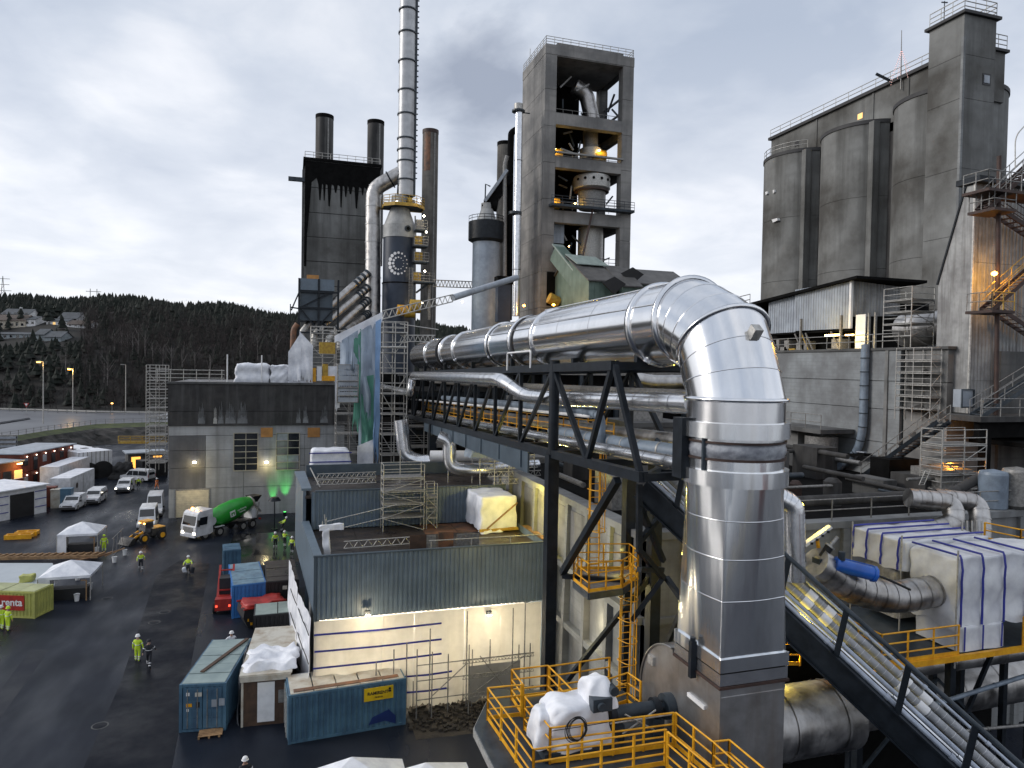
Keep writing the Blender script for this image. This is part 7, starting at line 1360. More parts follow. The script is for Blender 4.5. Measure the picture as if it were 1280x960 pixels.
# 1 pale blue container, front end
t, L_, W_, h = boxcar('shipping_container', 'pale grey blue shipping container with a long plank on its roof, doors facing the viewer', 'container', (226, 915), (281, 912), 6.1, 2.6, bluec, pm('pale_container_roof', (.27, .34, .33), (.2, .26, .26), .9, .5, streak=0)); t.o.children
doors(t, L_, h, bluec); 
for (x, z, w, hh, mt) in ((.3, 2.0, .18, .18, white), (.75, 1.95, .35, .22, cream), (.3, 1.4, .3, .18, yel), (.8, 1.35, .2, .3, blackc), (1.6, 1.35, .3, .4, cladl), (1.98, 1.4, .3, .4, cladl), (.32, 1.15, .12, .15, white)): t.part('sticker', MB().box(x, x+w, -.14, -.13, z, z+hh), mt)
p = t.o.matrix_basis; M_ = Matrix.Translation(t.o.location) @ Matrix.Rotation(t.o.rotation_euler.z, 4, 'Z'); plk = MB().beam(M_ @ V((.7, 1.3, h+.08)), M_ @ V((2.1, 5.9, h+.1)), .22, .06); solo('roof_plank', plk, darkw, 'long dark plank lying across the roof of the pale grey blue container', 'plank')
pl = T('wooden_pallet', 'wooden pallet lying under the door end of the pale grey blue container', 'pallet', G(260, 920)); c = G(247, 925); 
for i in range(5): pl.part('board', MB().box(c.x, c.x+1.2, c.y+.16*i, c.y+.16*i+.12, .12, .15), wood)
for i in range(3): pl.part('bearer', MB().box(c.x+.5*i, c.x+.5*i+.1, c.y, c.y+.8, 0, .12), wood)
# 2 brown cabin with torn sheet
t, L_, W_, h = boxcar('site_cabin', 'weathered brown site cabin with torn white sheeting bunched on its roof', 'cabin', (301, 909), (362, 903), 7.0, 2.75, darkw, cream, corr=False); t.part('white_door', MB().box(.85, 1.75, -.05, 0, .2, 2.4), white); t.part('wall_frame', MB().box(.0, .12, -.04, 0, 0, 2.7).box(L_-.12, L_, -.04, 0, 0, 2.7), cream); t.part('roof_fascia', MB().box(-.05, L_+.05, -.1, 0, 2.5, 2.8), cream); t.part('service_box', MB().box(1.95, 2.3, -.08, 0, 1.2, 1.9), galvd); t.part('roof_covering', MB().box(-.1, L_+.1, -.05, W_+.1, 2.8, 2.86), cream)
M_ = Matrix.Translation(t.o.location) @ Matrix.Rotation(t.o.rotation_euler.z, 4, 'Z')
m = lumpy(-.1, L_+.2, .4, 3.3, 2.85, 3.15, 91, 16, .22, .1); m.v = [tuple(M_ @ V(v)) for v in m.v]; solo('torn_sheeting', m, tarp, 'torn bunched white sheeting heaped on the roof of the brown site cabin', 'plastic sheet')
m = cloth((-.15, .1), (-.35, 5.5), .0, 2.7, 92, .12, 16, 12, .3); m.v = [tuple(M_ @ V(v)) for v in m.v]; solo('hanging_plastic', m, trans_mat('clear_plastic', (.4, .42, .45), .3), 'grey plastic film hanging down the left side of the brown site cabin', 'plastic sheet')
t, L_, W_, h = boxcar('dark_container', 'low dark container with a shiny roof behind the brown site cabin', 'container', (318, 812), (375, 806), 2.4, 2.4, blackc, roofgl)
# 3 blue container with sign
t, L_, W_, h = boxcar('shipping_container', 'blue shipping container with peeling cream roof and a yellow sign', 'container', (362, 930), (505, 905), 2.44, 2.6, bluec, cream)
t.part('paint_patch', MB().prism([(5.2, -.06, 1.0), (4.3, -.06, .7), (4.1, -.06, .3), (5.0, -.06, .4), (5.6, -.06, .15), (6.2, -.06, .6) if L_ > 6.3 else (L_-.5, -.06, .6), (L_-1.1, -.06, 1.25)], (0, .012, 0)), pm('dark_blue_overpaint', (.01, .03, .15), rough=.5)); sgp = t.part('sign_panel', MB().box(L_-2.25, L_-.65, -.12, -.07, 1.65, 2.35), pm('sign_yellow', (.75, .5, .01), rough=.5))
for (s_, sz, x, z) in (('RAMIRENT', .24, L_-1.5, 2.05), ('Tlf. 815 22', .1, L_-1.45, 1.82)): text_on(t, s_, sz, (x, -.13, z), (pi/2, 0, 0), rubber, bold=True)
t.part('sign_logo', MB().disc((L_-.85, -.13, 2.2), .07, (0, -1, 0), 12, .01).box(L_-.93, L_-.77, -.14, -.125, 2.02, 2.12), rubber)
m = MB().box(.2, L_-.3, .15, .5, h+.03, h+.06); t.part('rust_strip', m, rust); t.part('end_door_panel', MB().box(-.12, -.08, .1, 2.3, .2, 2.4), bluel)
for i in range(4): t.part('lock_rod', MB().tube((-.15, .35+.55*i, .2), (-.15, .35+.55*i, 2.4), .025, 5), galv)
# blue/black containers behind
t, L_, W_, h = boxcar('shipping_container', 'bright blue shipping container beside the red lift truck', 'container', (291, 773), (331, 768), 6.1, 2.6, bluet, bluel); 
t, L_, W_, h = boxcar('shipping_container', 'black shipping container with a small white notice right of the bright blue one', 'container', (333, 768), (372, 764), 6.1, 2.6, blackc, roofm); t.part('notice', MB().box(1.2, 1.55, -.1, -.07, 1.9, 2.2), cream)
t, L_, W_, h = boxcar('shipping_container', 'small dark blue container tucked behind the bright blue one', 'container', (280, 720), (300, 718), 2.4, 2.4, bluec, bluec)
sk = T('waste_skip', 'open rusty red and black waste skip in front of the black container', 'skip', G(330, 786)); A, L_, ang = frame_between((304, 788), (358, 778)); sk.o.location = A; sk.o.rotation_euler = (0, 0, ang); sk.loc = V((0, 0, 0))
sk.part('skip_body', MB().prism([(0, 0, .9), (.35, 0, .1), (L_-.1, 0, .1), (L_, 0, 1.5), (.1, 0, 1.5)], (0, 2.2, 0)), blackc); sk.part('rim', MB().beam((0, -.03, 1.55), (L_, -.03, 1.55), .1).beam((0, 2.23, 1.55), (L_, 2.23, 1.55), .1).beam((L_, 0, 1.55), (L_, 2.2, 1.55), .1), red); sk.part('rust_load', lumpy(.2, L_-.1, .1, 2.1, 1.4, 1.75, 8, 8, .15), red); sk.part('reflector', MB().box(.5, .65, -.04, -.01, .3, .5).box(.3, .4, -.04, -.01, .6, .8), yel); sk.part('label_plate', MB().box(L_*.4, L_*.4+.3, -.04, -.01, .9, 1.2), white); sk.part('label_plate', MB().box(L_*.62, L_*.62+.4, -.04, -.01, .85, 1.15), orange)
rl = T('red_lift_truck', 'red lift truck with a lattice boom parked left of the bright blue container', 'lift truck', G(279, 770)); c = G(279, 768)
rl.part('chassis', MB().box(c.x-.62, c.x+.62, c.y, c.y+3.8, .45, 1.1), red); rl.part('mast', MB().beam((c.x-.52, c.y+.3, .5), (c.x-.52, c.y+3.4, 3.0), .16).beam((c.x+.52, c.y+.3, .5), (c.x+.52, c.y+3.4, 3.0), .16), red)
for k in range(6): rl.part('mast_rung', MB().beam((c.x-.52, c.y+.5+.5*k, .7+.4*k), (c.x+.52, c.y+.5+.5*k, .7+.4*k), .1), red)
rl.part('cab', MB().box(c.x-.45, c.x+.45, c.y+1.6, c.y+2.7, 1.1, 2.4), blackc); rl.part('counterweight', MB().box(c.x-.6, c.x+.6, c.y-.3, c.y+.4, .4, 1.3), red)
for sx in (-1, 1):
    for y in (.5, 3.2): rl.part('wheel', MB().tube((c.x+sx*.56, c.y+y, .42), (c.x+sx*.8, c.y+y, .42), .42, 14), rubber)
    rl.part('tail_lamp', MB().box(c.x+sx*.48-.07, c.x+sx*.48+.07, c.y-.34, c.y-.3, .7, .85), em('tail_red', (1, .08, .04), 2) if sx == -1 else MATS['tail_red'])
# bottom tents
for k, (px, py, w) in enumerate(((440, 946, 2.3), (532, 953, 2.0))):
    A = at(px, py, z=2.9+.2*(1-k)); t = T('canopy_tent', ('plain' if k == 0 else 'blue edged')+' white canopy roof cut off by the bottom edge of the picture', 'tent', (A.x, A.y, 0)); n_ = [(A.x-w, A.y-w*.8), (A.x+w, A.y-w*.8), (A.x+w, A.y+w*.4), (A.x-w, A.y+w*.4)]; m = MB(); m.add([(x, y, 2.15) for x, y in n_]+[A], [(0, 1, 4), (1, 2, 4), (2, 3, 4), (3, 0, 4)]); t.part('canopy', m, tarp); m = MB()
    for i in range(4): a, b = n_[i], n_[(i+1) % 4]; m.beam((*a, 2.05), (*b, 2.05), .02, .2)
    t.part('valance', m, tarp if k == 0 else bstripe); 
    for x, y in n_: t.part('leg', MB().box(x-.03, x+.03, y-.03, y+.03, 0, 2.1), galv)
def tent(label, pxl, pxr, pyf, apex, walls=True):
    A, B = at(pxl, pyf, z=2.1), at(pxr, pyf, z=2.1); w = (B-A).length; C_ = (A+B)/2; t = T('canopy_tent', label, 'tent', (C_.x, C_.y+w/2, 0), 'white canopy tents'); ax = V((C_.x+.1, C_.y+w/2, 3.1)); n_ = [(A.x, A.y), (B.x, A.y), (B.x, A.y+w), (A.x, A.y+w)]; m = MB(); mid = []
    m.add([(x, y, 2.1) for x, y in n_]+[ax-V((0, 0, .0))], [(0, 1, 4), (1, 2, 4), (2, 3, 4), (3, 0, 4)]); t.part('canopy', m, tarp); m = MB()
    for i in range(4): a, b = n_[i], n_[(i+1) % 4]; m.beam((*a, 2.0), (*b, 2.0), .02, .22)
    t.part('valance', m, tarp)
    for x, y in n_: t.part('leg', MB().box(x-.035, x+.035, y-.035, y+.035, 0, 2.0), galv)
    t.part('side_wall', cloth((A.x, A.y), (A.x, A.y+w), 0, 1.95, 3, .03, 8, 4), tarp); t.part('side_wall', cloth((A.x, A.y), (A.x+w*.22, A.y), 0, 1.95, 4, .03, 4, 4), tarp)
    t.part('dark_bench', MB().box(A.x+.8, B.x-.4, A.y+.5, A.y+1.6, 0, .9), blackc); t.part('side_frame', MB().beam((B.x-.3, A.y, 0), (B.x-.3, A.y, 1.7), .08).beam((B.x-.7, A.y, 1.7), (B.x-.3, A.y, 1.7), .08), wood); return t
tent('white canopy tent farther from the viewer beside the timber formwork', 71, 119, 669, 0); tent('white canopy tent nearer the viewer above the flat white slab', 47, 109, 723, 0)
# white slab and timber formwork
sb = T('formwork_trough', 'long timber formwork rack lying behind the flat white slab', 'formwork', G(60, 700)); A, B = G(-20, 703), G(122, 700)
for dy in (0, 1.1): sb.part('rail_timber', MB().beam(A+V((0, dy, .35)), B+V((0, dy, .35)), .15, .3), wood)
for k in range(17): c = A+(B-A)*k/16; sb.part('cross_timber', MB().beam(c+V((0, 0, .5)), c+V((.4, 1.1, .5)), .14, .12), wood)
for k in range(6): c = B+V((-2.0+.5*k, -.5+.2*k, .2)); sb.part('loose_board', MB().beam(c, c+V((1.6, 1.0, .1*k)), .15, .08), wood if k % 2 else rust)
m = MB().prism([G(-40, 757), G(52, 757), G(68, 735), G(66, 707), G(-40, 707)], (0, 0, .25)); solo('white_slab', m, pm('fresh_white_slab', (.42, .46, .49), (.36, .40, .43), .4, .4), 'large flat pale slab under sheeting left of the nearer canopy tent', 'slab')
bk_ = T('white_bucket', 'white bucket', 'bucket', (0, 0, 0), 'white buckets beside the tents'); bk_.part('bucket_shell', MB().lathe((0, 0, 0), [(.17, 0), (.22, .52), (.24, .54), (.24, .58)], 14), white); bk_.part('contents', MB().lathe((0, 0, 0), [(.01, .5), (.21, .5)], 12), galvd)
for k, (px, py, lb) in enumerate(((96, 751, 'nearest the lime yellow container, at the foot of the tent leg'), (112, 737, 'second from the near tent along the lane'), (119, 714, 'beside the loose boards end of the formwork'), (143, 703, 'right of the formwork end'), (156, 694, 'farthest right, beside the thin fence'), (121, 691, 'near the standing hi-vis worker'), (97, 725, 'under the near tent edge'))):
    o = bk_.o if k == 0 else copy_tree(bk_.o); place(o, G(px, py), 0, 'white bucket '+lb)
# renta container
t, L_, W_, h = boxcar('lime_yellow_container', 'lime yellow hire container with a red sign reading renta at the left edge', 'container', (-40, 770), (43, 773), 1.9, 2.05, yelc, pm('pale_lime_roof', (.42, .44, .22), rough=.5)); t.part('red_sign', MB().box(L_-4.6, L_-.75, -.1, -.06, .6, 1.75), red); text_on(t, 'renta', .78, (L_-1.72, -.11, 1.2), (pi/2, 0, 0), white, bold=True)
solo('hi_vis_bundle', lumpy(G(34, 730).x-.5, G(34, 730).x+.5, G(34, 730).y-.4, G(34, 730).y+.4, .25, .9, 6, 8, .1), yelc, 'yellow green bundle on the white slab behind the lime yellow container', 'bundle'); 
yb2 = T('barrier_frames', 'pair of yellow steel frames lying on the asphalt left of the far canopy tent', 'frame', G(28, 671))
for (px, py, w) in ((24, 673, 1.3), (34, 669, 1.1)): c = G(px, py); yb2.part('frame', MB().box(c.x-w, c.x+w, c.y-.5, c.y-.35, 0, .5).box(c.x-w, c.x+w, c.y+.35, c.y+.5, 0, .5).box(c.x-w, c.x-w+.2, c.y-.34, c.y+.34, .1, .45).box(c.x-.1, c.x+.1, c.y-.34, c.y+.34, .1, .45).box(c.x+w-.2, c.x+w, c.y-.34, c.y+.34, .1, .45), yel)
bf = T('mesh_fence_panel', 'thin grey mesh fence panel standing on the asphalt right of the far tent', 'fence', G(150, 695)); A, B = G(140, 697), G(154, 682); lattice(bf, A+V((0, 0, .1)), B+V((0, 0, .1)), 1.8, mat=galvd, n=3, r=.03)
# white tarped shed, toilets, white containers, red barracks
t, L_, W_, h = boxcar('tarped_shed', 'long white sheeted shed with blue bands and a black doorway at the left edge', 'shed', (-35, 659), (58, 640), 8, 3.6, sheetw, tarp, corr=False); d0 = L_*(46/93); t.part('doorway', MB().box(d0-.1, d0+3.0, -.05, 0, 0, 3.0), blackc); m = MB()
for z in (.9, 1.9, 2.9): m.box(0, d0-.3, -.05, -.02, z, z+.09); m.box(d0+3.1, L_, -.05, -.02, z, z+.09)
t.part('blue_stripe', m, bstripe); t.part('roof_edge', MB().box(-.2, L_+.3, -.4, W_, 3.62, 3.75), tarp)
for k, (px, mt, lb, hh) in enumerate(((61, redc, 'dark red booth at the end of the white sheeted shed', 2.6), (70, cream, 'cream booth between the dark red and the blue ones', 2.4), (81, bluec, 'dark blue portable toilet beside the small white van', 2.6))):
    c = G(px, 634+k*1.2); t = T('site_booth', lb, 'booth', c); t.part('booth_body', MB().box(c.x-.75+.1*k, c.x+.7, c.y, c.y+1.3, 0, hh), mt); t.part('booth_roof', MB().box(c.x-.8+.1*k, c.x+.75, c.y-.05, c.y+1.35, hh, hh+.1), mt); t.part('booth_door', MB().box(c.x-.45, c.x+.45, c.y-.04, c.y, .1, hh-.3), mt)
t, L_, W_, h = boxcar('white_container', 'long white container with a small emblem behind the booths', 'container', (88, 626), (118, 611), 2.6, 3.2, whitep, tarp, corr=False); t.part('emblem', MB().disc((L_*.25, -.02, 1.8), .4, (0, -1, 0), 12, .03), rcol); t.part('panel_joint', MB().box(L_*.5, L_*.5+.08, -.03, 0, .2, 3), galvd)
t, L_, W_, h = boxcar('white_container', 'second white container standing behind the long white one', 'container', (74, 616), (112, 600), 2.6, 3.9, whitep, tarp, corr=False)
rb_ = T('red_barracks', 'two storey dark red site barracks with rows of small lamps', 'building', G(-30, 640)); A, L_, ang = frame_between((26, 615), (92, 596)); rb_.o.location = A; rb_.o.rotation_euler = (0, 0, ang); rb_.loc = V((0, 0, 0)); H2 = 5.6
for i in range(6):
    for j in range(2): x0 = L_*i/6; rb_.part('cabin_module', MB().box(x0+.04, x0+L_/6-.04, 0, 6, j*2.8+.04, j*2.8+2.74), redc)
rb_.part('roof_sheet', MB().box(-.2, L_+.2, -.4, 6.3, H2, H2+.15), cladl)
for i in range(6):
    for j in range(2):
        x = L_*(i+.5)/6; rb_.part('lamp_bulb', MB().lathe((x, -.2, 2.35+2.8*j), [(.01, -.1), (.13, 0), (.01, .1)], 8), em('white_bulb', (1, .75, .6), 5) if 'white_bulb' not in MATS else MATS['white_bulb'])
        w = rb_.part('window' if (i+j) % 2 else 'door', MB().box(x-.5, x+.5, -.05, 0, 2.8*j+(1.0 if (i+j) % 2 else .1), 2.8*j+2.1), glass if (i+j) % 3 else cladl)
rb2 = T('red_barracks', 'nearer dark red cabin with a lit orange porch lamp at the left edge', 'building', G(-20, 635)); A, L_, ang = frame_between((-30, 628), (27, 617)); rb2.o.location = A; rb2.o.rotation_euler = (0, 0, ang); rb2.loc = V((0, 0, 0))
rb2.part('cabin_module', MB().box(0, L_, 0, 6, 0, 4.9), redc); rb2.part('roof_sheet', MB().box(-.2, L_+.1, -.5, 6, 4.9, 5.05), cladl)
for i in range(4): w = rb2.part('window', MB().box(L_*(i+.3)/4, L_*(i+.3)/4+1.3, -.05, 0, 2.4, 3.6), winl if i == 3 else glass); rb2.part('frame', MB().box(L_*(i+.3)/4-.1, L_*(i+.3)/4+1.4, -.07, 0, 2.3, 2.4), white, parent=w)
M_ = Matrix.Translation(A) @ Matrix.Rotation(ang, 4, 'Z'); rb2.part('porch_lamp', MB().box(L_-1.2, L_-.4, -.6, -.5, 4.5, 4.65), lampw); plight(M_ @ V((L_-.8, -1.1, 4.2)), 110, (1, .55, .12), .2)
lb_ = T('slatted_stack', 'stack of pale slatted frames at the far left behind the barracks', 'stack', G(0, 600)); c = at(7, 568, z=3)
for k in range(6): lb_.part('slat', MB().box(c.x-4, c.x+1.5, c.y, c.y+1, 2+.75*k, 2.35+.75*k), cladl)
lb_.part('rack', MB().box(c.x-4, c.x+1.5, c.y+.3, c.y+.8, 0, 6.4), galvd)
t, L_, W_, h = boxcar('tarped_store', 'white tarpaulined store with dark round openings beside the concrete hall', 'store', (98, 601), (140, 596), 12, 4.6, sheetw, tarp, corr=False); m = MB()
for k in range(8): m.box(L_*k/8, L_*k/8+.1, -.04, -.01, 1.8, 4.6)
t.part('seam_bars', m, galvd, kind='stuff')
for k in range(2): t.part('dark_arch', MB().tube((L_*(.25+.45*k), -.15, 1.0), (L_*(.25+.45*k), -.02, 1.0), 1.9, 20), blackc)
for k in range(4): t.part('roof_vent', MB().box(1+2*k, 2+2*k, 5, 6, 4.62, 4.7), blackc)
ls = T('lit_kiosk', 'low dark roofed kiosk with orange lit doorways beside the tarpaulined store', 'kiosk', G(180, 592)); A, L_, ang = frame_between((160, 593), (205, 590)); ls.o.location = A; ls.o.rotation_euler = (0, 0, ang); ls.loc = V((0, 0, 0)); ls.part('walls', MB().box(0, L_, 0, 4, 0, 3.6), concd); ls.part('roof', MB().box(-.4, L_+.4, -.6, 4.4, 3.6, 3.8), cladl); 
for x in (.25, .85): ls.part('lit_doorway', MB().box(L_*x-.9, L_*x+.5, -.05, 0, .3, 3.0), em('lit_doorway_orange', (1, .45, .08), 1.6) if 'lit_doorway_orange' not in MATS else MATS['lit_doorway_orange'])
t, L_, W_, h = boxcar('black_container', 'low black covered container in front of the lit kiosk', 'container', (178, 597), (209, 594), 3, 2.8, blackc, roofm)
solo('black_heap', lumpy(G(148, 600).x-1.5, G(148, 600).x+2.5, G(148, 600).y, G(148, 600).y+3, 0, 2.6, 3, 10, .3, .5), rubber, 'black tarpaulin covered heap between the tarpaulined store and the kiosk', 'heap')
# ---------------- vehicles
def vehicle_body(prof_, W_, tumble=.12, zt_=None):
    'side profile (x,z) -> lofted body, width W_ shrinking with height'
    zmax = max(z for _, z in prof_); n_ = len(prof_); m = MB(); vs = []
    for s_ in (-1, 1):
        for x, z in prof_: k = W_/2*(1-tumble*max(0, (z-zmax*.5)/(zmax*.5))); vs.append((x, s_*k, z))
    m.add(vs, [tuple(range(n_)), tuple(range(n_, 2*n_))[::-1]]+[(i, n_+i, n_+(i+1) % n_, (i+1) % n_) for i in range(n_)]); return m
def wheel(t, x, y, r, w, rim=galv):
    o = t.part('wheel', MB().tube((x, y-w/2, r), (x, y+w/2, r), r, 18), rubber); s_ = 1 if y > 0 else -1; t.part('rim', MB().tube((x, y+s_*w*.42, r), (x, y+s_*w*.56, r), r*.6, 14), rim, parent=o)
def van(label, L_=4.9, H_=1.9, W_=1.9, hi=False, glassr=True, nose=1.0, lit=False, group='white vans in the yard'):
    t = T('white_van', label, 'van', (0, 0, 0), group); h = H_
    P = [(0, .3), (0, .75), (.08, .95), (nose, 1.08), (nose+.75, h-.12), (nose+1.0, h), (L_-.15, h-.02), (L_, h-.35), (L_, .3)]
    t.part('body', vehicle_body(P, W_, .14), whitep); zt_ = h
    def side(x0, x1, z0, z1, y, nm='side_window', sk=.3): k = W_/2*(1-.14*max(0, (z0-h*.5)/(h*.5))); k1 = W_/2*(1-.14*max(0, (z1-h*.5)/(h*.5))); t.part(nm, MB().prism([(x0, y*(k+.012), z0), (x1, y*(k+.012), z0), (x1, y*(k1+.012), z1), (x0+sk, y*(k1+.012), z1)], (0, y*.006, 0)), glass)
    for y in (-1, 1):
        side(nose+.25, nose+1.35, 1.08, h-.22, y, sk=.42)
        if glassr: side(nose+1.45, nose+2.4, 1.08, h-.22, y, sk=0); side(nose+2.5, L_-.25, 1.08, h-.22, y, sk=0)
        t.part('mirror', MB().box(nose+.45, nose+.6, y*(W_/2+.02), y*(W_/2+.2), 1.05, 1.25), blackc); t.part('headlight', MB().box(-.02, .1, y*.9*W_/2-.12, y*.9*W_/2+.0, .68, .85), lampwh if lit else cladl); t.part('tail_light', MB().box(L_-.03, L_+.02, y*.88*W_/2-.08, y*.88*W_/2+.04, .8, 1.3), red)
    a = V((nose+.06, 0, 1.11)); b = V((nose+.70, 0, h-.17)); t.part('windscreen', MB().hexa([(a.x-.02, -W_*.42, a.z), (a.x-.02, W_*.42, a.z), (a.x+.05, W_*.42, a.z-.02), (a.x+.05, -W_*.42, a.z-.02), (b.x-.02, -W_*.39, b.z), (b.x-.02, W_*.39, b.z), (b.x+.05, W_*.39, b.z-.02), (b.x+.05, -W_*.39, b.z-.02)]), glass)
    t.part('rear_window', MB().box(L_-.02, L_+.02, -W_*.34, W_*.34, 1.15, h-.42), glass); t.part('bumper', MB().box(-.06, .02, -W_/2, W_/2, .3, .6), blackc); t.part('bumper', MB().box(L_-.02, L_+.05, -W_/2, W_/2, .3, .55), blackc); t.part('grille', MB().box(-.03, .0, -W_*.3, W_*.3, .66, .8), blackc)
    for x in (.95, L_-1.0):
        for y in (-1, 1): wheel(t, x, y*(W_/2-.1), .34, .22)
    return t
def setv(t, p_front, p_rear_dir): A = G(*p_front); B = G(*p_rear_dir); t.o.location = A; t.o.rotation_euler = (0, 0, math.atan2((B-A).y, (B-A).x))
v = van('small white van at the near end of the parked row beside the booths', 4.4, 1.85, glassr=False, nose=1.1); setv(v, (84, 640), (109, 627))
v = van('white people carrier with dark windows behind the small white van', 4.9, 1.9); setv(v, (113, 632), (135, 617))
v = van('small white van facing the viewer in the middle of the lane', 4.2, 1.85, glassr=False, lit=True); setv(v, (152, 617), (168, 606))
v = van('long white minibus with dark windows parked across near the tarpaulined store', 5.3, 2.0); setv(v, (155, 600), (191, 602))
v = van('white high roof van behind the wheel loader', 5.2, 2.5, lit=False); setv(v, (182, 665), (190, 648)); v2 = van('second white high roof van parked behind the first one near the hall corner', 5.6, 2.7, glassr=False); setv(v2, (192, 648), (198, 632))
# mixer truck
mx_ = T('mixer_truck', 'white concrete mixer truck with a bright green drum parked at the concrete hall', 'truck', (0, 0, 0)); L_ = 9.6
P = [(0, .55), (0, 1.6), (.12, 2.0), (.32, 3.0), (.6, 3.25), (2.3, 3.35), (2.3, .7), (1.9, .55)]; mx_.part('cab', vehicle_body(P, 2.45, .05), whitep)
mx_.part('windscreen', MB().hexa([(.03, -1.05, 1.75), (.03, 1.05, 1.75), (.1, 1.05, 1.7), (.1, -1.05, 1.7), (.26, -1.0, 2.75), (.26, 1.0, 2.75), (.33, 1.0, 2.75), (.33, -1.0, 2.75)]), glass)
for y in (-1, 1):
    mx_.part('side_window', MB().prism([(.45, y*1.235, 1.75), (1.5, y*1.235, 1.75), (1.6, y*1.2, 2.6), (.62, y*1.2, 2.6)], (0, y*.01, 0)), glass); mx_.part('mirror', MB().box(.15, .35, y*1.3, y*1.5, 1.7, 2.4), blackc); mx_.part('headlight', MB().box(-.04, .02, y*.95-.22, y*.95+.12, .8, 1.0), lampwh)
    for x in (1.35, 3.3, 6.6, 8.0): wheel(mx_, x, y*1.03, .52, .34)
    mx_.part('mudguard', MB().box(2.75, 3.9, y*.85, y*1.22, 1.08, 1.14), whitep); mx_.part('mudguard', MB().box(6.0, 8.6, y*.85, y*1.22, 1.08, 1.14), blackc)
mx_.part('grille', MB().box(-.03, .0, -.8, .8, .95, 1.55), galvd); mx_.part('bumper', MB().box(-.1, .05, -1.2, 1.2, .45, .8), whitep); mx_.part('chassis', MB().box(2.0, 9.3, -.45, .45, .75, 1.05), blackc); mx_.part('roof_beacon', MB().tube((1.0, .6, 3.3), (1.0, .6, 3.5), .12, 8), lampo); mx_.part('roof_beacon', MB().tube((.7, -.6, 3.28), (.7, -.6, 3.42), .1, 8), lampo)
a, b = V((2.9, 0, 1.75)), V((8.9, 0, 3.05)); d = (b-a); sgm = [(0, .55), (.12, 1.05), (.3, 1.2), (.55, 1.2), (.8, .95), (1, .55)]
mx_.part('drum', MB().path([a+d*u for u, _ in sgm], [r_ for _, r_ in sgm], 28), mixg); mx_.part('drum_collar', MB().path([a+d*.93, a+d*.97], [.72, .72], 20), cream); mx_.part('water_tank', MB().tube((2.6, -.8, 1.8), (2.6, .8, 1.8), .5, 14), whitep); mx_.part('drum_bearing', MB().box(8.3, 8.9, -.7, .7, 1.05, 2.2), whitep); mx_.part('hopper', MB().hexa([(8.7, -.4, 2.9), (9.4, -.4, 2.9), (9.4, .4, 2.9), (8.7, .4, 2.9), (8.5, -.7, 3.7), (9.8, -.7, 3.7), (9.8, .7, 3.7), (8.5, .7, 3.7)]), blackc); mx_.part('chute', MB().beam((9.2, 0, 2.6), (10.0, -.2, 1.6), .5, .2), galv); mx_.part('tail_light', MB().box(9.3, 9.36, -1.1, -.7, .8, 1.0), red); mx_.part('rear_frame', MB().beam((8.9, -.8, 1.05), (9.3, -.8, 2.9), .1).beam((8.9, .8, 1.05), (9.3, .8, 2.9), .1), galv)
ny = V((0, -1, 0)); ctr = a+d*.42+V((0, -1.215, .05)); tilt = math.atan2(d.z, d.x)
def ondrum(u, v): return ctr+d.normalized()*u+V((0, 0, 1)).cross(ny).cross(ny)*0+V((-d.normalized().z, 0, d.normalized().x))*v
mx_.part('logo_tile', MB().prism([ondrum(-.75, -.35), ondrum(0, -.35), ondrum(0, .35), ondrum(-.75, .35)], (0, .03, 0)), white); mx_.part('logo_mark', MB().prism([ondrum(-.6, -.2), ondrum(-.45, -.2), ondrum(-.45, 0), ondrum(-.25, 0), ondrum(-.25, -.2), ondrum(-.12, -.2), ondrum(-.12, .15), ondrum(-.6, .15)], (0, -.015, 0)), mixg)
for s_, v_ in (('norbetong', .12), ('betong', -.18)): text_on(mx_, s_, .3, ondrum(.95, v_)+V((0, -.03, 0)), (pi/2, -tilt, 0), white)
A = G(235, 676); B = G(322, 655); mx_.o.location = A; mx_.o.rotation_euler = (0, 0, math.atan2((B-A).y, (B-A).x))
# wheel loader
wlr = T('wheel_loader', 'yellow and black wheel loader with lit lamps in front of the high roof vans', 'loader', (0, 0, 0))
wlr.part('rear_body', MB().hexa([(0, -.8, .7), (2.2, -.8, .7), (2.2, .8, .7), (0, .8, .7), (0, -.75, 1.5), (2.2, -.75, 1.7), (2.2, .75, 1.7), (0, .75, 1.5)]), blackc); wlr.part('hood_stripe', MB().box(.1, 2.0, -.78, .78, 1.62, 1.72), yel); wlr.part('cab', MB().hexa([(1.8, -.7, 1.2), (3.2, -.7, 1.2), (3.2, .7, 1.2), (1.8, .7, 1.2), (1.9, -.62, 2.7), (3.0, -.62, 2.7), (3.0, .62, 2.7), (1.9, .62, 2.7)]), glass); wlr.part('cab_roof', MB().box(1.8, 3.15, -.72, .72, 2.7, 2.85), yel); wlr.part('front_frame', MB().box(3.0, 4.2, -.5, .5, .7, 1.3), blackc)
for y in (-.5, .5): wlr.part('lift_arm', MB().beam((3.3, y, 1.4), (5.0, y, .6), .14, .25), yel)
wlr.part('bucket', MB().prism([(4.9, -1.15, .1), (5.9, -1.15, .1), (5.3, -1.15, .9), (4.9, -1.15, 1.0)], (0, 2.3, 0)), blackc)
for x in (.8, 3.5):
    for y in (-1, 1): wheel(wlr, x, y*.95, .62, .42, yel)
for y in (-.5, .5): wlr.part('work_lamp', MB().box(3.1, 3.2, y-.1, y+.1, 2.45, 2.6), lampo)
A = G(203, 671); B = G(177, 677); wlr.o.scale = (.8, .8, .8); wlr.o.location = A; wlr.o.rotation_euler = (0, 0, math.atan2((B-A).y, (B-A).x))
# raised car on road
v = van('distant white car on the raised road behind the scaffold stair', 4.4, 1.5, glassr=True, group=None); v.o.location = at(196, 524, z=Zr); v.o.rotation_euler = (0, 0, .1)
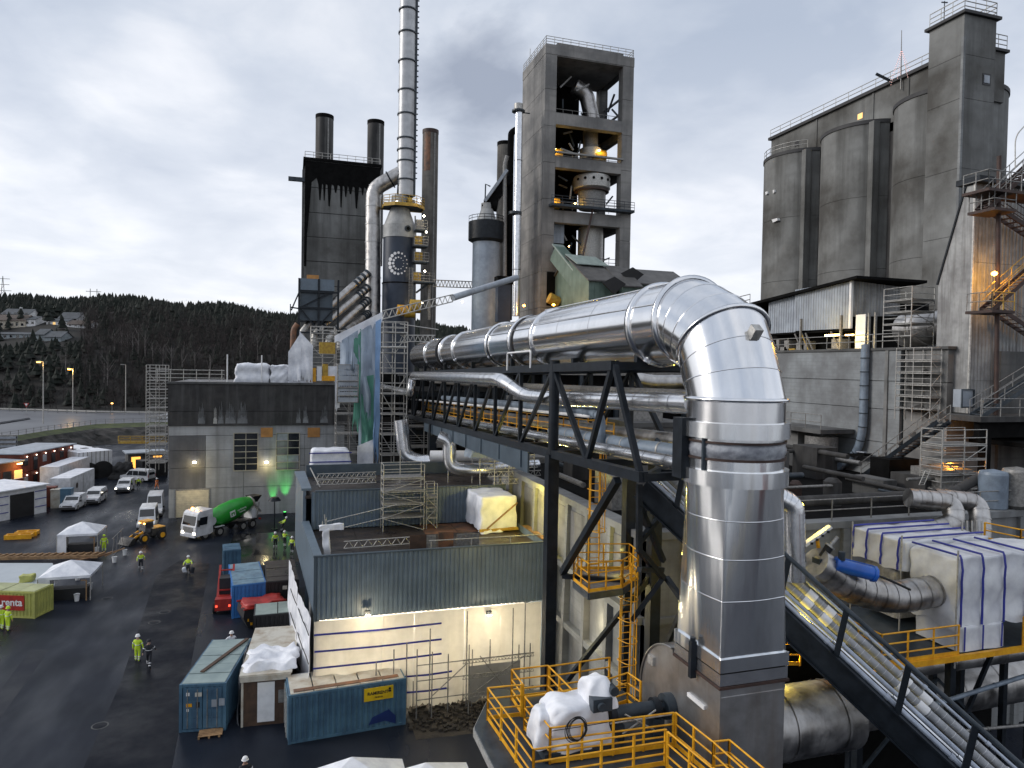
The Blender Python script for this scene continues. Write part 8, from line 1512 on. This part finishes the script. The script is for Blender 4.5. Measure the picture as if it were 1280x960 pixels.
# ================================================================ PEOPLE
def person_mesh(name, J, mats_):
    'J: dict joint->(pos, radius); bones list; one continuous skinned body'
    pts, bones = J; names = list(pts); idx = {k: i for i, k in enumerate(names)}
    me = bpy.data.meshes.new(name+'_cage'); me.from_pydata([pts[k][0] for k in names], [(idx[a], idx[b]) for a, b, _ in bones], [])
    o = bpy.data.objects.new('tmp_body', me); COL.objects.link(o); o.modifiers.new('s', 'SKIN'); sd = o.modifiers.new('u', 'SUBSURF'); sd.levels = 1; sd.render_levels = 1
    sv = me.skin_vertices[0].data
    for k in names: r = pts[k][1]; sv[idx[k]].radius = (r, r) if not isinstance(r, tuple) else r
    sv[idx['pelvis']].use_root = True
    bpy.context.view_layer.update(); ev = bpy.data.meshes.new_from_object(o.evaluated_get(bpy.context.evaluated_depsgraph_get())); bpy.data.objects.remove(o)
    ev.name = name; ev.materials.clear(); lab = {'jacket': 0, 'trousers': 1, 'skin': 2, 'boots': 3}
    for m in mats_: ev.materials.append(m)
    segs = [(V(pts[a][0]), V(pts[b][0]), lab[l]) for a, b, l in bones]
    for p in ev.polygons:
        c = p.center; best = 9; bi = 0
        for a, b, l in segs:
            d = b-a; t = max(0, min(1, (c-a).dot(d)/max(1e-9, d.length_squared))); q_ = (c-(a+d*t)).length
            if q_ < best: best = q_; bi = l
        p.material_index = bi; p.use_smooth = True
    return ev
def skeleton(stride=.0, armL=(0.05, .0), armR=(.05, .0), lean=0.0, crouch=0.0, elbow=.15):
    p = {}; hz_ = .95-crouch*.35; ln = lean
    p['pelvis'] = ((0, 0, hz_), .155); p['belly'] = ((0, ln*.12, hz_+.16), .15); p['chest'] = ((0, ln*.35, hz_+.38), (.19, .14)); p['neck'] = ((0, ln*.48, hz_+.55), .065); p['head'] = ((0, ln*.56, hz_+.66), .085); p['crown'] = ((0, ln*.6, hz_+.78), .085); p['nose'] = ((0, ln*.56-.115, hz_+.69), .018)
    b = [('pelvis', 'belly', 'trousers'), ('belly', 'chest', 'jacket'), ('chest', 'neck', 'jacket'), ('neck', 'head', 'skin'), ('head', 'crown', 'skin'), ('head', 'nose', 'skin')]
    for s_, n_ in ((-1, 'L'), (1, 'R')):
        st = stride*s_; k = crouch*.35
        p['hip'+n_] = ((s_*.10, 0, hz_-.06), .11); p['knee'+n_] = ((s_*.12, -st*.5-k, hz_*.52), .075); p['ankle'+n_] = ((s_*.13, -st+(.08 if st < 0 else 0), .10), .055); p['toe'+n_] = ((s_*.14, -st-.17, .05), .045)
        b += [('pelvis', 'hip'+n_, 'trousers'), ('hip'+n_, 'knee'+n_, 'trousers'), ('knee'+n_, 'ankle'+n_, 'trousers'), ('ankle'+n_, 'toe'+n_, 'boots')]
        ar = armL if s_ < 0 else armR; sh = V(p['chest'][0])+V((s_*.21, 0, .08)); fw = ar[1]
        el = sh+V((s_*(.06+ar[0]), -fw*.28, -.28*(1-abs(fw)*.35))); wr = el+V((s_*ar[0]*.3, -.06-fw*.26, -.25*(1-abs(fw)*.8)))
        p['sh'+n_] = (tuple(sh), .075); p['el'+n_] = (tuple(el), .055); p['wr'+n_] = (tuple(wr), .038); d = (wr-el).normalized(); pm_ = wr+d*.07; p['palm'+n_] = (tuple(pm_), (.04, .022))
        b += [('chest', 'sh'+n_, 'jacket'), ('sh'+n_, 'el'+n_, 'jacket'), ('el'+n_, 'wr'+n_, 'jacket'), ('wr'+n_, 'palm'+n_, 'skin')]
        for q_ in range(4): f = pm_+d*(.075-.008*abs(q_-1.5))+V((0, (q_-1.5)*.024, 0)); f2 = pm_+d*.03+V((0, (q_-1.5)*.022, 0)); p[f'f{q_}{n_}'] = (tuple(f), .009); p[f'g{q_}{n_}'] = (tuple(f2), .011); b += [('palm'+n_, f'g{q_}{n_}', 'skin'), (f'g{q_}{n_}', f'f{q_}{n_}', 'skin')]
        th = wr+d*.03+V((-s_*.02, -.05, 0)); p['thumb'+n_] = (tuple(th+d*.04), .010); b.append(('palm'+n_, 'thumb'+n_, 'skin'))
    return p, b
poses = {'stand': skeleton(.03), 'walk': skeleton(.28, (.04, .5), (.04, -.4)), 'hold': skeleton(.06, (.05, .9), (.05, .8), .1), 'bend': skeleton(.12, (.1, .9), (.05, 1.0), .8, .45)}
cache = {}
def person(pose, jm, tm, hm, label, px, py, rz, helmet=True, band=True, sc=1.0, hood=None, z=0, extra=None):
    k = (pose, jm.name, tm.name)
    if k not in cache: cache[k] = person_mesh('body_'+pose, poses[pose], [jm, tm, skin, rubber])
    pts = poses[pose][0]; c = G(px, py, z); t = T('person', label, 'person', (0, 0, 0)); o = bpy.data.objects.new('body', cache[k]); COL.objects.link(o); o.parent = t.o
    hd = V(pts['crown'][0])
    t.part('helmet', MB().lathe((hd.x, hd.y, hd.z+.0), [(.165, -.03), (.135, -.01), (.13, .05), (.095, .11), (.01, .135)], 16), hm)
    h0 = V(pts['head'][0])
    for s_ in (-1, 1): t.part('eye', MB().lathe((s_*.035, h0.y-.088, h0.z+.035), [(.001, -.012), (.012, 0), (.001, .012)], 6), rubber)
    if band:
        a = V(pts['belly'][0]); 
        t.part('reflective_band', MB().path([(.185*cos(2*pi*i/16), a.y*1.0+.15*sin(2*pi*i/16), a.z+.04) for i in range(17)], .022, 5), refl)
        for n_ in 'LR':
            kn, an_ = V(pts['knee'+n_][0]), V(pts['ankle'+n_][0])
            for u in (.35, .7): c_ = kn.lerp(an_, u); d = (an_-kn).normalized(); t.part('reflective_band', MB().tube(c_-d*.03, c_+d*.03, .082-.015*u, 10), refl)
            el, sh = V(pts['el'+n_][0]), V(pts['sh'+n_][0]); c_ = sh.lerp(el, .6); d = (el-sh).normalized(); t.part('reflective_band', MB().tube(c_-d*.025, c_+d*.025, .078, 10), refl)
    if extra: extra(t)
    t.o.location = c; t.o.rotation_euler = (0, 0, rz); t.o.scale = (sc, sc, sc); return t
hw_ = white; away = pi-.3
person('stand', hv, hv, white, 'worker in full yellow hi-vis and white helmet walking away beside a black clad colleague', 172, 827, away, sc=1.0)
person('walk', navy, navy, navy, 'worker in black clothes with reflective bands beside the yellow hi-vis worker in the lane', 186, 834, away+.2)
person('stand', hv, hv, hv, 'worker in full yellow hi-vis standing right of the farther canopy tent', 130, 690, .4)
person('walk', hv, navy, white, 'worker in yellow jacket and dark trousers walking toward the viewer in the lane', 176, 713, .2)
def bag(t): t.part('carried_bag', lumpy(-.5, -.15, -.5, -.15, .35, .8, 4, 8, .06, e=4), tarp); t.part('carried_pack', lumpy(.15, .55, -.45, -.05, .2, .75, 5, 8, .06, e=4), navy)
person('bend', hv, navy, white, 'worker in yellow jacket bent over white and dark bags in the lane', 235, 718, .1, extra=bag)
person('stand', hv, navy, white, 'worker in yellow vest, leftmost of the group by the green light', 344, 686, .2)
person('hold', hv, navy, white, 'worker in yellow vest, middle of the group by the green light', 356, 684, 2.6)
person('stand', hv, navy, white, 'worker in yellow vest, rightmost of the group by the building corner', 365, 692, -.6)
person('bend', hv, navy, white, 'worker in yellow and black leaning at the foot of the green lit wall', 353, 664, -1.2)
person('stand', hv, hv, hv, 'worker in yellow hi-vis close in front of the red hire sign', 10, 789, away-.3)
person('hold', hv, hv, white, 'worker in yellow hi-vis at the very left edge beside the hire container', 2, 787, away)
person('hold', tarp, tarp, white, 'worker in white overalls and white helmet between the pale container and the brown cabin', 289, 822, away+.6, band=False)
person('stand', hv, navy, white, 'distant worker in yellow vest beside the minibus', 173, 611, .5)
person('walk', hvo, hvo, white, 'distant worker in orange clothes on the lane near the concrete hall', 196, 612, .8)
A = at(306, 957, z=1.75); person('stand', navy, navy, white, 'worker whose white helmet just shows at the bottom edge of the picture', 306, 995, .3); bpy.context.view_layer.update()
